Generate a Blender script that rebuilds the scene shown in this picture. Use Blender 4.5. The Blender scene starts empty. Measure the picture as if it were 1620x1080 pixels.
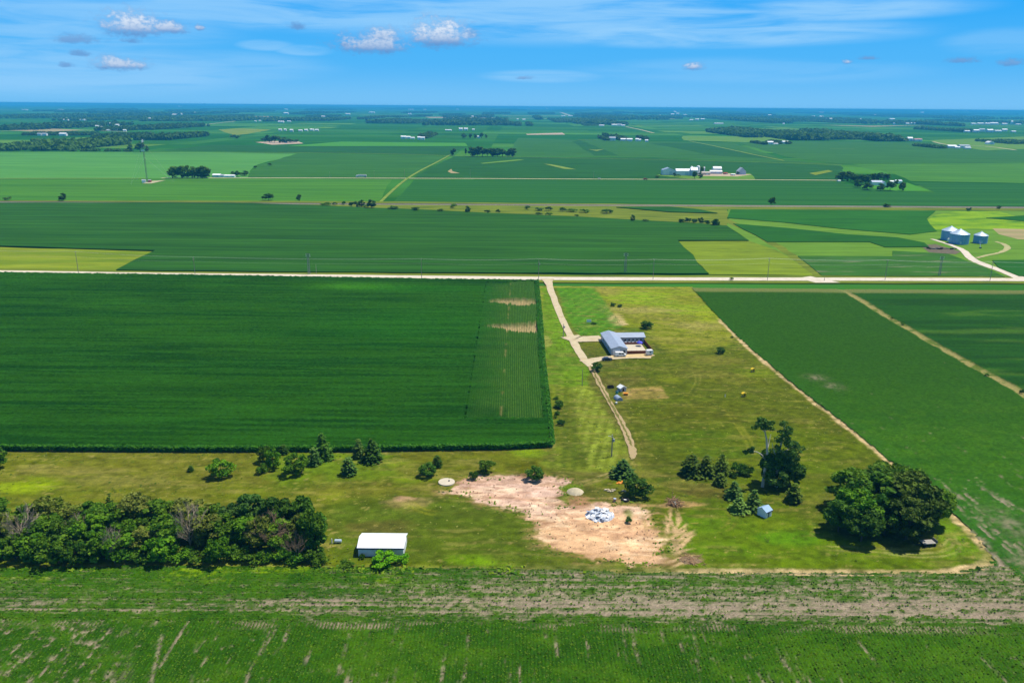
import bpy, math, random
import numpy as np
from mathutils import Vector, Matrix
random.seed(7)
S = bpy.context.scene
COL = S.collection
PI = math.pi

# ------------------------------------------------------------------ camera
W, HT = 1620.0, 1080.0
F = 1260.0                       # focal length in photo pixels (28 mm on 36 mm)
CAMH = 105.0
HOR = 168.4                      # eye level line at the centre column
PITCH = math.atan((HT / 2 - HOR) / F)
ROLL = math.asin(12.6 / 1620)
fw = np.array([0, math.cos(PITCH), -math.sin(PITCH)])
r0 = np.array([1.0, 0, 0]); u0 = np.array([0, math.sin(PITCH), math.cos(PITCH)])
rt = math.cos(ROLL) * r0 + math.sin(ROLL) * u0
up = -math.sin(ROLL) * r0 + math.cos(ROLL) * u0
CP = np.array([0, 0, CAMH])

def pdir(px, py):
    return fw * F + rt * (px - W / 2) + up * (HT / 2 - py)

def G(px, py, z=0.0):
    """ground point seen at a photo pixel"""
    d = pdir(px, py)
    t = (z - CAMH) / min(d[2], -1e-3)
    p = CP + d * t
    return Vector((p[0], p[1], z))

def proj(p):
    v = np.array(p) - CP
    c = v @ fw
    return W / 2 + F * (v @ rt) / c, HT / 2 - F * (v @ up) / c

def depth(p):
    return float((np.array(p) - CP) @ fw)

def ppm(p):
    return F / depth(p)

def height_to(p, ytop):
    """height above p whose image lies at row ytop"""
    lo, hi = 0.0, 150.0
    for _ in range(40):
        m = (lo + hi) / 2
        if proj((p[0], p[1], p[2] + m))[1] > ytop: lo = m
        else: hi = m
    return lo

cam = bpy.data.cameras.new('camera'); cam.lens = 28; cam.sensor_width = 36
cam.sensor_fit = 'HORIZONTAL'; cam.clip_start = 1; cam.clip_end = 200000
camo = bpy.data.objects.new('camera', cam); COL.objects.link(camo)
M = Matrix(((rt[0], up[0], -fw[0], 0), (rt[1], up[1], -fw[1], 0), (rt[2], up[2], -fw[2], CAMH), (0, 0, 0, 1)))
camo.matrix_world = M
S.camera = camo

# ------------------------------------------------------------------ light
SUN_EL = math.radians(67)
SUN_AZ = math.atan2(0.93, 0.37)              # clockwise from +Y
sd = Vector((math.sin(SUN_AZ) * math.cos(SUN_EL), math.cos(SUN_AZ) * math.cos(SUN_EL), math.sin(SUN_EL)))
sl = bpy.data.lights.new('sun', 'SUN'); sl.energy = 4.9; sl.angle = math.radians(0.5); sl.color = (1, 0.95, 0.85)
so = bpy.data.objects.new('sun', sl); COL.objects.link(so)
so.rotation_euler = sd.to_track_quat('Z', 'Y').to_euler()

# ------------------------------------------------------------------ colours and noise
KLIT = 1.66
def lin(c):
    c = c / 255.0
    return c / 12.92 if c <= 0.04045 else ((c + 0.055) / 1.055) ** 2.4
def C(r, g, b, k=1.0):
    """albedo of a sunlit surface that shows about this sRGB value"""
    R, G_, B_ = lin(r), lin(g), lin(b)
    if g > r * 1.05 and g > b * 1.3: B_ *= .35; R *= .85 if g > r * 1.5 else 1.0       # leaf greens: the air adds the blue
    return (min(R / KLIT * k, .85), min(G_ / KLIT * k, .85), min(B_ / KLIT * k, .85))

def _h(ix, iy, s):
    n = (ix * 374761393 + iy * 668265263 + s * 974634777) & 0xFFFFFFFF
    n = ((n ^ (n >> 13)) * 1274126177) & 0xFFFFFFFF
    return ((n ^ (n >> 16)) & 0xFFFF) / 65535.0
def vnoise(x, y, s=0):
    x = np.asarray(x, float); y = np.asarray(y, float)
    ix = np.floor(x).astype(np.int64); iy = np.floor(y).astype(np.int64)
    fx = x - ix; fy = y - iy
    fx = fx * fx * (3 - 2 * fx); fy = fy * fy * (3 - 2 * fy)
    a = _h(ix, iy, s); b = _h(ix + 1, iy, s); c = _h(ix, iy + 1, s); d = _h(ix + 1, iy + 1, s)
    return (a + (b - a) * fx) * (1 - fy) + (c + (d - c) * fx) * fy
def fbm(x, y, sx, sy=None, o=4, s=0):
    """0..1 noise, features of about sx by sy metres"""
    sy = sy or sx
    x = np.asarray(x, float) / sx; y = np.asarray(y, float) / sy
    t = 0; a = 1; n = 0
    for i in range(o):
        t = t + a * vnoise(x + 17.3 * i, y - 9.1 * i, s + i); n += a
        a *= .55; x = x * 2.03; y = y * 2.03
    return t / n
def sstep(a, b, x):
    t = np.clip((x - a) / (b - a), 0, 1)
    return t * t * (3 - 2 * t)
def sdf(x, y, poly):
    """signed distance in metres to a ground polygon, negative inside"""
    P = np.array([(p[0], p[1]) for p in poly])
    d2 = np.full(x.shape, 1e12); ins = np.zeros(x.shape, bool)
    for i in range(len(P)):
        a = P[i]; b = P[(i + 1) % len(P)]
        e = b - a; wx = x - a[0]; wy = y - a[1]
        t = np.clip((wx * e[0] + wy * e[1]) / max(e @ e, 1e-9), 0, 1)
        d2 = np.minimum(d2, (wx - e[0] * t) ** 2 + (wy - e[1] * t) ** 2)
        cond = ((a[1] > y) != (b[1] > y))
        with np.errstate(divide='ignore', invalid='ignore'):
            xi = a[0] + (y - a[1]) * e[0] / (e[1] if e[1] != 0 else 1e-9)
        ins ^= cond & (x < xi)
    d = np.sqrt(d2)
    return np.where(ins, -d, d)
def ldist(x, y, pts):
    d2 = np.full(x.shape, 1e12)
    for a, b in zip(pts[:-1], pts[1:]):
        e = (b[0] - a[0], b[1] - a[1]); wx = x - a[0]; wy = y - a[1]
        t = np.clip((wx * e[0] + wy * e[1]) / max(e[0] ** 2 + e[1] ** 2, 1e-9), 0, 1)
        d2 = np.minimum(d2, (wx - e[0] * t) ** 2 + (wy - e[1] * t) ** 2)
    return np.sqrt(d2)
def PX(*pts):
    return [G(x, y) for x, y in pts]

# ------------------------------------------------------------------ materials
MATS = {}
def nodes(m):
    m.use_nodes = True
    nt = m.node_tree
    return nt, nt.nodes, nt.links, nt.nodes['Principled BSDF']
def mat(name, col, rough=.8, var=.15, scale=1.0, stretch=(1, 1, 1), metal=0, bump=0, spec=.3, wave=None, var2=None):
    """plain surface: base colour broken up by two object-space noises"""
    if name in MATS: return MATS[name]
    m = bpy.data.materials.new(name); MATS[name] = m
    nt, N, L, p = nodes(m)
    tc = N.new('ShaderNodeTexCoord'); mp = N.new('ShaderNodeMapping'); L.new(tc.outputs['Object'], mp.inputs['Vector'])
    mp.inputs['Scale'].default_value = stretch
    no = N.new('ShaderNodeTexNoise'); no.inputs['Scale'].default_value = scale; no.inputs['Detail'].default_value = 5
    no.inputs['Roughness'].default_value = .65
    L.new(mp.outputs[0], no.inputs['Vector'])
    r = N.new('ShaderNodeMapRange'); r.inputs['To Min'].default_value = 1 - var * 1.6; r.inputs['To Max'].default_value = 1 + var * 1.6
    r.inputs['From Min'].default_value = .25; r.inputs['From Max'].default_value = .75
    L.new(no.outputs['Fac'], r.inputs['Value'])
    mx = N.new('ShaderNodeVectorMath'); mx.operation = 'SCALE'
    if var2:
        mc = N.new('ShaderNodeMix'); mc.data_type = 'RGBA'
        mc.inputs[6].default_value = (*col, 1); mc.inputs[7].default_value = (*var2[0], 1)
        n2 = N.new('ShaderNodeTexNoise'); n2.inputs['Scale'].default_value = var2[1]; n2.inputs['Detail'].default_value = 6
        n2.inputs['Roughness'].default_value = .7
        L.new(mp.outputs[0], n2.inputs['Vector'])
        r2 = N.new('ShaderNodeMapRange'); r2.inputs['From Min'].default_value = var2[2]; r2.inputs['From Max'].default_value = var2[3]
        L.new(n2.outputs['Fac'], r2.inputs['Value']); L.new(r2.outputs[0], mc.inputs[0])
        L.new(mc.outputs[2], mx.inputs[0])
    else:
        mx.inputs[0].default_value = col
    L.new(r.outputs[0], mx.inputs['Scale'])
    L.new(mx.outputs[0], p.inputs['Base Color'])
    p.inputs['Roughness'].default_value = rough; p.inputs['Metallic'].default_value = metal
    p.inputs['Specular IOR Level'].default_value = spec
    h = None
    if wave:                                   # ribs: (axis, ribs per metre, strength)
        wv = N.new('ShaderNodeTexWave'); wv.wave_type = 'BANDS'; wv.bands_direction = wave[0]
        wv.inputs['Scale'].default_value = wave[1]; L.new(tc.outputs['Object'], wv.inputs['Vector'])
        b = N.new('ShaderNodeBump'); b.inputs['Strength'].default_value = wave[2]; b.inputs['Distance'].default_value = .05
        L.new(wv.outputs['Fac'], b.inputs['Height']); L.new(b.outputs[0], p.inputs['Normal'])
    elif bump:
        b = N.new('ShaderNodeBump'); b.inputs['Strength'].default_value = bump; b.inputs['Distance'].default_value = .3
        L.new(no.outputs['Fac'], b.inputs['Height']); L.new(b.outputs[0], p.inputs['Normal'])
    return m

def attr_mat(name, fine=1.2, var=.35, bump=.5, rough=.95, stretch=(1, 1, 1), bd=.25):
    """ground cover whose colour attribute is broken up by fine noise"""
    m = bpy.data.materials.new(name); MATS[name] = m
    nt, N, L, p = nodes(m)
    at = N.new('ShaderNodeAttribute'); at.attribute_name = 'col'
    tc = N.new('ShaderNodeTexCoord'); mp = N.new('ShaderNodeMapping'); mp.inputs['Scale'].default_value = stretch
    L.new(tc.outputs['Object'], mp.inputs['Vector'])
    no = N.new('ShaderNodeTexNoise'); no.inputs['Scale'].default_value = fine; no.inputs['Detail'].default_value = 6
    no.inputs['Roughness'].default_value = .75
    L.new(mp.outputs[0], no.inputs['Vector'])
    r = N.new('ShaderNodeMapRange'); r.inputs['From Min'].default_value = .25; r.inputs['From Max'].default_value = .75
    r.inputs['To Min'].default_value = 1 - var; r.inputs['To Max'].default_value = 1 + var
    L.new(no.outputs['Fac'], r.inputs['Value'])
    mx = N.new('ShaderNodeVectorMath'); mx.operation = 'SCALE'
    L.new(at.outputs['Color'], mx.inputs[0]); L.new(r.outputs[0], mx.inputs['Scale'])
    L.new(mx.outputs[0], p.inputs['Base Color'])
    p.inputs['Roughness'].default_value = rough; p.inputs['Specular IOR Level'].default_value = .03
    b = N.new('ShaderNodeBump'); b.inputs['Strength'].default_value = bump; b.inputs['Distance'].default_value = bd
    L.new(no.outputs['Fac'], b.inputs['Height']); L.new(b.outputs[0], p.inputs['Normal'])
    return m

def leaf_mat(name, c1, c2, trans=.3, hue=.0, vary=.25):
    """leaves: each leaf clump and each tree a little lighter, darker or yellower"""
    m = bpy.data.materials.new(name); MATS[name] = m
    nt, N, L, p = nodes(m)
    ge = N.new('ShaderNodeNewGeometry'); oi = N.new('ShaderNodeObjectInfo')
    mc = N.new('ShaderNodeMix'); mc.data_type = 'RGBA'
    mc.inputs[6].default_value = (*c1, 1); mc.inputs[7].default_value = (*c2, 1)
    a = N.new('ShaderNodeMath'); a.operation = 'ADD'
    b = N.new('ShaderNodeMath'); b.operation = 'MULTIPLY'; b.inputs[1].default_value = .55
    c = N.new('ShaderNodeMath'); c.operation = 'MULTIPLY'; c.inputs[1].default_value = .45
    L.new(ge.outputs['Random Per Island'], b.inputs[0]); L.new(oi.outputs['Random'], c.inputs[0])
    L.new(b.outputs[0], a.inputs[0]); L.new(c.outputs[0], a.inputs[1])
    tc = N.new('ShaderNodeTexCoord'); no = N.new('ShaderNodeTexNoise'); no.inputs['Scale'].default_value = .55; no.inputs['Detail'].default_value = 2
    L.new(tc.outputs['Object'], no.inputs['Vector'])
    r0_ = N.new('ShaderNodeMapRange'); r0_.inputs['From Min'].default_value = .3; r0_.inputs['From Max'].default_value = .7; r0_.inputs['To Min'].default_value = -.45; r0_.inputs['To Max'].default_value = .45
    L.new(no.outputs['Fac'], r0_.inputs['Value']); a2 = N.new('ShaderNodeMath'); a2.operation = 'ADD'; a2.use_clamp = True
    L.new(a.outputs[0], a2.inputs[0]); L.new(r0_.outputs[0], a2.inputs[1]); L.new(a2.outputs[0], mc.inputs[0])
    wn = N.new('ShaderNodeTexWhiteNoise'); wn.noise_dimensions = '1D'
    L.new(oi.outputs['Random'], wn.inputs['W'])
    r = N.new('ShaderNodeMapRange'); r.inputs['To Min'].default_value = 1 - vary; r.inputs['To Max'].default_value = 1 + vary
    L.new(wn.outputs['Value'], r.inputs['Value'])
    sc = N.new('ShaderNodeVectorMath'); sc.operation = 'SCALE'
    L.new(mc.outputs[2], sc.inputs[0]); L.new(r.outputs[0], sc.inputs['Scale'])
    L.new(sc.outputs[0], p.inputs['Base Color'])
    p.inputs['Roughness'].default_value = .7; p.inputs['Specular IOR Level'].default_value = .12
    tr = N.new('ShaderNodeBsdfTranslucent'); L.new(sc.outputs[0], tr.inputs['Color'])
    ms = N.new('ShaderNodeMixShader'); ms.inputs[0].default_value = trans
    L.new(p.outputs[0], ms.inputs[1]); L.new(tr.outputs[0], ms.inputs[2])
    out = [n for n in N if n.type == 'OUTPUT_MATERIAL'][0]
    L.new(ms.outputs[0], out.inputs['Surface'])
    return m

# ------------------------------------------------------------------ objects
def tag(o, label=None, cat=None, group=None, kind=None):
    if label: o['label'] = label
    if cat: o['category'] = cat
    if group: o['group'] = group
    if kind: o['kind'] = kind
    return o
def empty(name, loc, rz=0, label=None, cat=None, group=None):
    o = bpy.data.objects.new(name, None); COL.objects.link(o)
    o.empty_display_size = .5
    o.location = loc; o.rotation_euler = (0, 0, rz)
    return tag(o, label, cat, group)
def link(name, me, m=None, parent=None, loc=None):
    o = bpy.data.objects.new(name, me); COL.objects.link(o)
    if m and not me.materials: me.materials.append(m)
    if parent: o.parent = parent
    if loc is not None: o.location = loc
    return o
def np_mesh(name, v, q, col=None):
    """big mesh from arrays: v (n,3), q (m,4)"""
    me = bpy.data.meshes.new(name)
    v = np.ascontiguousarray(v, np.float32); q = np.ascontiguousarray(q, np.int32)
    k = q.shape[1]
    me.vertices.add(len(v)); me.vertices.foreach_set('co', v.ravel())
    me.loops.add(q.size); me.loops.foreach_set('vertex_index', q.ravel())
    me.polygons.add(len(q)); me.polygons.foreach_set('loop_start', np.arange(0, q.size, k, dtype=np.int32))
    if col is not None:
        ca = me.color_attributes.new('col', 'FLOAT_COLOR', 'POINT')
        rgba = np.ones((len(v), 4), np.float32); rgba[:, :3] = col
        ca.data.foreach_set('color', rgba.ravel())
    me.update(calc_edges=True); me.validate()
    return me
def grid(x0, x1, y0, y1, dx, dy):
    xs = np.arange(x0, x1 + dx * .5, dx); ys = np.arange(y0, y1 + dy * .5, dy)
    X, Y = np.meshgrid(xs, ys)
    nx = len(xs); ny = len(ys)
    i = (np.arange(ny - 1)[:, None] * nx + np.arange(nx - 1)[None, :])
    q = np.stack([i, i + 1, i + 1 + nx, i + nx], -1).reshape(-1, 4)
    return X.ravel(), Y.ravel(), q, nx, ny
def cut(v, q, keep, col=None):
    """keep quads whose four corners are all kept"""
    q = q[keep[q].all(1)]
    used = np.zeros(len(v), bool); used[q.ravel()] = True
    idx = np.cumsum(used) - 1
    return v[used], idx[q], (None if col is None else col[used])

class MB:
    """collects shapes into one mesh"""
    def __init__(s): s.v = []; s.f = []
    def add(s, v, f):
        b = len(s.v); s.v += [tuple(p) for p in v]; s.f += [tuple(i + b for i in t) for t in f]; return s
    def box(s, c, d, rz=0, rx=0, ry=0):
        x, y, z = d[0] / 2, d[1] / 2, d[2] / 2
        R = Matrix.Rotation(rz, 3, 'Z') @ Matrix.Rotation(ry, 3, 'Y') @ Matrix.Rotation(rx, 3, 'X')
        v = [R @ Vector((a * x, b * y, e * z)) + Vector(c) for a, b, e in
             ((-1, -1, -1), (1, -1, -1), (1, 1, -1), (-1, 1, -1), (-1, -1, 1), (1, -1, 1), (1, 1, 1), (-1, 1, 1))]
        return s.add(v, [(0, 3, 2, 1), (4, 5, 6, 7), (0, 1, 5, 4), (1, 2, 6, 5), (2, 3, 7, 6), (3, 0, 4, 7)])
    def tube(s, pts, rad, n=6):
        pts = [Vector(p) for p in pts]
        if not isinstance(rad, (list, tuple)): rad = [rad] * len(pts)
        rings = []
        for i, p in enumerate(pts):
            d = (pts[min(i + 1, len(pts) - 1)] - pts[max(i - 1, 0)])
            if d.length < 1e-9: d = Vector((0, 0, 1))
            d.normalize()
            a = d.cross(Vector((0, 0, 1)) if abs(d.z) < .9 else Vector((1, 0, 0))).normalized(); b = d.cross(a)
            rings.append([p + (a * math.cos(2 * PI * k / n) + b * math.sin(2 * PI * k / n)) * rad[i] for k in range(n)])
        v = [p for r in rings for p in r]; f = []
        for i in range(len(rings) - 1):
            for k in range(n):
                f.append((i * n + k, i * n + (k + 1) % n, (i + 1) * n + (k + 1) % n, (i + 1) * n + k))
        f.append(tuple(range(n))[::-1]); f.append(tuple((len(rings) - 1) * n + k for k in range(n)))
        return s.add(v, f)
    def lathe(s, prof, c=(0, 0, 0), n=24, cap=True):
        v = []; f = []
        for r, z in prof:
            v += [(c[0] + r * math.cos(2 * PI * k / n), c[1] + r * math.sin(2 * PI * k / n), c[2] + z) for k in range(n)]
        for i in range(len(prof) - 1):
            for k in range(n):
                f.append((i * n + k, i * n + (k + 1) % n, (i + 1) * n + (k + 1) % n, (i + 1) * n + k))
        if cap:
            f.append(tuple(range(n))[::-1]); f.append(tuple((len(prof) - 1) * n + k for k in range(n)))
        return s.add(v, f)
    def prism(s, prof, y0, y1):
        """profile in xz pushed along y"""
        n = len(prof)
        v = [(x, y0, z) for x, z in prof] + [(x, y1, z) for x, z in prof]
        f = [tuple(range(n)), tuple(range(2 * n - 1, n - 1, -1))]
        f += [(i, i + n, (i + 1) % n + n, (i + 1) % n) for i in range(n)]
        return s.add(v, f)
    def mesh(s, name):
        me = bpy.data.meshes.new(name); me.from_pydata(s.v, [], s.f); me.update()
        return me
    def build(s, name, m, parent=None, loc=None, smooth=False):
        me = s.mesh(name)
        if smooth: me.polygons.foreach_set('use_smooth', [True] * len(me.polygons))
        return link(name, me, m, parent, loc)
def nth(i):
    w = ['first', 'second', 'third', 'fourth', 'fifth', 'sixth', 'seventh', 'eighth', 'ninth', 'tenth', 'eleventh', 'twelfth',
         'thirteenth', 'fourteenth', 'fifteenth', 'sixteenth', 'seventeenth', 'eighteenth', 'nineteenth', 'twentieth']
    return w[i]
HAZE_D = 8.4e-5
HAZE_C = (.07, .47, .95)
EXPO = .22
# ------------------------------------------------------------------ sky
wd = bpy.data.worlds.new('World'); S.world = wd; wd.use_nodes = True
wn = wd.node_tree; N = wn.nodes; L = wn.links
bg = N['Background']
sky = N.new('ShaderNodeTexSky'); sky.sky_type = 'NISHITA'; sky.sun_disc = False
sky.sun_elevation = SUN_EL; sky.sun_rotation = SUN_AZ; sky.altitude = 250; sky.air_density = 1.0; sky.dust_density = .3; sky.ozone_density = 3.0
def wmath(op, a, b=None, c=None, clamp=False):
    n = N.new('ShaderNodeMath'); n.operation = op; n.use_clamp = clamp
    for i, x in enumerate((a, b, c)):
        if x is None: continue
        if isinstance(x, (int, float)): n.inputs[i].default_value = x
        else: L.new(x, n.inputs[i])
    return n.outputs[0]
tc = N.new('ShaderNodeTexCoord'); sx = N.new('ShaderNodeSeparateXYZ'); L.new(tc.outputs['Generated'], sx.inputs[0])
AZ = wmath('MULTIPLY', wmath('ARCTAN2', sx.outputs[0], sx.outputs[1]), 180 / PI)      # degrees
EL = wmath('MULTIPLY', wmath('ARCSINE', sx.outputs[2]), 180 / PI)
def azel(px, py):
    d = pdir(px, py); d = d / np.linalg.norm(d)
    return math.degrees(math.atan2(d[0], d[1])), math.degrees(math.asin(d[2]))
cx = N.new('ShaderNodeCombineXYZ'); L.new(AZ, cx.inputs[0]); L.new(EL, cx.inputs[1])
def wnoise(sc, stretch, detail=6, rough=.6, dist=0):
    mp = N.new('ShaderNodeMapping'); mp.inputs['Scale'].default_value = stretch; L.new(cx.outputs[0], mp.inputs['Vector'])
    n = N.new('ShaderNodeTexNoise'); n.inputs['Scale'].default_value = sc; n.inputs['Detail'].default_value = detail
    n.inputs['Roughness'].default_value = rough; n.inputs['Distortion'].default_value = dist
    L.new(mp.outputs[0], n.inputs['Vector'])
    return n.outputs['Fac']
def wrange(v, a, b, c=0., d=1., smooth=True):
    n = N.new('ShaderNodeMapRange'); n.interpolation_type = 'SMOOTHSTEP' if smooth else 'LINEAR'
    for i, x in zip((1, 2, 3, 4), (a, b, c, d)): n.inputs[i].default_value = x
    L.new(v, n.inputs[0]); return n.outputs[0]
DEG = 1620 / 65.5
def blob(px, py, rx, ry, below=1.0):
    """1 at a point of the sky falling to 0 at its rim"""
    a, e = azel(px, py)
    dx = wmath('MULTIPLY', wmath('SUBTRACT', AZ, a), 22.0 / rx)
    dy = wmath('MULTIPLY', wmath('SUBTRACT', EL, e), 21.0 / ry)
    if below != 1.0:
        dy = wmath('ADD', wmath('MAXIMUM', dy, 0), wmath('MULTIPLY', wmath('MINIMUM', dy, 0), below))
    return wmath('SUBTRACT', 1.0, wmath('SQRT', wmath('ADD', wmath('MULTIPLY', dx, dx), wmath('MULTIPLY', dy, dy)))), dy
streak = wnoise(1.0, (.11, 1.15, 1), 7, .58, .6)
veil = wnoise(1.0, (.05, .38, 1), 4, .5, .4)
puff = wnoise(1.0, (1.0, 1.6, 1), 8, .62, .2)
puff2 = wnoise(1.0, (3.2, 4.6, 1), 6, .6)
# high thin cloud
ci = None
for (px, py, rx, ry, st) in ((860, 18, 560, 52, 1.0), (1130, 54, 330, 22, 1.1), (1290, 18, 250, 18, 1.0), (420, 12, 480, 36, .9),
                             (60, 28, 300, 50, .8), (90, 108, 330, 40, .8), (300, 104, 240, 26, .5), (860, 121, 110, 11, .7),
                             (1180, 112, 300, 22, .35), (420, 72, 50, 9, .7), (480, 80, 50, 9, .7), (1590, 66, 90, 20, .4)):
    b, _ = blob(px, py, rx, ry)
    b = wmath('MULTIPLY', wrange(b, 0, .5), st)
    ci = b if ci is None else wmath('MAXIMUM', ci, b)
cir = wmath('MULTIPLY', wrange(wmath('ADD', wmath('MULTIPLY', streak, .8), wmath('MULTIPLY', veil, .35)), .33, .68), ci)
# small cumulus, white tops and grey undersides painted as lighting in the colour
cum = None; shade = None
for (px, py, rx, ry, top) in ((212, 44, 52, 28, 1.0), (262, 46, 38, 15, .8), (698, 60, 62, 34, 1.0), (588, 74, 72, 24, .7), (606, 60, 36, 19, .8),
                              (190, 104, 44, 15, .85), (1100, 107, 19, 10, .8), (120, 64, 36, 10, .12), (128, 86, 16, 6, .05), (106, 104, 13, 6, .1),
                              (1340, 99, 12, 6, .8), (1372, 93, 18, 4, .1), (1524, 97, 28, 6, .1), (1598, 101, 20, 7, .15), (740, 56, 22, 14, .2),
                              (206, 66, 16, 6, .0), (316, 46, 9, 6, .6), (470, 43, 16, 8, .0), (830, 124, 16, 4, .2), (546, 72, 16, 9, .3)):
    b, dy = blob(px, py, rx * 1.25, ry * 1.25, 1.9)
    m = wrange(wmath('ADD', b, wmath('MULTIPLY', wmath('SUBTRACT', wmath('ADD', wmath('MULTIPLY', puff, .6), wmath('MULTIPLY', puff2, .4)), .53), 2.0)), .10, .80)
    if top < .3: m = wmath('MULTIPLY', m, .8)
    s = wmath('MULTIPLY', wmath('MULTIPLY', wrange(dy, -.45, .35), top), m)
    cum = m if cum is None else wmath('MAXIMUM', cum, m)
    shade = s if shade is None else wmath('MAXIMUM', shade, s)
shade = wmath('MULTIPLY', shade, wrange(puff2, .3, .62, .62, 1.0))
def wmix(fac, a, b):
    n = N.new('ShaderNodeMix'); n.data_type = 'RGBA'
    if isinstance(fac, (int, float)): n.inputs[0].default_value = fac
    else: L.new(fac, n.inputs[0])
    for i, x in ((6, a), (7, b)):
        if isinstance(x, tuple): n.inputs[i].default_value = (*x, 1)
        else: L.new(x, n.inputs[i])
    return n.outputs[2]
SKYK = .095
def K(r, g, b): return tuple(lin(c) / SKYK / 2 ** EXPO for c in (r, g, b))
low = wrange(EL, 10.0, 24.0, .97, 0.0)                      # the saturated low band of the sky
deep = wmix(wrange(EL, 2.6, 7.2, 0., 1.), K(74, 181, 250), K(30, 168, 251))
deep = wmix(wrange(EL, 0.0, 3.0, .85, 0.), deep, K(120, 196, 248))
c0 = wmix(low, sky.outputs[0], deep)
c1 = wmix(wmath('MULTIPLY', cir, .8), c0, K(152, 209, 253))
c2 = wmix(wmath('MULTIPLY', cum, .93), c1, wmix(shade, K(100, 150, 208), K(222, 234, 250)))
L.new(c2, bg.inputs['Color']); bg.inputs['Strength'].default_value = SKYK

# ------------------------------------------------------------------ air
hz = bpy.data.materials.new('haze_air'); hz.use_nodes = True
HN = hz.node_tree.nodes; HN.remove(HN['Principled BSDF'])
pv = HN.new('ShaderNodeVolumePrincipled'); pv.inputs['Density'].default_value = HAZE_D
pv.inputs['Color'].default_value = (*HAZE_C, 1); pv.inputs['Anisotropy'].default_value = .0
hz.node_tree.links.new(pv.outputs[0], [n for n in HN if n.type == 'OUTPUT_MATERIAL'][0].inputs['Volume'])
FAR = 37000.0
ho = MB().box((0, 0, 53), (2 * FAR + 800, 2 * FAR + 800, 110)).build('haze', hz)
tag(ho, 'thin blue haze over the far farmland', 'haze', kind='stuff')
# ------------------------------------------------------------------ ground sheet to the horizon
def far_ground_mat():
    m = bpy.data.materials.new('far_farmland'); nt, N, L, p = nodes(m)
    tc = N.new('ShaderNodeTexCoord')
    def snap(ix, iy, off):
        a = N.new('ShaderNodeVectorMath'); a.operation = 'ADD'; a.inputs[1].default_value = off; L.new(tc.outputs['Object'], a.inputs[0])
        s = N.new('ShaderNodeVectorMath'); s.operation = 'SNAP'; s.inputs[1].default_value = (ix, iy, 1000); L.new(a.outputs[0], s.inputs[0])
        w = N.new('ShaderNodeTexWhiteNoise'); w.noise_dimensions = '2D'; L.new(s.outputs[0], w.inputs['Vector'])
        return w.outputs['Value']
    big = snap(810, 640, (130, 150, 0)); sm = snap(405, 210, (60, 90, 0))
    ad = N.new('ShaderNodeMath'); ad.operation = 'MULTIPLY_ADD'; ad.inputs[1].default_value = .55
    mu = N.new('ShaderNodeMath'); mu.operation = 'MULTIPLY'; mu.inputs[1].default_value = .45
    L.new(big, mu.inputs[0]); L.new(sm, ad.inputs[0]); L.new(mu.outputs[0], ad.inputs[2])
    cr = N.new('ShaderNodeValToRGB'); cr.color_ramp.interpolation = 'CONSTANT'
    els = [(0, C(52, 112, 62)), (.24, C(74, 130, 74)), (.42, C(58, 118, 66)), (.58, C(92, 146, 82)), (.74, C(64, 122, 66)), (.86, C(108, 154, 88)), (.95, C(176, 176, 116))]
    e = cr.color_ramp.elements
    while len(e) < len(els): e.new(.5)
    for i, (ps, c) in enumerate(els): e[i].position = ps; e[i].color = (*c, 1)
    L.new(ad.outputs[0], cr.inputs[0])
    no = N.new('ShaderNodeTexNoise'); no.inputs['Scale'].default_value = .006; no.inputs['Detail'].default_value = 6
    mp = N.new('ShaderNodeMapping'); mp.inputs['Scale'].default_value = (.4, 1, 1); L.new(tc.outputs['Object'], mp.inputs['Vector']); L.new(mp.outputs[0], no.inputs['Vector'])
    r = N.new('ShaderNodeMapRange'); r.inputs['From Min'].default_value = .3; r.inputs['From Max'].default_value = .7
    r.inputs['To Min'].default_value = .78; r.inputs['To Max'].default_value = 1.22; L.new(no.outputs['Fac'], r.inputs['Value'])
    sc = N.new('ShaderNodeVectorMath'); sc.operation = 'SCALE'; L.new(cr.outputs[0], sc.inputs[0]); L.new(r.outputs[0], sc.inputs['Scale'])
    L.new(sc.outputs[0], p.inputs['Base Color']); p.inputs['Roughness'].default_value = 1; p.inputs['Specular IOR Level'].default_value = 0
    return m
b = MB(); rr = [900, 4000, 15000, FAR]; n = 96
v = [(0, 0, 0)] + [(r * math.cos(2 * PI * k / n), r * math.sin(2 * PI * k / n), 0) for r in rr for k in range(n)]
f = [(0, 1 + k, 1 + (k + 1) % n) for k in range(n)]
for i in range(3):
    f += [(1 + i * n + k, 1 + (i + 1) * n + k, 1 + (i + 1) * n + (k + 1) % n, 1 + i * n + (k + 1) % n) for k in range(n)]
b.add(v, f)
tag(b.build('ground', far_ground_mat(), loc=(0, 0, -.6)), 'flat patchwork of green farmland reaching to the horizon', 'ground', kind='structure')

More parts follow.
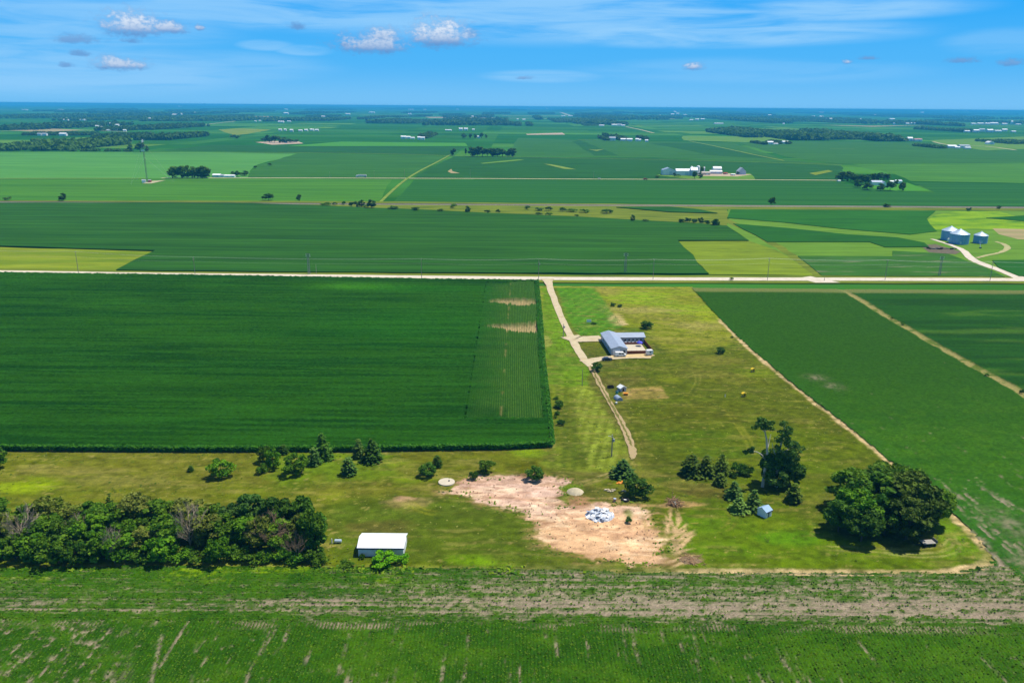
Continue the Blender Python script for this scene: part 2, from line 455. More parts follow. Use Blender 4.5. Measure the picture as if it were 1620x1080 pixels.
# low wooded ridges at the horizon
hill_m = mat('hill_woods', C(46, 92, 56), 1, .35, .002, stretch=(1, 1, 1), spec=0, var2=(C(96, 146, 84), .0012, .42, .58))
def ridge(name, x0, x1, y, h, dpt, seed, label):
    nx = 90; xs = np.linspace(x0, x1, nx)
    prof = h * (.25 + .75 * fbm(xs, xs * 0, (x1 - x0) / 7, o=5, s=seed)) * sstep(0, .14, (xs - x0) / (x1 - x0)) * sstep(0, .14, (x1 - xs) / (x1 - x0))
    ks = [0, .3, .5, .75, 1]; zs = [0, .75, 1, .7, 0]
    v = [(xs[i], y + (k - .5) * dpt + 300 * math.sin(i * .21 + seed), -1.2 + prof[i] * z) for i in range(nx) for k, z in zip(ks, zs)]
    f = [(i * 5 + j, (i + 1) * 5 + j, (i + 1) * 5 + j + 1, i * 5 + j + 1) for i in range(nx - 1) for j in range(4)]
    o = MB().add(v, f).build(name, hill_m, smooth=True)
    tag(o, label, 'hills', kind='structure')
ridge('hills', 1200, 9600, 24500, 92, 5000, 3, 'long low blue ridge at the horizon right of centre')
ridge('hills', -15500, 900, 27500, 84, 4500, 5, 'low blue ridge along the horizon at left')
ridge('hills', 7600, 21000, 27000, 86, 4000, 9, 'faint blue ridge at the right end of the horizon')
ridge('hills', 500, 5200, 17500, 62, 3000, 12, 'nearer wooded rise below the horizon right of centre')

# ------------------------------------------------------------------ flat field sheets
LAYER = [0]
def sheet(name, pts, m, label, cat, z=None, kind='structure', raise_=0.0):
    """one field or yard laid on the ground; raise_ gives a crop its height"""
    LAYER[0] += 1
    z0 = -.5 + .012 * LAYER[0] if z is None else z
    P0 = [(p[0], p[1]) for p in (G(*q) for q in pts)]; P = []; rj = random.Random(len(pts) * 7 + int(pts[0][1] * 10))
    for (xa, ya), (xb, yb) in zip(P0, P0[1:] + P0[:1]):           # field margins are never ruler straight
        ln = math.hypot(xb - xa, yb - ya); am = min(.0035 * math.hypot(xa, ya), 6) if ya < 6000 else 0
        k = int(min(24, max(1, ln / (am * 9 + 8)))) if am else 1
        for i in range(k):
            t = i / k; o_ = rj.uniform(-am, am) * .6 if i else 0
            P.append((xa + (xb - xa) * t - (yb - ya) / max(ln, 1e-6) * o_, ya + (yb - ya) * t + (xb - xa) / max(ln, 1e-6) * o_))
    a = sum(P[i][0] * P[(i + 1) % len(P)][1] - P[(i + 1) % len(P)][0] * P[i][1] for i in range(len(P)))
    if a < 0: P = P[::-1]
    n = len(P); zt = z0 + raise_
    b = MB()
    b.add([(x, y, zt) for x, y in P], [tuple(range(n))])
    if raise_:
        b.add([(x, y, -.6) for x, y in P] + [(x, y, zt) for x, y in P], [(i, (i + 1) % n, (i + 1) % n + n, i + n) for i in range(n)])
    o = b.build(name, m)
    tag(o, label, cat, kind=kind)
    return o
def ribbon(name, pts, width, m, label, cat, z, kind='structure', sub=6, wob=0, world=False, seed=1):
    """road or track along ground points, width in metres (single or per point)"""
    P = [Vector((p[0], p[1], 0)) for p in (pts if world else [G(*q) for q in pts])]
    if not isinstance(width, (list, tuple)): width = [width] * len(P)
    Q = []; Wd = []
    for i in range(len(P) - 1):
        p0 = P[max(i - 1, 0)]; p1 = P[i]; p2 = P[i + 1]; p3 = P[min(i + 2, len(P) - 1)]
        for k in range(sub):
            t = k / sub
            Q.append(.5 * ((2 * p1) + (p2 - p0) * t + (2 * p0 - 5 * p1 + 4 * p2 - p3) * t * t + (3 * p1 - p0 - 3 * p2 + p3) * t ** 3))
            Wd.append(width[i] * (1 - t) + width[i + 1] * t)
    Q.append(P[-1]); Wd.append(width[-1])
    v = []; rnd = random.Random(seed)
    for i, p in enumerate(Q):
        d = (Q[min(i + 1, len(Q) - 1)] - Q[max(i - 1, 0)]).normalized(); s = Vector((-d.y, d.x, 0))
        for sg in (1, -1):
            q = p + s * sg * (Wd[i] / 2 + wob * (rnd.random() - .5))
            v.append((q.x, q.y, z))
    f = [(2 * i, 2 * i + 1, 2 * i + 3, 2 * i + 2) for i in range(len(Q) - 1)]
    o = MB().add(v, f).build(name, m)
    tag(o, label, cat, kind=kind)
    return o

def crop(name, rgb, sx=.02, sy=.16, var=.16, v2=None, v2s=.03, lo=.5, hi=.66, bump=.35):
    return mat(name, C(*rgb), 1, var, 1, (sx, sy, .1), spec=.05, bump=bump, var2=(C(*v2), v2s, lo, hi) if v2 else None)
m_dark = crop('crop_dark', (56, 108, 56), .012, .15, .28, (42, 92, 48), .35, .5, .66)
m_mid = crop('crop_mid', (74, 124, 62), .008, .12, .25, (54, 110, 56), .4, .48, .66)
m_light = crop('crop_light', (92, 144, 62), .006, .1, .2, (70, 126, 56), .4, .48, .66)
m_teal = crop('crop_pale', (106, 164, 112), .005, .06, .16, (88, 148, 96), .4, .48, .66)
m_stripe = crop('crop_striped', (66, 124, 66), .0015, .22, .26, (38, 94, 48), .5, .45, .6)
m_bright = crop('crop_bright', (92, 160, 62), .01, .12, .1)
m_hay = crop('hay_grass', (150, 166, 66), .02, .1, .16, (120, 146, 50), .6, .42, .6)
m_hay2 = crop('hay_cut', (118, 162, 80), .02, .14, .12, (104, 148, 66), .6, .42, .6)
m_verge = crop('verge_grass', (136, 150, 70), .05, .3, .22, (96, 118, 50), .5, .45, .6)
m_weed = crop('yellow_weeds', (150, 190, 30), .05, .12, .25, (84, 132, 40), .5, .47, .62)
m_tan = crop('dry_stubble', (196, 176, 128), .02, .12, .15, (150, 150, 90), .5, .45, .7)
m_pale = mat('pale_track', C(206, 200, 158), 1, .14, .12, spec=.05)
m_lane = mat('field_lane', C(140, 166, 106), 1, .2, .08, spec=.05)
m_grav = mat('white_gravel', C(248, 234, 212), .95, .09, .35, spec=.1, bump=.1, var2=(C(222, 204, 176), .12, .5, .75))
m_bal = mat('railway_ballast', C(150, 144, 132), 1, .2, .5, spec=.05, bump=.3)
m_soilp = crop('pale_soil_field', (72, 118, 60), .03, .2, .2, (150, 146, 118), .6, .56, .68)

# fields beyond the railway, far to near
sheet('field', [(-300, 240), (335, 241), (470, 243), (402, 262), (392, 281), (-300, 283)], m_teal, 'pale teal green field behind the tall mast', 'field')
sheet('field', [(-300, 282), (392, 281), (620, 283), (598, 319), (-300, 317)], m_light, 'fresh green field between the far road and the railway at left', 'field')
sheet('field', [(405, 262), (470, 243), (690, 247), (712, 246), (668, 272), (640, 281), (392, 280)], m_mid, 'plain green field left of the diagonal lane', 'field')
sheet('field', [(250, 238), (335, 229), (440, 230), (735, 232), (712, 245), (470, 241)], m_dark, 'dark green field strip in front of the island grove', 'field')
sheet('field', [(455, 231), (540, 224), (735, 226), (740, 231)], m_bright, 'bright green strip in front of the white farm', 'field')
sheet('field', [(718, 247), (1010, 249), (1330, 262), (1340, 283), (655, 281), (672, 271)], m_dark, 'wide dark green field behind the far road', 'field')
sheet('field', [(622, 319), (655, 284), (1340, 286), (1335, 290), (1390, 300), (1480, 304), (1440, 288), (1700, 292), (1700, 330), (900, 322)], m_stripe, 'striped dark green field between the far road and the railway', 'field')
sheet('field', [(820, 218), (935, 222), (1060, 224), (1160, 226), (1240, 252), (1330, 260), (1010, 248), (800, 246)], m_mid, 'green field in front of the middle farm', 'field')
sheet('field', [(918, 222), (980, 246), (940, 246), (905, 224)], m_dark, 'narrow dark wedge of crop in front of the middle farm', 'field')
sheet('field', [(1025, 226), (1105, 226), (1235, 252), (1130, 246)], m_dark, 'dark green triangle beside the slanting lane', 'field')
sheet('field', [(1170, 226), (1260, 223), (1700, 228), (1700, 258), (1330, 259), (1245, 248)], m_mid, 'broad green field in front of the far shelterbelt', 'field')
sheet('field', [(1345, 261), (1700, 257), (1700, 291), (1440, 286), (1400, 270)], m_light, 'lighter green field behind the house with pines', 'field')
sheet('hay_field', [(1080, 215), (1190, 216), (1290, 219), (1180, 225), (1080, 222)], m_hay2, 'pale yellowish hay field left of the far shelterbelt', 'field')
sheet('hay_field', [(345, 205), (380, 203), (430, 205), (392, 212), (370, 214)], m_hay, 'small yellowish wedge of hay behind the round copse', 'field')
sheet('hay_field', [(1470, 222), (1620, 216), (1700, 232), (1560, 238), (1490, 228)], m_hay2, 'olive grassland around the white domed shed', 'field')
sheet('hay_field', [(95, 219), (160, 216), (215, 219), (200, 222)], m_hay2, 'light green patch below the long dark wood', 'field')
sheet('hay_field', [(0, 205), (70, 203), (135, 206), (60, 209)], m_tan, 'sandy strip of stubble at far left', 'field')
sheet('hay_field', [(300, 183), (430, 184), (450, 186), (300, 185.4)], m_tan, 'thin tan strip below the horizon at left', 'field')
sheet('hay_field', [(1300, 198), (1380, 199), (1470, 198), (1380, 200.6)], m_tan, 'tan strip in front of the far right wood', 'field')
sheet('hay_field', [(672, 185), (760, 185), (800, 187), (680, 187)], m_tan, 'thin tan strip behind the long wood', 'field')
sheet('yard', [(1368, 297), (1420, 302), (1474, 302), (1436, 289), (1380, 292)], m_bright, 'bright lawn at the house with pines', 'lawn')
sheet('yard', [(1038, 277), (1100, 284), (1195, 284), (1186, 274), (1060, 272)], m_hay2, 'grass yard of the white farm by the far road', 'lawn')
m_pink = mat('bare_yard', C(214, 190, 164), 1, .15, .1, spec=.05)
sheet('farmyard', [(1100, 272), (1190, 276), (1166, 279), (1105, 278)], m_pink, 'bare pinkish yard between the white barns', 'yard')
sheet('farmyard', [(404, 225), (430, 223), (472, 224), (480, 227), (430, 229)], m_pink, 'bare soil rim round the island grove', 'yard')
sheet('farmyard', [(832, 212), (890, 210), (894, 213), (834, 213.4)], m_pink, 'long pale yard in the distant field', 'yard')
sheet('bare_patch', [(708, 271), (714, 267), (716, 271), (728, 274), (714, 274)], m_tan, 'small bare patch in the dark field', 'ground')
sheet('bare_patch', [(760, 258), (820, 252), (830, 253), (764, 259)], m_hay2, 'pale grassed waterway in the dark field', 'ground')
sheet('bare_patch', [(860, 259), (872, 260), (912, 268), (892, 267)], m_lane, 'thin curved bare line in the dark field', 'ground')
sheet('bare_patch', [(930, 236), (942, 237), (956, 236), (944, 239)], m_lane, 'small pale patch below the middle farm', 'ground')
sheet('hay_field', [(1280, 274), (1310, 269), (1318, 271), (1290, 277)], m_hay, 'yellow grass sliver left of the house with pines', 'field')
ZR = -.2
ribbon('far_road', [(-300, 240.2), (227, 240.6), (470, 241.6), (640, 244), (712, 246.4), (840, 248.6), (1010, 252), (1240, 257.5), (1332, 261)], 5, m_lane, 'grassy farm road crossing behind the mast', 'road', ZR, sub=2)
ribbon('far_road', [(-300, 282.5), (60, 282), (230, 281.8)], 6, m_lane, 'pale road left of the mast', 'road', ZR, sub=2)
ribbon('far_road', [(255, 281.5), (450, 281.3), (640, 281.8), (900, 283), (1150, 284), (1326, 285)], 9, m_pale, 'straight pale road with a white truck on it', 'road', ZR + .01, sub=2)
ribbon('farm_lane', [(602, 319), (622, 300), (643, 283), (668, 268), (690, 257), (712, 245)], 4.2, m_lane, 'diagonal grass lane crossing the far road', 'lane', ZR + .02, sub=2)
ribbon('farm_lane', [(1090, 223), (1130, 231), (1190, 244), (1240, 254)], 6, m_lane, 'slanting lane right of the middle farm', 'lane', ZR + .02, sub=2)
ribbon('farm_lane', [(300, 199.5), (330, 196.5), (372, 191.6)], 14, m_pale, 'pale lane slanting up toward the far left wood', 'lane', ZR + .02, sub=2)
ribbon('farm_lane', [(990, 200.5), (1012, 205), (1034, 210.5)], 12, m_pale, 'pale lane slanting from the distant village', 'lane', ZR + .02, sub=2)
ribbon('farm_lane', [(1476, 224), (1500, 229), (1560, 231.5), (1607, 237.5)], 10, m_pale, 'pale lane past the white domed shed', 'lane', ZR + .02, sub=3)
ribbon('farm_lane', [(914, 221), (970, 221.6)], 12, m_lane, 'straw coloured track left of the middle farm', 'lane', ZR + .02, sub=2)
ribbon('farm_lane', [(1312, 235.3), (1352, 235.6)], 5, m_lane, 'short pale line in the broad field', 'lane', ZR + .02, sub=2)
ribbon('farm_lane', [(884, 176.5), (889, 178.5), (899, 182)], 60, m_pale, 'pale slanting road below the horizon', 'lane', ZR + .03, sub=2)
ribbon('farm_lane', [(0, 207.5), (100, 205.5), (200, 208.5)], 14, m_pale, 'pale road in front of the far left farm', 'lane', ZR + .03, sub=2)

# railway and the rough grass beside it
sheet('rough_grass', [(-300, 316.5), (360, 317.5), (620, 318.5), (900, 321.5), (1140, 324), (1700, 330.5), (1700, 333), (1150, 331), (1150, 358), (1090, 352), (900, 342), (700, 333.5), (510, 326), (360, 321.5), (-300, 321.5)], m_verge, 'rough olive grass along the railway', 'grass', z=-.12)
sheet('field', [(975, 328.5), (1060, 328), (1105, 332), (1135, 338), (1060, 336)], m_dark, 'dark sliver of crop beside the railway', 'field', raise_=.9, kind='stuff')
rail = empty('railway_track', (0, 0, 0)); tag(rail, 'straight railway line on grey ballast crossing beyond the big field', 'railway', kind='structure')
A = G(-300, 318.2); B = G(1800, 329.5); dirr = (B - A).normalized(); sd_ = Vector((-dirr.y, dirr.x, 0))
b = MB(); b.add([tuple(A + sd_ * s + Vector((0, 0, z))) for s, z in ((-4.5, -.3), (-2.6, .55), (2.6, .55), (4.5, -.3))] + [tuple(B + sd_ * s + Vector((0, 0, z))) for s, z in ((-4.5, -.3), (-2.6, .55), (2.6, .55), (4.5, -.3))],
      [(0, 1, 5, 4), (1, 2, 6, 5), (2, 3, 7, 6)])
b.build('ballast', m_bal, rail)
m_rail = mat('rail_steel', (.12, .09, .08), .5, .1, 2, metal=.6)
for s in (-.75, .75):
    b = MB(); b.tube([A + sd_ * s + Vector((0, 0, .72)), B + sd_ * s + Vector((0, 0, .72))], .14, 4); b.build('rail', m_rail, rail)

# between railway and gravel road
def beans(name, pts, m, label, h):
    return sheet(name, pts, m, label, 'crop', z=-.3, kind='stuff', raise_=h)
m_bean = crop('bean_leaves', (60, 108, 48), .008, .16, .3, (42, 88, 38), .3, .46, .68, bump=.6)
beans('soybean_field', [(-320, 321), (0, 321.5), (360, 321), (510, 326), (700, 334), (900, 343), (1090, 353), (1150, 358), (1184, 381), (1072, 381), (1121, 433.5), (700, 432.5), (400, 430.5), (184, 428), (246, 397), (0, 390), (-320, 384)], m_bean,
      'wide dark green crop between the railway and the gravel road', 1.0)
sheet('hay_field', [(-320, 385), (0, 390.5), (244, 397.5), (182, 428), (0, 424.5), (-320, 418)], m_hay, 'yellow green hay meadow behind the gravel road at left', 'field', z=-.2)
sheet('hay_field', [(1072, 381.5), (1186, 381), (1230, 396), (1290, 435), (1122, 433.5)], crop('hay_patch', (134, 156, 58), .025, .08, .18, (78, 104, 44), .4, .56, .68), 'yellow green hay patch with a dark blotch', 'field', z=-.19)
sheet('grassland', [(1152, 331), (1700, 334), (1700, 441), (1290, 436), (1230, 396), (1186, 381), (1150, 357)], m_hay2, 'light green grass around the grain bins', 'grass', z=-.22)
beans('soybean_field', [(1156, 331.5), (1480, 334), (1466, 346), (1482, 366), (1440, 371), (1330, 362), (1240, 352), (1150, 345)], crop('bean_right', (58, 118, 44), .02, .14, .14, (44, 100, 40), .4, .5, .66), 'green bean field behind the pale grass curve', .6)
beans('soybean_field', [(1160, 354), (1245, 361), (1340, 371), (1420, 376), (1462, 384), (1470, 391), (1400, 391), (1376, 383), (1214, 383)], crop('bean_right2', (52, 108, 42), .02, .14, .14, (40, 92, 38), .4, .5, .66), 'curved dark bean strip left of the grain bins', .6)
sheet('hay_field', [(1212, 383.5), (1376, 383.5), (1398, 391), (1413, 404), (1262, 403)], m_hay2, 'smooth light green block of cut grass', 'field', z=-.2)
beans('soybean_field', [(1262, 405), (1412, 405.5), (1412, 397), (1500, 402), (1560, 424), (1590, 438), (1300, 436)], m_soilp, 'bean field with pale bare streaks behind the gravel road', .5)
beans('soybean_field', [(1570, 412), (1700, 412), (1700, 440), (1612, 437), (1580, 424)], crop('bean_right3', (52, 110, 42), .02, .14, .14), 'small dark bean field right of the bin driveway', .6)
beans('soybean_field', [(1560, 345), (1700, 336), (1700, 352), (1620, 350)], crop('bean_right4', (44, 106, 44), .02, .14, .14), 'dark bean field beyond the yellow weeds', .6)
sheet('weeds', [(1464, 350), (1480, 340), (1510, 334), (1580, 334), (1620, 345), (1700, 356), (1700, 368), (1600, 364), (1540, 361), (1480, 366)], m_weed, 'bright yellow flowering weeds behind the grain bins', 'weeds', z=-.18, kind='stuff')
sheet('rough_grass', [(1570, 361), (1700, 364), (1700, 382), (1610, 378), (1580, 370)], m_tan, 'dry tan grass right of the grain bins', 'grass', z=-.17)
ribbon('driveway', [(1474, 378), (1500, 386), (1522, 395), (1537, 409), (1556, 418), (1590, 430), (1618, 441)], [3, 4, 5, 6.5, 7, 7, 10], m_grav, 'pale gravel driveway to the grain bins', 'driveway', -.02, sub=5, wob=.6)
ribbon('driveway', [(1545, 408), (1560, 404), (1583, 399), (1594, 392), (1588, 386), (1575, 382)], [3, 3, 3.2, 5, 4, 2.5], mat('worn_track', C(196, 190, 130), 1, .2, .2), 'worn turning loop beside the grain bins', 'track', -.03, sub=5, wob=.6)
sheet('ditch_soil', [(1455, 388), (1480, 386), (1520, 398), (1512, 402), (1470, 399)], mat('dark_soil', C(120, 108, 84), 1, .3, .5, bump=.5), 'strip of dug soil beside the bin driveway', 'ground', z=-.1)
ribbon('hedge_strip', [(1140, 345), (1185, 364), (1225, 386), (1258, 408), (1296, 436)], [10, 9, 8, 7, 7], m_verge, 'weedy ditch line between hay and beans', 'grass', -.15, sub=4, wob=2)
# the gravel road and its verges
RD = [(-500, 422.5), (-250, 426.3), (0, 430), (150, 432.4), (300, 434.4), (540, 437), (850, 440.2), (1080, 441.2), (1350, 441.6), (1620, 442.3), (2000, 443)]
ribbon('road_verge', RD, 24, m_verge, 'olive grass verge beside the gravel road', 'grass', -.06, sub=4, wob=2.5)
ribbon('gravel_road', RD, 9.6, m_grav, 'straight white gravel road across the whole view', 'road', .04, sub=4, wob=.5)
sheet('bare_patch', [(1262, 440), (1282, 437), (1300, 441), (1330, 447), (1290, 447)], m_grav, 'gravel field entrance on the road', 'ground', z=.05)
# ------------------------------------------------------------------ near ground: crops as rows of leaves, grass as painted turf
def mixc(col, c, t):
    t = np.clip(t, 0, 1)[:, None]
    return col * (1 - t) + np.array(c)[None, :] * t
CORN_H = 1.8
corn_poly = [G(-420, 429.5), G(0, 434.5), G(400, 440), G(700, 445), G(850, 447), G(855, 500), G(860, 580), G(873, 706), G(800, 710), G(560, 713.5), G(300, 714), G(0, 712), G(-420, 710)]
block_poly = PX((764, 449), (850, 447), (855, 500), (860, 580), (869, 672), (727, 672))
m_corn = attr_mat('corn_leaves', 1.6, .4, .8, .75, bd=.4)
for n in m_corn.node_tree.nodes:
    if n.type == 'BSDF_PRINCIPLED': n.inputs['Specular IOR Level'].default_value = .03

def corn_color(X, Y):
    n1 = fbm(X, Y, 90, 7, s=3); n2 = fbm(X, Y, 30, 1.3, o=4, s=8); n3 = fbm(X, Y, 160, 60, s=21)
    col = np.tile(np.array(C(46, 94, 16)), (len(X), 1))
    col = mixc(col, C(28, 76, 18), sstep(.46, .66, n1) * .75)
    col = mixc(col, C(58, 112, 24), sstep(.5, .68, n3) * .55)
    col = mixc(col, C(54, 112, 40), sstep(.52, .68, n2) * .55); col = mixc(col, C(20, 66, 16), sstep(.5, .66, 1 - n2) * .5)
    for px, py, rx, ry, c, st in ((560, 458, 70, 4.5, (86, 150, 22), .8), (330, 441, 60, 3, (22, 84, 26), .6), (640, 520, 150, 30, (40, 116, 24), .3), (640, 460, 140, 6, (50, 122, 28), .5)):
        g = G(px, py); k = ppm(g); ky = k * (CAMH / depth(g))
        d = ((X - g.x) * k / rx) ** 2 + ((Y - g.y) * ky / ry) ** 2
        col = mixc(col, C(*c), np.exp(-d) * st * (.5 + n2))
    return col
# main block, rows run across the view
x0 = min(p.x for p in corn_poly); x1 = max(p.x for p in corn_poly); y0 = min(p.y for p in corn_poly); y1 = max(p.y for p in corn_poly)
X, Y, q, nx, ny = grid(-330, x1, y0, y1, .8, .38)
rng = np.random.default_rng(4)
X = X + rng.uniform(-.3, .3, X.shape); Y = Y + rng.uniform(-.08, .08, Y.shape)
inside = (sdf(X, Y, corn_poly) + (fbm(X, Y, 2.5, s=66) - .5) * 1.6 < .2) & (sdf(X, Y, block_poly) > -2.4)
row = np.repeat(np.arange(ny), nx) % 2
Z = CORN_H + np.where(row == 0, .12, -.32) + rng.normal(0, .16, X.shape)
v, q2, col = cut(np.stack([X, Y, Z], -1), q, inside, corn_color(X, Y) * rng.uniform(.8, 1.2, X.shape)[:, None])
tag(link('corn_field', np_mesh('corn_field', v, q2, col), m_corn), 'big dense dark green corn field left of the driveway', 'crop', kind='stuff')
# the block whose rows run away from the camera
X, Y, q, nx, ny = grid(min(p.x for p in block_poly), max(p.x for p in block_poly), min(p.y for p in block_poly), max(p.y for p in block_poly), .42, .75)
Y = Y + rng.uniform(-.3, .3, Y.shape)
inside = sdf(X, Y, block_poly) < .25
rowi = np.tile(np.arange(nx), ny) % 2
col = corn_color(X, Y)
bl = sstep(0, 18, -sdf(X, Y, block_poly) + (fbm(X, Y, 7, 5, s=33) - .5) * 12); bl = np.maximum(bl, sstep(0, 2, X - G(800, 560).x))
col = mixc(col, C(60, 110, 52), .5 * bl); col = mixc(col, C(104, 136, 84), (rowi == 1) * .44 * bl * (.5 + fbm(X, Y, 3, 20, s=34))); col = mixc(col, C(26, 78, 24), (rowi == 0) * .5 * bl)
col = mixc(col, C(150, 140, 84), sstep(.7, .0, np.abs(X - G(800, 560).x - (Y - G(800, 560).y) * .012)) * .6 * sstep(.45, .65, fbm(X * 0, Y, 3, s=36)))
gap = np.zeros(len(X))
for px, py, rx, ry in ((826, 481, 38, 6.5), (828, 522, 38, 8), (795, 480, 26, 3.5), (800, 520, 30, 4), (845, 521, 16, 9), (806, 478, 30, 2.5), (838, 526, 20, 5)):
    g = G(px, py); k = ppm(g); ky = k * (CAMH / depth(g))
    d = ((X - g.x) * k / rx) ** 2 + ((Y - g.y) * ky / ry) ** 2
    gap = np.maximum(gap, np.exp(-d * .9) * (.35 + 1.1 * fbm(X, Y, .9, 9, s=31)))
g2 = sstep(.30, .85, gap)
col = mixc(col, C(226, 198, 146), g2 * np.where(rowi == 1, 1, .3))
Z = CORN_H + np.where(rowi == 0, .12, -.5) + rng.normal(0, .16, X.shape); Z = np.where(g2 > .25, Z - 1.5 * g2 - np.where(rowi == 1, .3, 0), Z)
v, q2, col = cut(np.stack([X, Y, Z], -1), q, inside, col * rng.uniform(.82, 1.18, X.shape)[:, None])
tag(link('corn_field', np_mesh('corn_rows', v, q2, col), m_corn), 'lighter corn block with rows running away and two dried tan gaps', 'crop', kind='stuff')
# stalks standing along the two open edges of the corn
def leaf_strip(P, Q, n, wd, h, seed):
    r = np.random.default_rng(seed); t = r.uniform(0, 1, n); off = r.uniform(-wd, wd * .3, n)
    d = np.array([Q.x - P.x, Q.y - P.y]); ln = np.hypot(*d); d = d / ln; nn = np.array([-d[1], d[0]])
    c = np.stack([P.x + d[0] * t * ln + nn[0] * off, P.y + d[1] * t * ln + nn[1] * off, h * r.uniform(.05, 1, n) ** .6], -1)
    return quads(c, r.uniform(.3, .7, n), r, np.tile(np.array([0, -.5, .85]), (n, 1)), .7)
def quads(c, size, r, nrm=None, flat=.5, asp=1.0):
    """random leaf quads at centres c; nrm pulls them to face outward"""
    n = len(c)
    a = r.normal(size=(n, 3)); a /= np.linalg.norm(a, axis=1)[:, None]
    if nrm is not None:
        a = nrm + a * flat; a /= np.linalg.norm(a, axis=1)[:, None]
    b = r.normal(size=(n, 3)); u = np.cross(a, b); u /= np.linalg.norm(u, axis=1)[:, None] + 1e-9
    w = np.cross(a, u)
    s = (np.asarray(size) * .5)[:, None]; s2 = s * asp
    j = lambda: r.uniform(.7, 1.25, (n, 1))
    v = np.stack([c - u * s * j() - w * s2 * j(), c + u * s * j() - w * s2 * j(), c + u * s * j() + w * s2 * j(), c - u * s * j() + w * s2 * j()], 1).reshape(-1, 3)
    return v, np.arange(4 * n).reshape(-1, 4)
m_stalk = leaf_mat('corn_edge_leaves', C(36, 96, 26, 1.5), C(78, 128, 42, 1.5), .3)
vs = []; qs = []; o_ = 0
for i, (a, c, n) in enumerate(((corn_poly[12], corn_poly[11], 5000), (corn_poly[11], corn_poly[10], 3600), (corn_poly[10], corn_poly[9], 3200), (corn_poly[9], corn_poly[8], 3000), (corn_poly[8], corn_poly[7], 1000), (corn_poly[7], corn_poly[6], 2600), (corn_poly[6], corn_poly[5], 1400), (corn_poly[5], corn_poly[4], 900))):
    v, qq = leaf_strip(a, c, n, .9, 2.1, 50 + i); vs.append(v); qs.append(qq + o_); o_ += len(v)
tag(link('corn_edge', np_mesh('corn_edge', np.concatenate(vs), np.concatenate(qs)), m_stalk), 'ragged leafy outer rows along the open edges of the corn field', 'crop', kind='stuff')

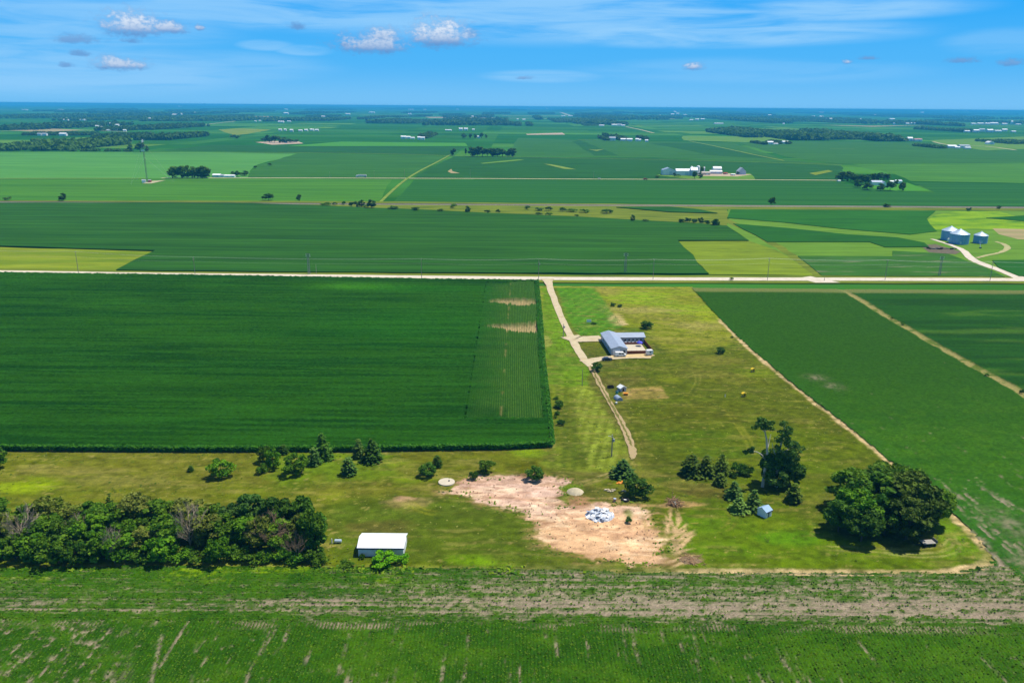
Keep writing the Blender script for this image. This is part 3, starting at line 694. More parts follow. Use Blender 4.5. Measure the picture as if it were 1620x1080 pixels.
# ---------------- foreground soybean field, right field and the turf between them
BOT = [G(-300, 903), G(0, 903), G(260, 899), G(520, 902), G(800, 904), G(1000, 907), G(1200, 909), G(1400, 910), G(1520, 908), G(1560, 901), G(1576, 888), G(1572, 876), G(1545, 846), G(1500, 800), G(1440, 752), G(1400, 720), G(1335, 667), G(1250, 602), G(1180, 543), G(1130, 493), G(1088, 447)]
def soy_mask(X, Y):
    """true where the soybeans of the foreground and the right-hand field stand"""
    turf = BOT + [G(1088, 443), G(-300, 428)]
    return sdf(X, Y, turf) > -1.1
YH = 144.5
m_soy = attr_mat('soybean_leaves', 2.2, .42, .8, .85, bd=.25)
SOIL = (174, 155, 133)
def soy_color(X, Y, rowi, part, r):
    n = fbm(X, Y, 40, 14, s=5); n2 = fbm(X, Y, 7, 5, s=6); nf = fbm(X, Y, 1.6, 1.1, o=3, s=7)
    col = np.tile(np.array(C(78, 122, 26)), (len(X), 1))
    col = mixc(col, C(60, 106, 20), sstep(.45, .65, n) * .7); col = mixc(col, C(48, 90, 14), sstep(.5, .7, fbm(X, Y, 2.6, 1.8, s=61)) * .5)
    col = mixc(col, C(92, 138, 34), sstep(.5, .72, n2) * .5)
    if part == 'rows':           # rows run away from the camera
        st = fbm(X, Y, 1.0, 18, o=3, s=11); st2 = fbm(X, Y, .7, 3, o=3, s=12)
        big = fbm(X, Y, 26, 18, s=14)
        g = sstep(.67, .80, st * .42 + st2 * .38 + nf * .1 + big * .2) * .8
        edge = sstep(2.6, .3, np.abs(Y - YH + .4)) * sstep(.46, .62, fbm(X, Y, 9, 3, s=15)) * (rowi == 1)
        spots = sstep(.76, .86, fbm(X, Y, 2.4, 1.8, o=3, s=16) * .55 + nf * .25 + big * .3) * .9
        left = sstep(-66, -84, X + (Y - 130) * .3) * sstep(.54, .70, st2 * .5 + nf * .5)
        g = np.maximum(np.maximum(g, edge), np.maximum(spots, left * .8))
        for xx, w, y_to in ((-66, .5, 140), (-58.5, .45, 144), (-40, .6, 137), (-33, .5, 141), (-13, .5, 143), (-8.6, .35, 141), (-22, .35, 139), (9.5, .5, 144), (25.5, .45, 144), (56, .4, 143), (74, .5, 144), (-84, .4, 143), (96, .45, 144)):
            lean = (X - xx - (Y - 120) * (-.28 if xx < -50 else (.0 if xx < 40 else -.12)))
            tr = sstep(w, w * .4, np.abs(lean)) * (Y < y_to) * sstep(.40, .56, fbm(X * 0 + xx, Y, 5, 3.5, s=int(xx) % 50 + 90))
            g = np.maximum(g, tr * sstep(.34, .62, nf * .6 + st2 * .4) * .7)
    elif part == 'head':         # headland rows run across
        st = fbm(X, Y, 20, .55, o=3, s=18); st2 = fbm(X, Y, 2.6, .8, o=4, s=19); big = fbm(X, Y, 50, 7, s=20)
        amt = .35 + .20 * sstep(-30, 30, X) + .16 * sstep(-60, 10, X)
        amt = amt - .22 * sstep(157, 163, Y) * (X < -45) + .12 * sstep(160, 150, Y) * (X > -60) - .25 * sstep(148.6, 146, Y)
        for ly in (152.6, 151.2, 148.9):
            amt = amt + .34 * sstep(.75, .15, np.abs(Y - ly - .0035 * X))
        fine = fbm(X, Y, .9, .35, o=2, s=62)
        g = sstep(.64, .90, st * .28 + st2 * .28 + nf * .14 + fine * .24 + big * .16 + amt * .30) * .92
        # yellow weeds in front of the hedgerow
        yw = sstep(156, 161, Y) * sstep(-10, -45, X) * sstep(.5, .62, fbm(X, Y, 14, 4, s=24)) * sstep(.4, .6, nf)
        col = mixc(col, C(140, 176, 18), yw * .85)
    else:                        # field right of the pasture: streaks along its edge
        A_ = G(1250, 602); B_ = G(1500, 800); d = np.array([B_.x - A_.x, B_.y - A_.y]); d = d / np.hypot(*d)
        U = X * d[0] + Y * d[1]; V = -X * d[1] + Y * d[0]; V0 = -A_.x * d[1] + A_.y * d[0]
        dv = V - V0
        dv = np.abs(dv)
        far = sstep(200, 330, Y)
        col = mixc(col, C(54, 94, 12), .3 + .65 * far)
        st = fbm(U, V, 24, .8, o=4, s=27); st2 = fbm(U, V, 3, .8, o=3, s=28)
        band = sstep(30, 16, dv) * sstep(225, 200, Y) + .4 * sstep(8, 3, dv)
        g = sstep(.60, .74, st * .55 + st2 * .3 + nf * .1 + band * .09 - far * .12) * .8
        col = mixc(col, C(60, 112, 46), band * .5)
        for px, py, rx, ry in ((1592, 828, 24, 20), (1614, 890, 16, 14), (1320, 612, 12, 5), (1290, 598, 14, 4), (1318, 452, 30, 6)):
            gp = G(px, py); k = ppm(gp); ky = k * (CAMH / depth(gp))
            dd = ((X - gp.x) * k / rx) ** 2 + ((Y - gp.y) * ky / ry) ** 2
            g = np.maximum(g, np.exp(-dd * .9) * sstep(.3, .66, st2 * .5 + nf * .5) * .6)
    soil = np.array(C(*SOIL))[None, :] * (.75 + .5 * nf)[:, None]
    g = np.clip(g, 0, 1)
    col = col * (1 - g[:, None]) + soil * g[:, None]
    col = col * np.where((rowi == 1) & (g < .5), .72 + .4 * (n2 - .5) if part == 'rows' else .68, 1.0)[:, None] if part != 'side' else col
    return col * r.uniform(.8, 1.2, len(X))[:, None], g
parts = []
rng = np.random.default_rng(11)
X, Y, q, nx, ny = grid(-205, 250, 96, YH + .5, .36, .5)
Y = Y + rng.uniform(-.18, .18, Y.shape); ri = np.tile(np.arange(nx), ny) % 2
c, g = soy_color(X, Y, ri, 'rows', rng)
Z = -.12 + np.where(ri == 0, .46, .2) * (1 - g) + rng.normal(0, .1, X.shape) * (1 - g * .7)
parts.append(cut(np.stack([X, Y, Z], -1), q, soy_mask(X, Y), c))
X, Y, q, nx, ny = grid(-230, 260, YH, 168.2, .5, .36)
X = X + rng.uniform(-.18, .18, X.shape); ri = np.repeat(np.arange(ny), nx) % 2
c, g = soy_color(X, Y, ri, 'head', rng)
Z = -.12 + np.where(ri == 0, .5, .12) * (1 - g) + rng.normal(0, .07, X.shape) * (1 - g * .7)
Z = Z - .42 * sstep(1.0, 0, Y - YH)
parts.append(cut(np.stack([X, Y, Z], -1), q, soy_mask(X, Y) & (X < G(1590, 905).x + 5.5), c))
div = PX((1313, 447), (1360, 474), (1420, 511), (1480, 545), (1530, 574), (1575, 598), (1622, 626), (1760, 705))
DIVP = div + [G(2100, 705), G(2100, 447)]
X, Y, q, nx, ny = grid(20, 330, 140, 473, .8, .8)
X = X + rng.uniform(-.25, .25, X.shape); Y = Y + rng.uniform(-.25, .25, Y.shape)
c, g = soy_color(X, Y, np.zeros(len(X), int), 'side', rng)
right_of_div = sdf(X, Y, DIVP) < 0
hc = sstep(.4, .6, fbm(X, Y, 80, 5, s=40))
c = np.where(right_of_div[:, None], (np.array(C(44, 88, 24))[None, :] * (.85 + .3 * hc)[:, None] + np.array(C(90, 110, 60))[None, :] * (.35 * sstep(.56, .72, fbm(X, Y, 50, 9, s=41)))[:, None]) * rng.uniform(.85, 1.15, len(X))[:, None], c)
dd = ldist(X, Y, div) + (fbm(X, Y, 5, s=44) - .5) * 2.2
t = sstep(2.6, 1.2, dd)
c = mixc(c, C(178, 166, 100), t * .85); c = mixc(c, C(84, 116, 40), t * sstep(.52, .62, fbm(X, Y, 3, s=45)) * .8)
c = mixc(c, C(140, 146, 80), sstep(460, 466, Y + 3 * (fbm(X, Y, 30, s=46) - .5)) * .75)
Z = -.1 + .42 * (1 - g) * (1 - t) + rng.normal(0, .08, X.shape)
Z = Z - .5 * sstep(3.5, 1.0, X - G(1590, 905).x) * (Y < 170)
keep = soy_mask(X, Y) & ((Y > 168.2) | (X > G(1590, 905).x + 1))
parts.append(cut(np.stack([X, Y, Z], -1), q, keep, c))
vs, qs, cs = [], [], []; o_ = 0
for v, qq, c in parts[:2]:
    vs.append(v); qs.append(qq + o_); cs.append(c); o_ += len(v)
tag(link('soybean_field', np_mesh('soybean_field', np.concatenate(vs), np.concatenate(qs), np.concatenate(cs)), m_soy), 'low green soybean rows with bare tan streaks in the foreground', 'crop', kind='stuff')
v, qq, c = parts[2]
tag(link('soybean_field', np_mesh('soybean_side', v, qq, c), m_soy), 'smooth dark green soybean field right of the pasture', 'crop', kind='stuff')
tag(sheet('field_soil', [(-700, 1500), (-700, 880), (2300, 880), (2300, 1500)], mat('field_soil', C(*SOIL), 1, .2, .6), 'bare soil under the foreground soybeans', 'ground', z=-.3), kind='structure')
# ---------------- the turf of the acreage
X, Y, q, nx, ny = grid(-262, 172, 160, 476, .55, .55)
rng = np.random.default_rng(21)
X = X + rng.uniform(-.2, .2, X.shape); Y = Y + rng.uniform(-.2, .2, Y.shape)
turf = BOT + [G(1088, 443), G(-420, 426)]
ts = sdf(X, Y, turf)
cs_ = sdf(X, Y, corn_poly)
keep = (ts < .45) & (cs_ > -1.5)
n30 = fbm(X, Y, 34, 16, s=51); n8 = fbm(X, Y, 9, 5, s=52); n2 = fbm(X, Y, 2.2, 1.6, o=3, s=53); nstr = fbm(X, Y, 22, 3, s=54); n60 = fbm(X, Y, 70, 40, s=55)
col = np.tile(np.array(C(98, 116, 36)), (len(X), 1))
col = mixc(col, C(82, 112, 28), sstep(.44, .6, n30) * .8)
col = mixc(col, C(132, 134, 62), sstep(.52, .7, nstr) * .6)
col = mixc(col, C(104, 104, 48), sstep(.52, .68, n60) * .55)
def region(pts, c, st=.8, soft=2.5, jit=3.0, ns=8):
    global col
    d = sdf(X, Y, PX(*pts)) + (fbm(X, Y, ns, s=60) - .5) * jit * 2
    t = sstep(soft, -soft, d)
    col = mixc(col, C(*c), t * st)
    return t
def patch(px, py, rx, ry, c, st=.8, jit=1.0):
    global col
    g = G(px, py); k = ppm(g); ky = k * (CAMH / depth(g))
    d = np.sqrt(((X - g.x) * k / rx) ** 2 + ((Y - g.y) * ky / ry) ** 2)
    t = sstep(1.15, .45, d + (n8 - .5) * jit + (n2 - .5) * jit * .6)
    col = mixc(col, C(*c), t * st)
    return t
def track(pts, wd, c, st=.7, pair=0, brk=.4):
    """wheel marks: a line, or two lines pair metres apart"""
    global col
    P = PX(*pts); Q = []
    for i in range(len(P) - 1):
        p0 = P[max(i - 1, 0)]; p1 = P[i]; p2 = P[i + 1]; p3 = P[min(i + 2, len(P) - 1)]
        for k in range(5):
            t = k / 5
            Q.append(.5 * ((2 * p1) + (p2 - p0) * t + (2 * p0 - 5 * p1 + 4 * p2 - p3) * t * t + (3 * p1 - p0 - 3 * p2 + p3) * t ** 3))
    Q.append(P[-1])
    lines = []
    for off in ((-pair / 2, pair / 2) if pair else (0,)):
        ln = []
        for i, p in enumerate(Q):
            d_ = (Q[min(i + 1, len(Q) - 1)] - Q[max(i - 1, 0)]).normalized(); ln.append(Vector((p.x - d_.y * off, p.y + d_.x * off, 0)))
        lines.append(ln)
    xs = [p.x for p in Q]; ys = [p.y for p in Q]; m = 4
    s = (X > min(xs) - m) & (X < max(xs) + m) & (Y > min(ys) - m) & (Y < max(ys) + m)
    if not s.any(): return
    d = np.minimum.reduce([ldist(X[s], Y[s], ln) for ln in lines])
    de = np.minimum(np.hypot(X[s] - Q[0].x, Y[s] - Q[0].y), np.hypot(X[s] - Q[-1].x, Y[s] - Q[-1].y))
    wd = wd * .7
    t = sstep(wd * .7 + .3, wd * .2, d + (n2[s] - .5) * .7) * st * (.85 if c != TR else 1.25) * sstep(0, 3 if c == TR else 5, de) * sstep((.15 if c == TR else brk) - .1, (.15 if c == TR else brk) + .2, n8[s] * .5 + n2[s] * .5 + .06)
    col[s] = mixc(col[s], C(*c), t)
nm1 = fbm(X, Y, 4.5, 2.4, o=4, s=91); nm2 = fbm(X, Y, 1.3, .9, o=2, s=92); nm3 = fbm(X, Y, 13, 2.0, o=4, s=93)
# --- strips and paddocks
region([(-400, 712), (860, 708), (870, 760), (700, 790), (520, 800), (520, 905), (-400, 905)], (112, 122, 42), .55, 4)
region([(520, 790), (700, 785), (850, 800), (880, 880), (1000, 905), (520, 905)], (84, 112, 36), .8, 4)
region([(850, 446), (868, 446), (905, 535), (935, 580), (930, 612), (866, 612)], (100, 148, 40), .8, 1.2, 1.2)
region([(862, 610), (932, 610), (985, 690), (1000, 725), (970, 748), (878, 745)], (122, 144, 62), .9, 1.2, 1.2)
region([(880, 640), (905, 640), (930, 735), (885, 740)], (92, 110, 48), .8, 3, 3)
region([(878, 446), (935, 446), (985, 516), (950, 530), (915, 530), (896, 500)], (92, 146, 44), .9, 1.2, 1)
region([(935, 446), (1088, 447), (1130, 493), (1180, 543), (1060, 560), (1015, 520), (985, 516)], (124, 142, 36), .8, 2)
region([(1040, 560), (1180, 545), (1250, 602), (1335, 667), (1400, 720), (1300, 740), (1000, 690), (985, 650)], (98, 118, 26), .75, 3)
region([(1000, 690), (1200, 660), (1330, 690), (1420, 735), (1300, 770), (1060, 730)], (98, 122, 22), .6, 5, 8)
region([(1040, 840), (1150, 800), (1310, 830), (1440, 880), (1545, 850), (1570, 885), (1540, 904), (1080, 900)], (98, 132, 16), .85, 3, 5)
region([(1150, 740), (1300, 760), (1300, 830), (1140, 800)], (104, 128, 34), .6, 4, 6)
region([(1440, 760), (1500, 805), (1560, 865), (1565, 890), (1500, 880), (1480, 840)], (112, 158, 48), .8, 2, 2)
region([(0, 884), (520, 884), (700, 892), (700, 905), (0, 905)], (118, 140, 34), .7, 1.5, 2)
region([(440, 700), (620, 716), (650, 760), (420, 770)], (92, 136, 20), .6, 5, 8)
# --- patches
for a in ((45, 768, 60, 16, (136, 168, 22), .85), (110, 745, 90, 10, (128, 130, 56), .6), (200, 760, 110, 12, (122, 126, 56), .5), (750, 886, 48, 12, (116, 164, 20), .9), (790, 892, 40, 8, (108, 152, 24), .7),
          (600, 835, 60, 14, (104, 100, 46), .6), (650, 795, 40, 9, (190, 166, 120), .55), (640, 790, 18, 5, (196, 166, 130), .7), (650, 800, 40, 10, (140, 146, 60), .5), (520, 785, 30, 14, (140, 156, 60), .6),
          (660, 757, 46, 6, (130, 160, 34), .7), (640, 735, 40, 8, (128, 150, 50), .5), (780, 724, 70, 6, (112, 130, 40), .6), (840, 715, 40, 8, (126, 164, 40), .75), (830, 737, 44, 9, (92, 100, 24), .75), (870, 735, 20, 8, (120, 150, 60), .6),
          (1010, 470, 60, 12, (128, 172, 12), .8), (1085, 488, 60, 12, (126, 166, 14), .7), (960, 460, 26, 8, (150, 150, 70), .6), (1060, 462, 60, 6, (128, 160, 30), .6), (1010, 490, 70, 6, (172, 166, 100), .55),
          (1100, 515, 60, 7, (170, 164, 96), .5), (1040, 505, 50, 6, (120, 130, 50), .5), (1120, 500, 30, 10, (140, 168, 16), .7), (975, 505, 14, 10, (214, 198, 140), .6), (985, 512, 9, 4, (222, 206, 150), .7), (1090, 540, 60, 9, (138, 144, 50), .6),
          (1040, 575, 50, 8, (96, 118, 30), .5), (1110, 590, 60, 12, (120, 124, 46), .6), (1060, 600, 26, 8, (130, 146, 44), .6), (1160, 600, 60, 14, (112, 126, 32), .6), (1195, 590, 40, 8, (122, 150, 26), .6), (1130, 570, 50, 8, (140, 140, 60), .5),
          (1100, 650, 110, 18, (96, 108, 30), .7), (1090, 690, 80, 10, (90, 128, 14), .7), (1250, 690, 80, 12, (104, 130, 20), .6), (1300, 740, 50, 14, (100, 130, 24), .7), (1150, 715, 90, 10, (88, 126, 18), .6), (1050, 720, 46, 14, (84, 104, 22), .6),
          (1080, 770, 46, 14, (104, 106, 46), .75), (1125, 780, 40, 10, (110, 104, 50), .6), (1060, 748, 40, 8, (88, 108, 26), .6), (1100, 826, 60, 18, (98, 140, 20), .8), (1150, 870, 90, 14, (96, 138, 18), .7), (1250, 850, 60, 16, (96, 148, 16), .7),
          (1340, 880, 80, 10, (96, 132, 26), .6), (1430, 866, 60, 7, (120, 128, 52), .7), (1520, 860, 30, 18, (106, 150, 34), .6), (1250, 760, 50, 16, (110, 130, 36), .6), (1225, 830, 40, 10, (122, 148, 44), .5), (935, 715, 40, 16, (88, 112, 52), .5),
          (960, 765, 26, 8, (120, 140, 50), .6), (905, 790, 26, 10, (96, 134, 32), .8), (1010, 800, 30, 4, (200, 170, 120), .7), (1085, 797, 34, 5, (214, 182, 132), .85), (1060, 800, 30, 4, (206, 176, 128), .7), (980, 793, 22, 3, (180, 160, 110), .4),
          (890, 520, 20, 40, (110, 160, 40), .5), (866, 660, 6, 40, (140, 150, 70), .7), (855, 470, 5, 20, (140, 160, 70), .6), (905, 600, 26, 20, (112, 156, 34), .6), (865, 540, 8, 10, (176, 180, 96), .5), (893, 650, 14, 10, (100, 112, 50), .6)):
    patch(*a)
# --- mown swaths: light and dark stripes in the strip and the lawn by the driveway
def stripes(poly, ang, per, c, st):
    global col
    t = sstep(1.5, -1.5, sdf(X, Y, PX(*poly)))
    u = X * math.cos(ang) + Y * math.sin(ang)
    col = mixc(col, C(*c), t * st * sstep(.1, .7, .5 + .5 * np.sin(u * 2 * PI / per + 1.5 * (n30 - .5))) * (.6 + .8 * n2))
stripes([(905, 612), (932, 610), (985, 690), (998, 722), (965, 742), (930, 740)], math.radians(-12), 3.4, (142, 166, 96), .7)
stripes([(862, 612), (905, 612), (930, 740), (885, 742)], math.radians(-4), 3.0, (84, 110, 42), .55)
stripes([(878, 446), (935, 446), (985, 516), (950, 530), (915, 530), (896, 500)], math.radians(-25), 5.5, (76, 124, 40), .6)
stripes([(935, 446), (1088, 447), (1180, 543), (1060, 560), (1015, 520)], math.radians(80), 9, (150, 150, 70), .25)
# --- garden, dirt pad, bare rims
gd = region([(984, 615), (1046, 610), (1058, 629), (985, 632)], (164, 152, 84), .85, .8, .8, 3)
col = mixc(col, C(196, 172, 116), gd * sstep(.5, .66, n8) * .8)
pad = [(716, 768), (733, 756), (790, 751), (850, 752), (880, 754), (905, 762), (896, 770), (886, 790), (896, 800), (910, 797), (945, 796), (1008, 801), (1034, 814), (1038, 836), (1056, 868), (1050, 892), (1000, 893), (930, 884), (876, 868), (850, 850), (846, 824), (820, 806), (772, 798), (736, 784), (704, 778)]
dpad = sdf(X, Y, PX(*pad)) + (fbm(X, Y, 5, 2.4, s=71) - .5) * 7 + (n2 - .5) * 2.4
tp = sstep(.8, -.8, dpad)
dn = fbm(X, Y, 14, 3.2, s=72); dn2 = fbm(X, Y, 3.4, .9, o=4, s=73)
dirt = np.tile(np.array(C(230, 192, 168)), (len(X), 1))
g1 = G(970, 850); orange = sstep(1.2, .5, np.hypot((X - g1.x) / 34, (Y - g1.y) / 17) + (n8 - .5) * .6)
dirt = dirt * (1 - orange[:, None]) + np.array(C(234, 188, 142))[None, :] * orange[:, None]
dirt = dirt * (1 - (sstep(.54, .7, dn) * .6)[:, None]) + np.array(C(190, 146, 112))[None, :] * (sstep(.54, .7, dn) * .6)[:, None]
dirt = dirt * (1 - (sstep(.56, .7, dn2) * .5)[:, None]) + np.array(C(166, 122, 92))[None, :] * (sstep(.56, .7, dn2) * .5)[:, None]
dirt = dirt * (1 - (sstep(.6, .46, dn2) * sstep(.5, .6, n8) * .5)[:, None]) + np.array(C(246, 216, 176))[None, :] * (sstep(.6, .46, dn2) * sstep(.5, .6, n8) * .5)[:, None]
drim = sstep(-7, -.5, dpad) * sstep(.46, .6, n2 * .6 + dn2 * .4)
dirt = dirt * (1 - (drim * .5)[:, None]) + np.array(C(128, 104, 66))[None, :] * (drim * .5)[:, None]
col = col * (1 - tp[:, None]) + dirt * tp[:, None]
col = mixc(col, C(196, 168, 116), sstep(5, 0, dpad) * (1 - tp) * sstep(.48, .62, fbm(X, Y, 4, 1.2, s=74)) * .6)
patch(915, 795, 20, 14, (176, 136, 104), .8, .7); patch(905, 772, 20, 7, (102, 138, 36), .9, .5); patch(995, 812, 10, 9, (86, 116, 40), .7)
patch(1058, 888, 20, 10, (150, 122, 84), .8); patch(1090, 884, 32, 9, (150, 128, 90), .75, 1.3); patch(840, 753, 28, 5, (168, 128, 104), .8); patch(800, 760, 40, 5, (196, 158, 130), .6)
# --- wheel marks
TR = (214, 190, 142)
for pts, wd, c, st, pr in (
        ([(1000, 725), (985, 742), (960, 752), (930, 762), (905, 768)], 1.2, (176, 166, 110), .8, 1.9), ([(1003, 725), (1012, 745), (1030, 762), (1060, 778), (1120, 792)], .8, (132, 146, 64), .7, 2.0),
        ([(1003, 725), (1008, 750), (1022, 775), (1040, 800)], .8, (126, 144, 62), .6, 2.0), ([(1055, 820), (1062, 840), (1056, 860)], .8, TR, .9, 1.8), ([(1062, 800), (1058, 830), (1050, 850)], .7, TR, .9, 0),
        ([(1094, 842), (1080, 855), (1064, 872)], .9, TR, .9, 1.8), ([(1088, 836), (1070, 846), (1054, 856)], .9, TR, .9, 0), ([(1070, 812), (1072, 830), (1062, 846)], .8, TR, .8, 0), ([(1060, 880), (1085, 870), (1100, 868)], .7, TR, .7, 0),
        ([(1055, 895), (1080, 886), (1110, 882)], .8, TR, .8, 1.8), ([(1046, 838), (1066, 842), (1080, 834), (1090, 826)], .9, TR, .9, 0), ([(1052, 862), (1074, 850), (1094, 836)], .9, TR, .9, 1.9), ([(1058, 876), (1076, 864), (1092, 846)], .9, TR, .9, 0), ([(1050, 812), (1058, 824), (1054, 838)], .9, TR, .9, 0), ([(1068, 804), (1076, 822), (1068, 838)], .7, TR, .8, 0), ([(1020, 806), (1026, 830), (1030, 850)], .8, (150, 140, 70), .6, 1.8), ([(880, 870), (940, 880), (1040, 884)], .9, (190, 146, 100), .7, 1.9), ([(760, 775), (840, 790), (900, 820), (960, 850)], .9, (200, 156, 124), .6, 2.0), ([(880, 800), (910, 830), (970, 850), (1040, 856)], .9, (196, 150, 110), .6, 2.0), ([(1000, 720), (1060, 720), (1150, 730)], .8, (120, 140, 50), .6, 2), ([(1080, 600), (1100, 590), (1104, 604), (1092, 625)], .7, (150, 154, 74), .7, 1.8),
        ([(1150, 650), (1170, 675), (1185, 700), (1190, 720)], .8, (150, 154, 60), .7, 1.8), ([(1140, 640), (1160, 664), (1180, 690)], .6, (140, 150, 56), .5, 0), ([(1230, 716), (1290, 735), (1340, 746)], .8, (130, 150, 50), .6, 2),
        ([(1180, 740), (1240, 728), (1300, 730)], .7, (124, 146, 46), .5, 2), ([(1290, 866), (1360, 868), (1440, 872), (1490, 866), (1506, 852), (1496, 838)], .7, (172, 176, 100), .75, 1.8),
        ([(1380, 870), (1450, 878), (1500, 874), (1513, 862), (1504, 846)], .7, (172, 178, 104), .7, 1.6), ([(1478, 868), (1494, 862), (1498, 852)], .7, (176, 180, 110), .7, 0), ([(1320, 872), (1400, 874)], .7, (150, 150, 70), .6, 0),
        ([(1540, 846), (1520, 820), (1490, 800)], .7, (150, 170, 80), .5, 2), ([(1140, 800), (1160, 816), (1150, 835), (1120, 840)], .7, (132, 136, 60), .6, 1.8), ([(640, 790), (670, 808), (700, 812)], .7, (150, 158, 60), .7, 1.8),
        ([(560, 772), (640, 768), (700, 772)], .9, (110, 116, 48), .5, 2), ([(840, 856), (870, 846), (890, 852)], .8, (196, 160, 120), .7, 1.8), ([(0, 745), (150, 756), (300, 764), (420, 766)], .8, (140, 142, 70), .45, 2),
        ([(1030, 566), (1060, 566), (1120, 562)], .8, (150, 150, 76), .5, 1.8), ([(970, 600), (1000, 640), (1010, 700)], .8, (112, 128, 44), .4, 2), ([(985, 640), (1006, 690), (1012, 720)], .8, (136, 150, 70), .5, 0)):
    track(pts, wd, c, st, pr)
# --- dry rim along the field edge and under the corn
e = -ts + (n8 - .5) * 2.4
rim = .85 * sstep(3.0, 1.8, e) * ((X > 20) | (Y < 175)) * (Y < 400)
strong = sstep(25, 48, X) * sstep(172, 165, Y) + (Y > 176) * .8
col = mixc(col, C(214, 196, 146), rim * np.clip(strong + .5 * (X > 60), .12, 1) * sstep(.22, .5, nm1 * .5 + n2 * .5) * (.7 + .6 * n2))
ce = cs_ + (n8 - .5) * 1.2
col = mixc(col, C(160, 164, 90), sstep(1.6, .4, ce) * .7)
col = mixc(col, C(146, 154, 84), sstep(470, 474, Y + (n8 - .5) * 4) * .7)
veg = (1 - tp)
col = mixc(col, C(70, 88, 22), sstep(.54, .72, nm1) * .42 * veg)
col = mixc(col, C(150, 150, 76), sstep(.57, .74, nm3) * .42 * veg)
col = mixc(col, C(176, 166, 100), sstep(.66, .8, nm2 * .6 + nm1 * .4) * .5 * veg)
col = mixc(col, C(58, 84, 16), sstep(.60, .8, 1 - nm2) * .35 * veg)
col = col * (1.06 + .95 * (n2 - .5) + .3 * (nm2 - .5) + .16 * sstep(-20, -60, X) + .16 * sstep(330, 380, Y))[:, None]
east = sstep(30, 52, X) * sstep(360, 300, Y) * sstep(176, 200, Y + n8 * 6) * veg * (1 - rim)                 # the pasture is duller and browner than the strip
col = col * (1 + east[:, None] * np.array((-.11, -.09, -.26))[None, :])
col = col * (1 + veg[:, None] * np.array((.08, -.05, -.08))[None, :] + (1 - veg)[:, None] * .20)
Z = .18 * (fbm(X, Y, 3, s=81) - .5) + .5 * (n30 - .5) + rng.normal(0, .05, X.shape) * (1 - tp * .7)
Z = np.where(tp > .5, Z * .4 - .05, Z)
v, q2, cc = cut(np.stack([X, Y, Z * .6], -1), q, keep, col)
m_turf = attr_mat('turf', 2.4, .45, .7, .95, bd=.25)
tag(link('pasture', np_mesh('pasture', v, q2, cc), m_turf), 'mown grass acreage with a bare dirt pad and wheel tracks', 'ground', kind='structure')
# --- driveways and pads on the turf
m_drive = mat('drive_gravel', C(232, 214, 176), .95, .14, .5, spec=.1, var2=(C(206, 180, 136), .25, .5, .7))
m_drive2 = mat('worn_drive', C(206, 180, 136), .95, .2, .6, spec=.1, var2=(C(158, 150, 92), .6, .5, .66))
ribbon('driveway', [(866, 441), (869, 452), (885, 495), (904, 535), (922, 566), (934, 580)], [9, 4.0, 3.6, 3.7, 3.4, 2.6], m_drive, 'pale gravel driveway from the road to the metal house', 'driveway', .22, wob=.5)
ribbon('driveway', [(901, 532), (912, 536.5), (930, 536.5), (952, 535.5)], [10, 9, 9, 9.5], m_drive, 'gravel spur to the left end of the metal house', 'driveway', .235, wob=.4)
ribbon('driveway', [(924, 574), (945, 569), (966, 566.5), (1000, 565), (1030, 566)], [7, 5, 5, 4.2, 2.2], m_drive, 'gravel spur past the front of the metal house', 'driveway', .25, wob=.4)
ribbon('driveway', [(933, 577), (945, 600), (960, 628), (978, 660), (992, 688), (1001, 715), (1000, 727)], [2.6, 2.2, 2.0, 2.1, 2.3, 2.6, .9], m_drive2, 'worn two-wheel dirt track down to the spruce', 'driveway', .215, wob=.7)
ribbon('track_centre', [(934, 579), (945, 600), (960, 628), (978, 660), (992, 688), (999, 706)], [.5, .7, .8, .7, .7, .5], mat('track_grass', C(134, 130, 70), 1, .3, .8, spec=.03), 'worn grass strip between the two wheel tracks of the dirt track', 'grass', .235, wob=.6, sub=9)

# --- loose tufts: taller grass in the turf, weeds on the rims, leaf clumps of the soybeans
def tufts(name, label, cat, n, poly, x0, x1, y0, y1, size, h, m, dens, seed, lo=-.02, flat=.6):
    r = np.random.default_rng(seed)
    x = r.uniform(x0, x1, n); y = r.uniform(y0, y1, n)
    k = dens(x, y) > r.uniform(0, 1, n)
    if poly is not None: k &= sdf(x, y, poly) < 0
    x, y = x[k], y[k]; n = len(x)
    c = np.stack([x, y, lo + h * r.uniform(.2, 1, n)], -1)
    v, q = quads(c, size * r.uniform(.5, 1.4, n), r, np.tile(np.array([0, -.15, 1.]), (n, 1)), flat)
    v[:, 2] = np.maximum(v[:, 2], lo)
    return tag(link(name, np_mesh(name, v, q), m), label, cat, kind='stuff')
m_t1 = leaf_mat('tuft_green', C(72, 96, 24, 1.1), C(110, 126, 44, 1.1), .1); m_t2 = leaf_mat('tuft_dry', C(112, 122, 50, 1.05), C(150, 150, 78, 1.05), .1)
m_t3 = leaf_mat('soy_leaf_clumps', C(74, 116, 20, 1.2), C(110, 146, 40, 1.2), .25); m_t4 = leaf_mat('rim_weeds', C(64, 104, 16, 1.2), C(136, 160, 40, 1.2), .15)
TP = BOT + [G(1088, 443), G(-420, 426)]
far_of = lambda x, y: (sdf(x, y, corn_poly) > 1) & (sdf(x, y, PX(*pad)) > -1)
tufts('grass_tufts', 'tufts of taller green grass in the pasture and strip', 'grass', 30000, TP, -200, 170, 166, 440, .42, .16, m_t1, lambda x, y: far_of(x, y) * sstep(.48, .62, fbm(x, y, 9, 4, s=110)) * .8, 1)
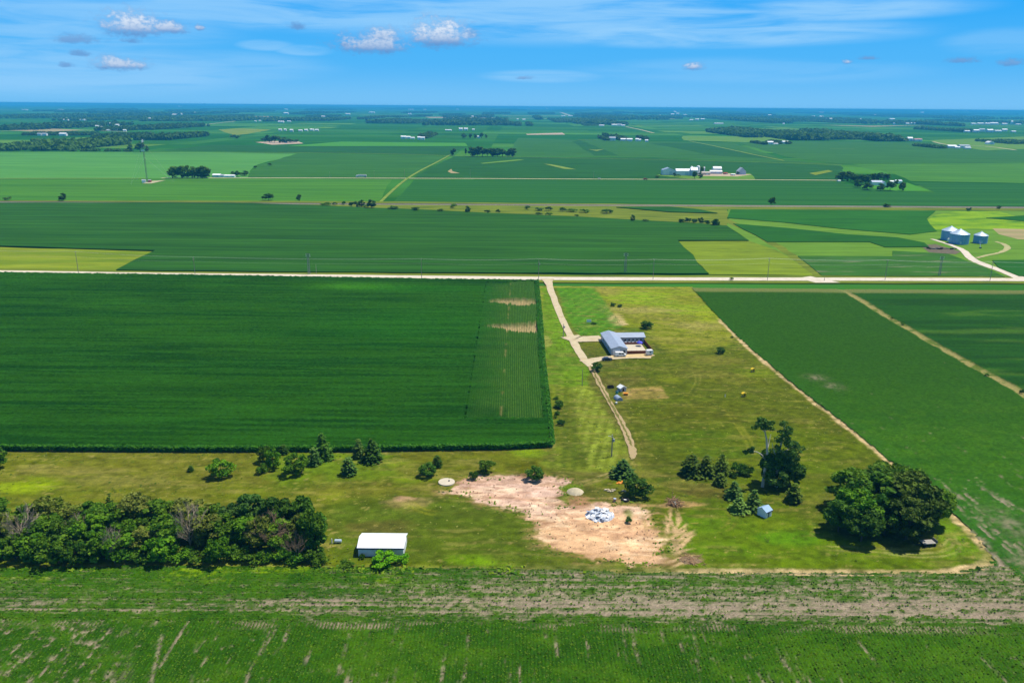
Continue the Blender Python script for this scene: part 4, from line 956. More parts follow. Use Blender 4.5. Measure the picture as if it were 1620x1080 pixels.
tufts('dry_grass_tufts', 'tufts of dry straw coloured grass in the pasture and strip', 'grass', 26000, TP, -200, 170, 166, 440, .42, .14, m_t2, lambda x, y: far_of(x, y) * sstep(.5, .64, fbm(x, y, 14, 3, s=111)) * .3, 2)
tufts('rim_weeds', 'weeds growing along the lower rim of the acreage', 'weeds', 7000, None, -140, 140, 163, 172, .6, .5, m_t4, lambda x, y: sstep(2.4, .3, np.abs(sdf(x, y, TP) + .2)) * sstep(.46, .6, fbm(x, y, 8, 3, s=112)) * (x < 20), 3)
tufts('dirt_weeds', 'scattered weeds creeping over the edge of the dirt pad', 'weeds', 5000, None, -30, 60, 165, 215, .45, .3, m_t4, lambda x, y: sstep(5, .5, np.abs(sdf(x, y, PX(*pad)))) * sstep(.5, .62, fbm(x, y, 4, 2, s=113)) * .8, 4)
def soy_d(x, y):
    rows = np.where(y < YH, np.abs(((x + 205) / .72) % 1 - .5), np.abs(((y - YH) / .72) % 1 - .5))
    c_, g_ = soy_color(x, y, np.zeros(len(x), int), 'rows', np.random.default_rng(1)); c2, g2_ = soy_color(x, y, np.zeros(len(x), int), 'head', np.random.default_rng(1))
    g = np.where(y < YH, g_, g2_)
    return (rows > .2) * (1 - g) * soy_mask(x, y) * .9
tufts('soybean_clumps', 'leaf clumps of the foreground soybean rows', 'crop', 130000, None, -150, 175, 118, 168, .3, .2, m_t3, soy_d, 5, .12, .8)
r_ = np.random.default_rng(6)
tufts('dirt_clods', 'clods and stones scattered on the dirt pad', 'clods', 1500, PX(*pad), -30, 60, 165, 215, .34, .12, mat('clods', C(186, 148, 116), .95, .3, 2), lambda x, y: .2 + .8 * sstep(.5, .62, fbm(x, y, 7, 3, s=115)), 6, .02, 1.2)
# ------------------------------------------------------------------ trees
L_DEC = leaf_mat('leaves_green', C(50, 88, 26, 1.8), C(104, 136, 46, 1.8))
L_LIGHT = leaf_mat('leaves_light', C(72, 118, 24, 1.5), C(116, 158, 40, 1.5))
L_DARK = leaf_mat('leaves_dark', C(40, 74, 30, 1.9), C(82, 118, 50, 1.9))
L_PINE = leaf_mat('needles_olive', C(54, 80, 32, 1.6), C(98, 120, 54, 1.6), .15)
L_SPRUCE = leaf_mat('needles_blue_green', C(44, 80, 46, 1.8), C(104, 132, 86, 1.8), .12)
L_OLIVE = leaf_mat('leaves_olive', C(84, 104, 36, 1.6), C(140, 146, 62, 1.6))
L_GREY = leaf_mat('leaves_grey_green', C(64, 100, 60, 1.5), C(98, 130, 84, 1.5))
L_WEED = leaf_mat('leaves_weed', C(96, 156, 14, 1.5), C(136, 186, 30, 1.5), .3)
M_BARK = mat('bark', C(98, 82, 64), .95, .3, 3, (1, 1, .3), bump=.4)
M_PALE = mat('pale_bark', C(236, 226, 206), .9, .25, 2, (1, 1, .3), bump=.3)
M_DEAD = mat('dead_wood', C(196, 176, 150), .95, .2, 3)
M_DEADB = mat('dead_wood_brown', C(176, 146, 116), .95, .2, 3)
def crown_arrays(lobes, per, size, r, flat=1.0, up_bias=.25, asp=1.0):
    """leaf clumps over a set of lobes (x, y, z, rx, ry, rz)"""
    cs, ns, ss = [], [], []
    tot = sum((l[3] * l[5]) for l in lobes)
    for l in lobes:
        n = max(8, int(per * l[3] * l[5] / tot))
        d = r.normal(size=(n, 3)); d[:, 2] += up_bias; d /= np.linalg.norm(d, axis=1)[:, None]
        rad = r.uniform(.3, 1.12, n) ** .55
        cs.append(np.array(l[:3]) + d * np.array(l[3:6]) * rad[:, None]); ns.append(d)
        ss.append(size * r.uniform(.55, 1.35, n))
    return quads(np.concatenate(cs), np.concatenate(ss), r, np.concatenate(ns), flat, asp)
def lobes_round(r, n, R, h0, h1, sz, squash=1.0, top=1.0):
    """lobes filling a rounded crown of radius R between heights h0 and h1"""
    out = []
    cz = (h0 + h1) / 2; hz = (h1 - h0) / 2
    for i in range(n):
        z = r.uniform(-1, 1); a = i * 2.4 + r.uniform(-.4, .4); q = math.sqrt(max(0, 1 - z * z * .8)) * r.uniform(.45, .82)
        s = sz * r.uniform(.7, 1.3)
        out.append((R * q * math.cos(a), R * q * math.sin(a), cz + z * (hz - s * .7) * top, s * 1.1, s * 1.1, s * .85 * squash))
    return out
def trunk_mesh(name, r, h, rad, limbs=4, lean=.04, spread=.3, start=.35):
    b = MB(); lx, ly = r.uniform(-lean, lean) * h, r.uniform(-lean, lean) * h
    pts = [(0, 0, -.3), (0, 0, .02 * h), (lx * .4, ly * .4, h * .4), (lx, ly, h * .85)]
    b.tube(pts, [rad * 1.5, rad * 1.1, rad * .75, rad * .25], 7)
    for i in range(limbs):
        a = i * 2.4 + r.uniform(-.3, .3); z = h * r.uniform(start, .62); s = spread * h * r.uniform(.7, 1.2)
        b.tube([(lx * .5, ly * .5, z), (lx * .5 + s * .5 * math.cos(a), ly * .5 + s * .5 * math.sin(a), z + s * .45), (lx * .5 + s * math.cos(a), ly * .5 + s * math.sin(a), z + s * .8)],
               [rad * .5, rad * .35, rad * .1], 5)
    return b.mesh(name)
def arr_mesh(name, v, q): return np_mesh(name, v, q)
VAR = {}      # kind -> list of (trunk mesh, crown mesh, height, crown width)
def make_dec(kind, n, leaves, size, h=10., R=4.2, h0=2.0, nl=38, sz=1.0, seed=1, sq=1.0, bark=None):
    for i in range(n):
        r = np.random.default_rng(seed + i)
        lb = lobes_round(r, nl, R, h0, h, sz, sq)
        v, q = crown_arrays(lb, leaves, size, r)
        t = trunk_mesh(kind + '_trunk', r, h * .8, .22 * h / 10)
        t.materials.append(bark or M_BARK)
        VAR.setdefault(kind, []).append((t, arr_mesh(kind + '_crown', v, q), float(v[:, 2].max()), 2 * float(np.percentile(np.abs(v[:, 0]), 98))))
def make_con(kind, n, layers, per, size, h=10., R=2.6, seed=1, h0=.4, power=.9, droop=.18, gap=.25):
    for i in range(n):
        r = np.random.default_rng(seed + i); cs, ns, ss = [], [], []
        for L_ in range(layers):
            t = (L_ + r.uniform(-.2, .2)) / layers; t = min(max(t, 0), .985)
            z = h0 + (h - h0) * t; rr = R * (1 - t) ** power * r.uniform(.82, 1.12) + .12
            nb = max(4, int(10 * (1 - t) + 4)); a0 = r.uniform(0, 6.28)
            for k in range(nb):
                if r.uniform() < gap * .5: continue
                a = a0 + k * 2 * PI / nb + r.uniform(-.15, .15); ln = rr * r.uniform(.75, 1.12)
                m = max(3, int(per * ln / R))
                f = r.uniform(.15, 1, m) ** .7
                wob = r.normal(0, .09 * R * .5, (m, 3)) * f[:, None]
                c = np.stack([np.cos(a) * ln * f, np.sin(a) * ln * f, z - droop * ln * f ** 1.3 + .1 * f], -1) + wob
                cs.append(c); d = np.stack([np.cos(a) * np.ones(m) * .4, np.sin(a) * np.ones(m) * .4, np.ones(m)], -1)
                ns.append(d / np.linalg.norm(d, axis=1)[:, None]); ss.append(size * r.uniform(.6, 1.3, m))
        v, q = quads(np.concatenate(cs), np.concatenate(ss), r, np.concatenate(ns), .55, .7)
        b = MB().tube([(0, 0, -.3), (0, 0, h * .5), (0, 0, h * .96)], [.02 * h, .013 * h, .004 * h], 6); t_ = b.mesh(kind + '_trunk'); t_.materials.append(M_BARK)
        VAR.setdefault(kind, []).append((t_, arr_mesh(kind + '_crown', v, q), float(v[:, 2].max()), 2 * float(np.percentile(np.abs(v[:, 0]), 97))))
def make_dead(kind, n, h=8., seed=1, twigs=150, bark=None, spread=.55):
    for i in range(n):
        r = random.Random(seed + i); b = MB(); t = MB()
        t.tube([(0, 0, -.3), (0, 0, h * .2), (.15, .1, h * .5)], [.2, .16, .1], 6)
        def grow(p, d, ln, rad, lv):
            q = p + d * ln; m = p + d * ln * .5 + Vector((r.uniform(-.1, .1), r.uniform(-.1, .1), r.uniform(0, .12))) * ln
            b.tube([p, m, q], [rad, rad * .75, rad * .4], 3)
            if lv == 0: return
            for _ in range(3 if lv > 1 else 4):
                e = (d + Vector((r.uniform(-1, 1), r.uniform(-1, 1), r.uniform(-.3, .8))) * .75).normalized()
                grow(p + d * ln * r.uniform(.45, 1), e, ln * r.uniform(.5, .75), rad * .6, lv - 1)
        for k in range(15):
            a = k * 2.4; e = Vector((math.cos(a) * spread, math.sin(a) * spread, r.uniform(.45, 1))).normalized()
            grow(Vector((0, 0, h * r.uniform(.12, .45))), e, h * .36, .09, 3)
        me = b.mesh(kind + '_branches'); me.materials.append(bark or M_DEAD); tm = t.mesh(kind + '_trunk'); tm.materials.append(bark or M_DEAD)
        VAR.setdefault(kind, []).append((tm, me, max(v[2] for v in b.v), 2 * sorted(abs(v[0]) for v in b.v)[int(len(b.v) * .97)]))
make_dec('broad', 6, 4200, .46, seed=10)
make_dec('white_pine', 3, 4200, .5, h=10, R=4.0, h0=1.2, nl=34, sz=1.15, seed=120, sq=.55)
make_dec('broad_low', 3, 1500, .34, h=5, R=2.9, h0=.3, nl=24, sz=.72, seed=30)          # bushy, foliage to the ground
make_dec('tall', 3, 2600, .5, h=12, R=3.0, h0=2.0, nl=26, sz=1.0, seed=40)
make_dec('shrub', 3, 700, .30, h=3, R=1.7, h0=.15, nl=8, sz=.75, seed=50)
make_con('spruce', 3, 20, 12, .55, h=10, R=3.1, seed=60, power=.85)
make_con('pine', 3, 16, 14, .62, h=10, R=3.6, seed=70, power=.62, droop=.02)
make_con('cedar', 2, 18, 10, .42, h=7, R=1.8, seed=80, power=.55, droop=-.12)
make_dead('dead', 2, seed=5, spread=.7); make_dead('dead_brown', 2, seed=15, bark=M_DEADB, spread=1.0)
make_dec('far_tree', 5, 330, 1.25, R=4.0, h0=.5, nl=16, sz=1.35, seed=90); make_dec('far_tall', 4, 300, 1.3, h=14, R=3.2, h0=.5, nl=16, sz=1.45, seed=96)
make_dec('far_shrub', 4, 120, .65, h=3, R=1.7, h0=.0, nl=8, sz=.7, seed=99)
LEAF = {'broad': L_DEC, 'broad_low': L_DEC, 'tall': L_DEC, 'shrub': L_DEC, 'spruce': L_SPRUCE, 'pine': L_PINE, 'cedar': L_DARK, 'white_pine': L_PINE, 'far_tree': L_DARK, 'far_tall': L_DARK, 'far_shrub': L_DARK}
KINDNAME = {'broad': ('leafy_tree', 'tree'), 'broad_low': ('bush', 'bush'), 'tall': ('leafy_tree', 'tree'), 'shrub': ('shrub', 'shrub'), 'spruce': ('spruce_tree', 'tree'), 'pine': ('pine_tree', 'tree'), 'white_pine': ('pine_tree', 'tree'),
            'cedar': ('cedar_tree', 'tree'), 'dead': ('dead_tree', 'tree'), 'dead_brown': ('dead_tree', 'tree'), 'far_tree': ('leafy_tree', 'tree'), 'far_tall': ('tall_tree', 'tree'), 'far_shrub': ('shrub', 'shrub')}
VCACHE = {}
TN = [0]
def tree_at(kind, p, h, w, label, leaf=None, group=None, rz=None):
    TN[0] += 1
    i = TN[0]
    t, c, ch, cw = VAR[kind][i % len(VAR[kind])]
    nm, cat = KINDNAME[kind]
    e = empty(nm, p, (i * 1.7) % 6.28 if rz is None else rz, label, cat, group)
    e.scale = (w / cw, w / cw, h / ch)
    lf = leaf or LEAF.get(kind)
    if lf:
        k = (c.name, lf.name)
        if k not in VCACHE:
            m2 = c if not c.materials else c.copy()
            m2.materials.clear(); m2.materials.append(lf); VCACHE[k] = m2
        c = VCACHE[k]
    shr = 'shrub' in nm or nm == 'bush'
    link('stem' if shr else 'trunk', t, None, e)
    link('branches' if nm == 'dead_tree' else ('foliage' if shr else 'crown'), c, None, e)
    return e
def tree(kind, x, yb, yt, wpx, label, leaf=None, group=None):
    """a tree whose foot shows at (x, yb), top at row yt, crown wpx photo pixels wide"""
    p = G(x, yb); w = wpx / ppm(p)
    if kind not in ('far_tree', 'far_tall', 'far_shrub'): p = Vector((p.x * (1 + .25 * w / p.y), p.y + .25 * w, 0))
    w = wpx / ppm(p); h = max(height_to(p, yt), .4)
    return tree_at(kind, p, h, w, label, leaf, group)

# --- trees and bushes along the mown strip
GS = 'young trees and bushes along the grass strip'
for a in (
    ('broad_low', -8, 744, 707, 34, 'small tree cut off by the left edge beside the corn', L_DEC), ('cedar', 302, 746, 736, 9, 'tiny dark cedar alone in the grass between hedgerow and corn', None),
    ('broad_low', 351, 758, 727, 33, 'round light green bush standing alone left of the young trees', L_LIGHT), ('cedar', 344, 733, 724, 9, 'small dark shrub just behind the round lone bush', None),
    ('broad_low', 419, 733, 704, 21, 'dark green small tree at the left of the young tree group', L_DEC), ('broad_low', 433, 743, 711, 23, 'yellowish small tree in front of the dark small tree', L_LIGHT),
    ('shrub', 416, 750, 733, 17, 'low round bush below the yellowish small tree', L_DEC), ('cedar', 449, 719, 703, 14, 'small dark cedar against the corn edge', None),
    ('broad_low', 468, 753, 719, 35, 'bright yellow green spreading bush in the young tree group', L_LIGHT), ('cedar', 497, 737, 708, 18, 'slim grey green cedar beside the tall dark spruce', L_SPRUCE),
    ('spruce', 511, 729, 684, 32, 'tallest dark spruce against the corn edge', L_DARK), ('cedar', 552, 753, 723, 21, 'columnar grey green cedar alone in the grass', L_SPRUCE),
    ('cedar', 568, 725, 694, 18, 'narrow spruce left of the broad dark spruce', L_SPRUCE), ('spruce', 589, 732, 693, 32, 'broad dark spruce at the right of the young tree group', L_DARK),
    ('broad_low', 677, 755, 733, 27, 'dark round bush left of the round concrete slab', L_DARK), ('cedar', 692, 740, 720, 14, 'small dark cedar behind the round bush near the slab', None),
    ('broad_low', 769, 750, 728, 25, 'olive bush at the upper edge of the dirt pad', L_DEC), ('shrub', 749, 759, 744, 14, 'small dark shrub beside the olive bush at the dirt pad', L_DARK),
    ('broad_low', 846, 761, 739, 26, 'dark bush on the top rim of the dirt pad', L_DARK), ('spruce', 985, 757, 726, 38, 'broad blue green spruce where the dirt track ends', L_SPRUCE),
    ('broad_low', 1008, 788, 756, 38, 'dense round dark green bush below the broad spruce', L_DARK)):
    tree(*a, group=GS)
GP = 'trees and shrubs of the pasture right of the dirt pad'
for a in (
    ('pine', 1093, 754, 718, 33, 'dark pine at the left end of the row of three', L_PINE), ('pine', 1117, 754, 720, 29, 'middle dark pine of the row of three', L_PINE), ('pine', 1141, 752, 716, 27, 'dark pine at the right end of the row of three', L_PINE),
    ('cedar', 1139, 769, 748, 20, 'short dark conifer in front of the row of three pines', L_PINE), ('shrub', 1166, 751, 732, 22, 'dark bush between the pine row and the tall pale trunk', L_DARK), ('shrub', 1182, 754, 736, 18, 'olive shrub left of the tall pale trunk', L_DARK), ('shrub', 1160, 756, 747, 12, 'small dark shrub right of the short conifer', L_DARK),
    ('spruce', 1160, 791, 760, 27, 'blue green spruce standing behind two lower spruces', L_SPRUCE), ('spruce', 1168, 812, 786, 28, 'low dark spruce left of the small white shed', L_SPRUCE), ('spruce', 1191, 809, 774, 32, 'silvery spruce right behind the small white shed', L_SPRUCE),
    ('broad', 1217, 772, 712, 40, 'dark tree behind the tall pale trunk', L_DARK), ('broad_low', 1227, 776, 738, 40, 'grey green bushy tree under the loose tall tree', L_GREY), ('broad', 1242, 770, 716, 40, 'dark green tree at the right of the pale trunk', L_DEC),
    ('cedar', 1255, 796, 764, 24, 'dark little conifer at the lower right of the clump', L_PINE), ('tall', 1259, 772, 738, 18, 'narrow green tree on the right rim of the clump', L_DEC),
    ('shrub', 885, 646, 633, 15, 'dark round shrub beside the corn edge', L_DARK), ('shrub', 887, 673, 664, 13, 'dark shrub lowest of those beside the corn', L_DARK), ('shrub', 882, 656, 650, 9, 'tiny shrub between two dark shrubs beside the corn', L_DEC), ('shrub', 880, 632, 627, 8, 'tiny low shrub topmost of those beside the corn', L_DEC), ('shrub', 878, 662, 657, 6, 'tiniest tuft of shrub beside the corn', L_DEC),
    ('broad_low', 944, 588, 573, 15, 'dark bush on the dirt track below the parked car', L_DARK), ('broad_low', 1023, 521, 508, 17, 'round dark bush behind the metal house', L_DARK), ('broad_low', 1140, 560, 549, 13, 'lone dark bush out in the pasture', L_DARK),
    ('shrub', 994, 828, 817, 10, 'small olive shrub growing on the dirt pad', L_GREY), ('shrub', 1547, 901, 896, 8, 'tiny dark shrub at the rounded pasture corner', L_DARK), ('shrub', 970, 485, 479, 8, 'tiny dark shrub in the dry upper pasture', L_DARK), ('shrub', 980, 486, 481, 8, 'second tiny shrub in the dry upper pasture, right of the first', L_DARK)):
    tree(*a, group=GP)
# --- the grove at the lower right
GG = 'trees of the round grove'
for a in (
    ('broad', 1338, 812, 742, 62, 'mid green tree at the upper left of the round grove', L_DEC), ('broad', 1398, 792, 736, 66, 'green tree at the back of the round grove', L_DEC), ('broad', 1432, 795, 738, 54, 'green tree at the back right of the round grove', L_DEC),
    ('broad', 1376, 830, 752, 72, 'tall green tree in the middle of the round grove', L_DEC), ('broad', 1350, 846, 776, 66, 'yellow green tree at the front left of the round grove', L_LIGHT), ('broad', 1325, 846, 788, 46, 'dark tree at the left tip of the round grove', L_DARK),
    ('white_pine', 1428, 830, 750, 74, 'wide olive pine in the middle of the round grove', L_PINE), ('white_pine', 1453, 844, 764, 60, 'dark olive pine at the right of the round grove', L_PINE), ('white_pine', 1432, 860, 790, 60, 'olive pine at the front of the round grove', L_PINE),
    ('broad', 1480, 834, 772, 42, 'green tree at the right rim of the round grove', L_DEC), ('broad', 1361, 862, 806, 52, 'dark low tree at the front of the round grove', L_DARK), ('broad', 1398, 850, 796, 44, 'small green tree between the light trees and the pines', L_DEC), ('broad_low', 1478, 812, 775, 34, 'green bush at the upper right of the round grove', L_DEC)):
    tree(*a, group=GG)
# --- the tall cottonwood with the pale trunk
e = empty('cottonwood_tree', G(1206, 770), 0, 'tall leaning cottonwood with a bare pale trunk and small high crown', 'tree', GP)
p0 = G(1206, 770); kk = ppm(p0); Hc = height_to(p0, 664)
def cw(px, py):            # a point of the tree's own upright plane, metres from its foot
    return ((px - 1206) / kk, 0, Hc * (770 - py) / (770 - 664))
b = MB(); b.tube([cw(1206, 774), cw(1207, 745), cw(1208, 715), cw(1205, 695), cw(1199, 676)], [.5, .4, .34, .26, .12], 8)
b.tube([cw(1207, 727), cw(1199, 718), cw(1192, 714), cw(1180, 712)], [.24, .18, .13, .05], 5); b.tube([cw(1207, 712), (cw(1208, 712)[0] + .5, 1, cw(0, 704)[2]), (1.6, 2.2, cw(0, 690)[2])], [.2, .14, .05], 5)
b.tube([cw(1201, 683), (cw(1206, 0)[0], .8, cw(0, 670)[2])], [.14, .05], 5); b.tube([cw(1201, 683), cw(1190, 672)], [.12, .04], 5)
b.build('trunk', M_PALE, e)
r = np.random.default_rng(77); lb = []
for px, py, s in ((1197, 668, 1.5), (1190, 671, 1.3), (1205, 670, 1.3), (1184, 676, 1.0), (1199, 675, 1.1), (1210, 677, .9), (1193, 664, 1.0), (1180, 711, 1.1), (1174, 714, .9), (1186, 709, .7), (1213, 668, .6)):
    x, y, z = cw(px, py); lb.append((x, r.uniform(-.8, .8), z, s, s, s * .7))
v, q = crown_arrays(lb, 1000, .4, r); link('crown', arr_mesh('cottonwood_crown', v, q), L_GREY, e)
p0 = G(1228, 770); kk = ppm(p0); Hc = height_to(p0, 668)
e = empty('leafy_tree', p0, 0, 'tall loose tree with open branches right of the pale trunk', 'tree', GP)
def cw(px, py): return ((px - 1228) / kk, 0, Hc * (770 - py) / (770 - 668))
b = MB(); b.tube([cw(1228, 774), cw(1226, 740), cw(1226, 715), cw(1230, 690), cw(1231, 672)], [.5, .4, .3, .2, .06], 7)
b.tube([cw(1226, 728), cw(1236, 712), cw(1250, 704)], [.22, .16, .05], 5); b.tube([cw(1226, 728), cw(1218, 712), cw(1214, 700)], [.2, .14, .05], 5); b.build('trunk', M_PALE, e)
lb = []
for px, py, s in ((1230, 672, 1.2), (1236, 680, 1.5), (1228, 684, 1.4), (1232, 692, 1.6), (1226, 698, 1.3), (1238, 700, 1.3), (1222, 706, 1.1), (1249, 703, 1.4), (1255, 709, 1.2), (1262, 707, .8), (1244, 712, 1.5), (1232, 718, 1.9), (1222, 722, 1.6), (1250, 722, 1.7), (1238, 734, 2.2), (1224, 738, 2.0), (1252, 738, 1.9), (1262, 716, .6)):
    x, y, z = cw(px, py); lb.append((x, r.uniform(-1.2, 1.2), z, s, s, s * .85))
v, q = crown_arrays(lb, 2500, .42, r); link('crown', arr_mesh('loose_crown', v, q), L_GREY, e)
# --- the hedgerow at the lower left: three rows of trees, bushes in front
GH = 'trees of the dense hedgerow at lower left'
rr = random.Random(31)
NEAR_DEAD = {}
def hedge_row(y, xs, kind, hpx, wpx, rowname, what, leaves, jit):
    for i, x in enumerate(xs):
        lf = leaves[rr.randrange(len(leaves))]
        shade_ = {L_DEC: 'green', L_LIGHT: 'light green', L_DARK: 'dark green', L_GREY: 'grey green', L_OLIVE: 'olive green'}[lf]
        yb = y + rr.uniform(-jit, jit); hh = hpx * rr.uniform(.82, 1.15)
        tree(kind, x + rr.uniform(-5, 5), yb, yb - hh, wpx * rr.uniform(.85, 1.2), '%s %s in the %s row of the hedgerow, %s from the left' % (shade_, what, rowname, nth(i)), lf, GH)
hedge_row(850, [-40, -8, 48, 86, 118, 150, 186, 218, 248, 274, 302, 338, 372, 398, 446, 480], 'broad', 58, 48, 'back', 'tree', [L_DEC, L_DEC, L_DARK, L_OLIVE, L_GREY, L_DARK], 6)
hedge_row(873, [-30, 8, 78, 104, 150, 204, 236, 262, 334, 356, 384, 412, 454, 484, 500], 'broad', 56, 46, 'middle', 'tree', [L_DEC, L_OLIVE, L_DARK, L_LIGHT, L_DEC], 6)
hedge_row(893, [-12, 24, 58, 92, 126, 162, 198, 262, 345], 'broad_low', 44, 44, 'front', 'leafy bush', [L_DEC, L_DEC, L_LIGHT, L_DEC], 4)
hedge_row(892, [230, 292, 318, 378, 404, 424, 446, 468, 490], 'shrub', 24, 32, 'lowest', 'shrub', [L_DEC, L_LIGHT, L_DEC], 3)
for a in (('dead', 40, 880, 800, 54, 'bare grey dead tree near the left end of the hedgerow'), ('dead', 303, 878, 794, 52, 'bare grey dead tree in the middle of the hedgerow'), ('dead_brown', 430, 882, 808, 62, 'large bare brown dead tree near the right end of the hedgerow'),
          ('dead_brown', 470, 894, 838, 40, 'small brown dead shrubby tree at the right end of the hedgerow'), ('dead', 128, 872, 812, 34, 'small pale dead tree between green hedgerow trees at left'), ('dead', 182, 894, 830, 30, 'broken pale dead tree in the dark middle of the hedgerow')):
    tree(*a, group=GH)
for a in (('broad', 496, 882, 808, 40, 'green tree at the right end of the hedgerow'), ('shrub', 508, 895, 876, 26, 'bright bush at the right foot of the hedgerow'), ('spruce', 180, 834, 780, 26, 'thin dark spire at the back of the hedgerow')):
    tree(*a, leaf=L_DEC if a[0] != 'spruce' else L_DARK, group=GH)
tree('broad_low', 607, 898, 875, 36, 'bright green overgrown bush in front of the white barn', L_WEED); tree('shrub', 636, 893, 876, 20, 'small weedy bush at the right corner of the white barn', L_WEED)
tree('shrub', 573, 884, 876, 9, 'tiny dark shrub at the left corner of the white barn', L_DARK); tree('shrub', 548, 899, 888, 22, 'low dark weed clump left of the white barn', L_DEC)
# --- bushes along the railway grass and ditches
GR = 'bushes in the rough grass along the railway'
k = 0
for kind, x, yb, yt, w, lab in (
    ('far_shrub', 13, 316.5, 311, 13, 'dark low bush by the railway at far left'), ('far_tree', 99, 317.5, 305, 11, 'upright dark tree by the railway at left'), ('far_shrub', 425, 316.5, 305.5, 19, 'broad dark bush by the railway'), ('far_tree', 473, 317.5, 307, 8, 'slim dark bush right of the broad railway bush'),
    ('far_shrub', 516, 325, 320, 17, 'low wide bush where the rough grass strip begins'), ('far_shrub', 530, 324.5, 320, 7, 'small bush just right of the low wide bush'), ('far_shrub', 544, 324, 318, 7, 'small upright bush in the rough strip left of the bush cluster'), ('far_tree', 556, 327, 319, 8, 'leftmost bush of the dark cluster below the diagonal lane'),
    ('far_tree', 564, 327.5, 318, 9, 'second bush of the dark cluster below the diagonal lane'), ('far_tree', 572, 327, 316, 10, 'third bush of the dark cluster below the diagonal lane'), ('far_tree', 588, 330, 315, 12, 'tallest bush of the dark cluster, at its right end'), ('far_shrub', 580, 329, 323, 9, 'low bush between the two tallest cluster bushes'),
    ('far_shrub', 622, 331.5, 325.5, 17, 'flat dark bush right of the dark cluster'), ('far_shrub', 658, 333.5, 327.5, 12, 'round bush alone on the field edge'), ('far_shrub', 697, 335, 330, 11, 'low olive bush on the field edge'), ('far_shrub', 717, 329, 322, 9, 'small round bush up on the railway grass'), ('far_tree', 740, 336, 326, 9, 'upright dark bush on the field edge, middle of the strip'),
    ('far_shrub', 771, 337, 332, 9, 'small pale bush right of the upright dark bush'), ('far_shrub', 788, 337, 331, 8, 'small dark bush second right of the upright dark bush'), ('far_shrub', 834, 331, 325, 8, 'grey bush at the left end of the brushy stretch'), ('far_shrub', 852, 333, 328, 14, 'low grey bush in the brushy stretch'), ('far_shrub', 868, 333, 327, 10, 'round grey bush in the brushy stretch'),
    ('far_shrub', 890, 334, 328, 12, 'grey green bush in the middle of the brushy stretch'), ('far_shrub', 905, 335, 330, 14, 'flat bush right of the middle of the brushy stretch'), ('far_shrub', 924, 336, 330, 16, 'wide bush at the right part of the brushy stretch'), ('far_shrub', 960, 337, 331, 16, 'broad bush at the right end of the brushy stretch'),
    ('far_shrub', 852, 340, 336, 12, 'low bush on the field edge below the brushy stretch'), ('far_shrub', 868, 341, 336, 9, 'second low bush on the field edge below the brushy stretch'), ('far_shrub', 912, 343, 338.5, 7, 'single small bush on the field edge'), ('far_tree', 1001, 350, 339.5, 7, 'small upright tree on the field edge right of centre'), ('far_shrub', 1021, 350.5, 347, 12, 'low grey shrub right of the small upright tree'),
    ('far_shrub', 1078, 353, 346, 9, 'left end bush of the dark row above the hay patch'), ('far_tree', 1088, 353, 344, 9, 'second bush of the dark row above the hay patch'), ('far_shrub', 1098, 354, 346, 9, 'third bush of the dark row above the hay patch'), ('far_tree', 1109, 353, 343.5, 9, 'fourth bush of the dark row above the hay patch'), ('far_shrub', 1119, 355, 348, 9, 'fifth bush of the dark row above the hay patch'), ('far_tree', 1132, 357, 345.5, 13, 'big bush at the right end of the dark row'),
    ('far_tree', 1221, 325.5, 311, 10, 'dark lone tree beside the railway right of centre'), ('far_shrub', 1402, 327.5, 322, 12, 'pale round bush beside the railway'), ('far_tree', 1580, 330, 325, 7, 'small dark bush beside the railway at right'), ('far_shrub', 1533, 334, 328, 8, 'dark bush at the top of the yellow weeds'), ('far_shrub', 1157, 443, 439, 6, 'tiny bush on the verge of the gravel road'),
    ('far_shrub', 1411, 505, 501, 5, 'small shrub on the dry strip between the right fields'), ('far_shrub', 1428, 514, 510, 5, 'second small shrub on the dry strip between the right fields'), ('far_shrub', 1616, 622, 616, 7, 'dark shrub at the right end of the dry strip'), ('far_shrub', 1561, 596, 591, 6, 'shrub on the dry strip near the right edge'), ('far_shrub', 1158, 535, 531, 5, 'tiny shrub on the pale pasture border')):
    tree(kind, x, yb, yt, w, lab, [L_DARK, L_DEC, L_GREY][0 if 'dark' in lab else (2 if 'grey' in lab else 1)], GR)
# ------------------------------------------------------------------ buildings and other things
M_WHITE = mat('white_metal_siding', (.80, .81, .82), .5, .05, .6, spec=.4, wave=('X', 2.2, .25))
M_WROOF = mat('white_metal_roof', (.74, .75, .76), .45, .09, .5, spec=.4, wave=('X', 1.6, .25))
M_GREYW = mat('grey_siding', (.42, .45, .50), .6, .08, .8, wave=('Z', 3.0, .2))
M_BROOF = mat('blue_grey_roof', (.36, .41, .50), .4, .08, .5, metal=.25, wave=('Y', 1.6, .3))
M_BROOF2 = mat('blue_grey_roof_cross', (.36, .41, .50), .4, .08, .5, metal=.25, wave=('X', 1.6, .3))
M_CREAM = mat('cream_siding', (.62, .58, .52), .7, .06, .6)  # plain cream colour, used on the side door of the house
M_DARKGL = mat('dark_glass', (.02, .025, .03), .1, .05, 1, spec=.6)
M_TRIM = mat('white_trim', (.8, .8, .8), .5, .03, 1)
M_NAVY = mat('dark_trim', (.03, .04, .08), .5, .05, 1)
M_STEEL = mat('galvanised_steel', (.17, .35, .58), .45, .10, .8, metal=.35, wave=('Z', 2.6, .35))
M_STEELR = mat('galvanised_roof', (.50, .60, .70), .42, .08, .8, metal=.35)
M_CONC = mat('concrete', C(236, 222, 196), .9, .07, .6)
M_WOODF = mat('red_wood_fence', C(150, 84, 52), .85, .15, 2, wave=('X', 4, .4))
M_POLE = mat('weathered_pole', C(176, 168, 156), .9, .2, 2)
M_WIRE = mat('aluminium_wire', (.45, .48, .48), .5, .05, 1, metal=.3)
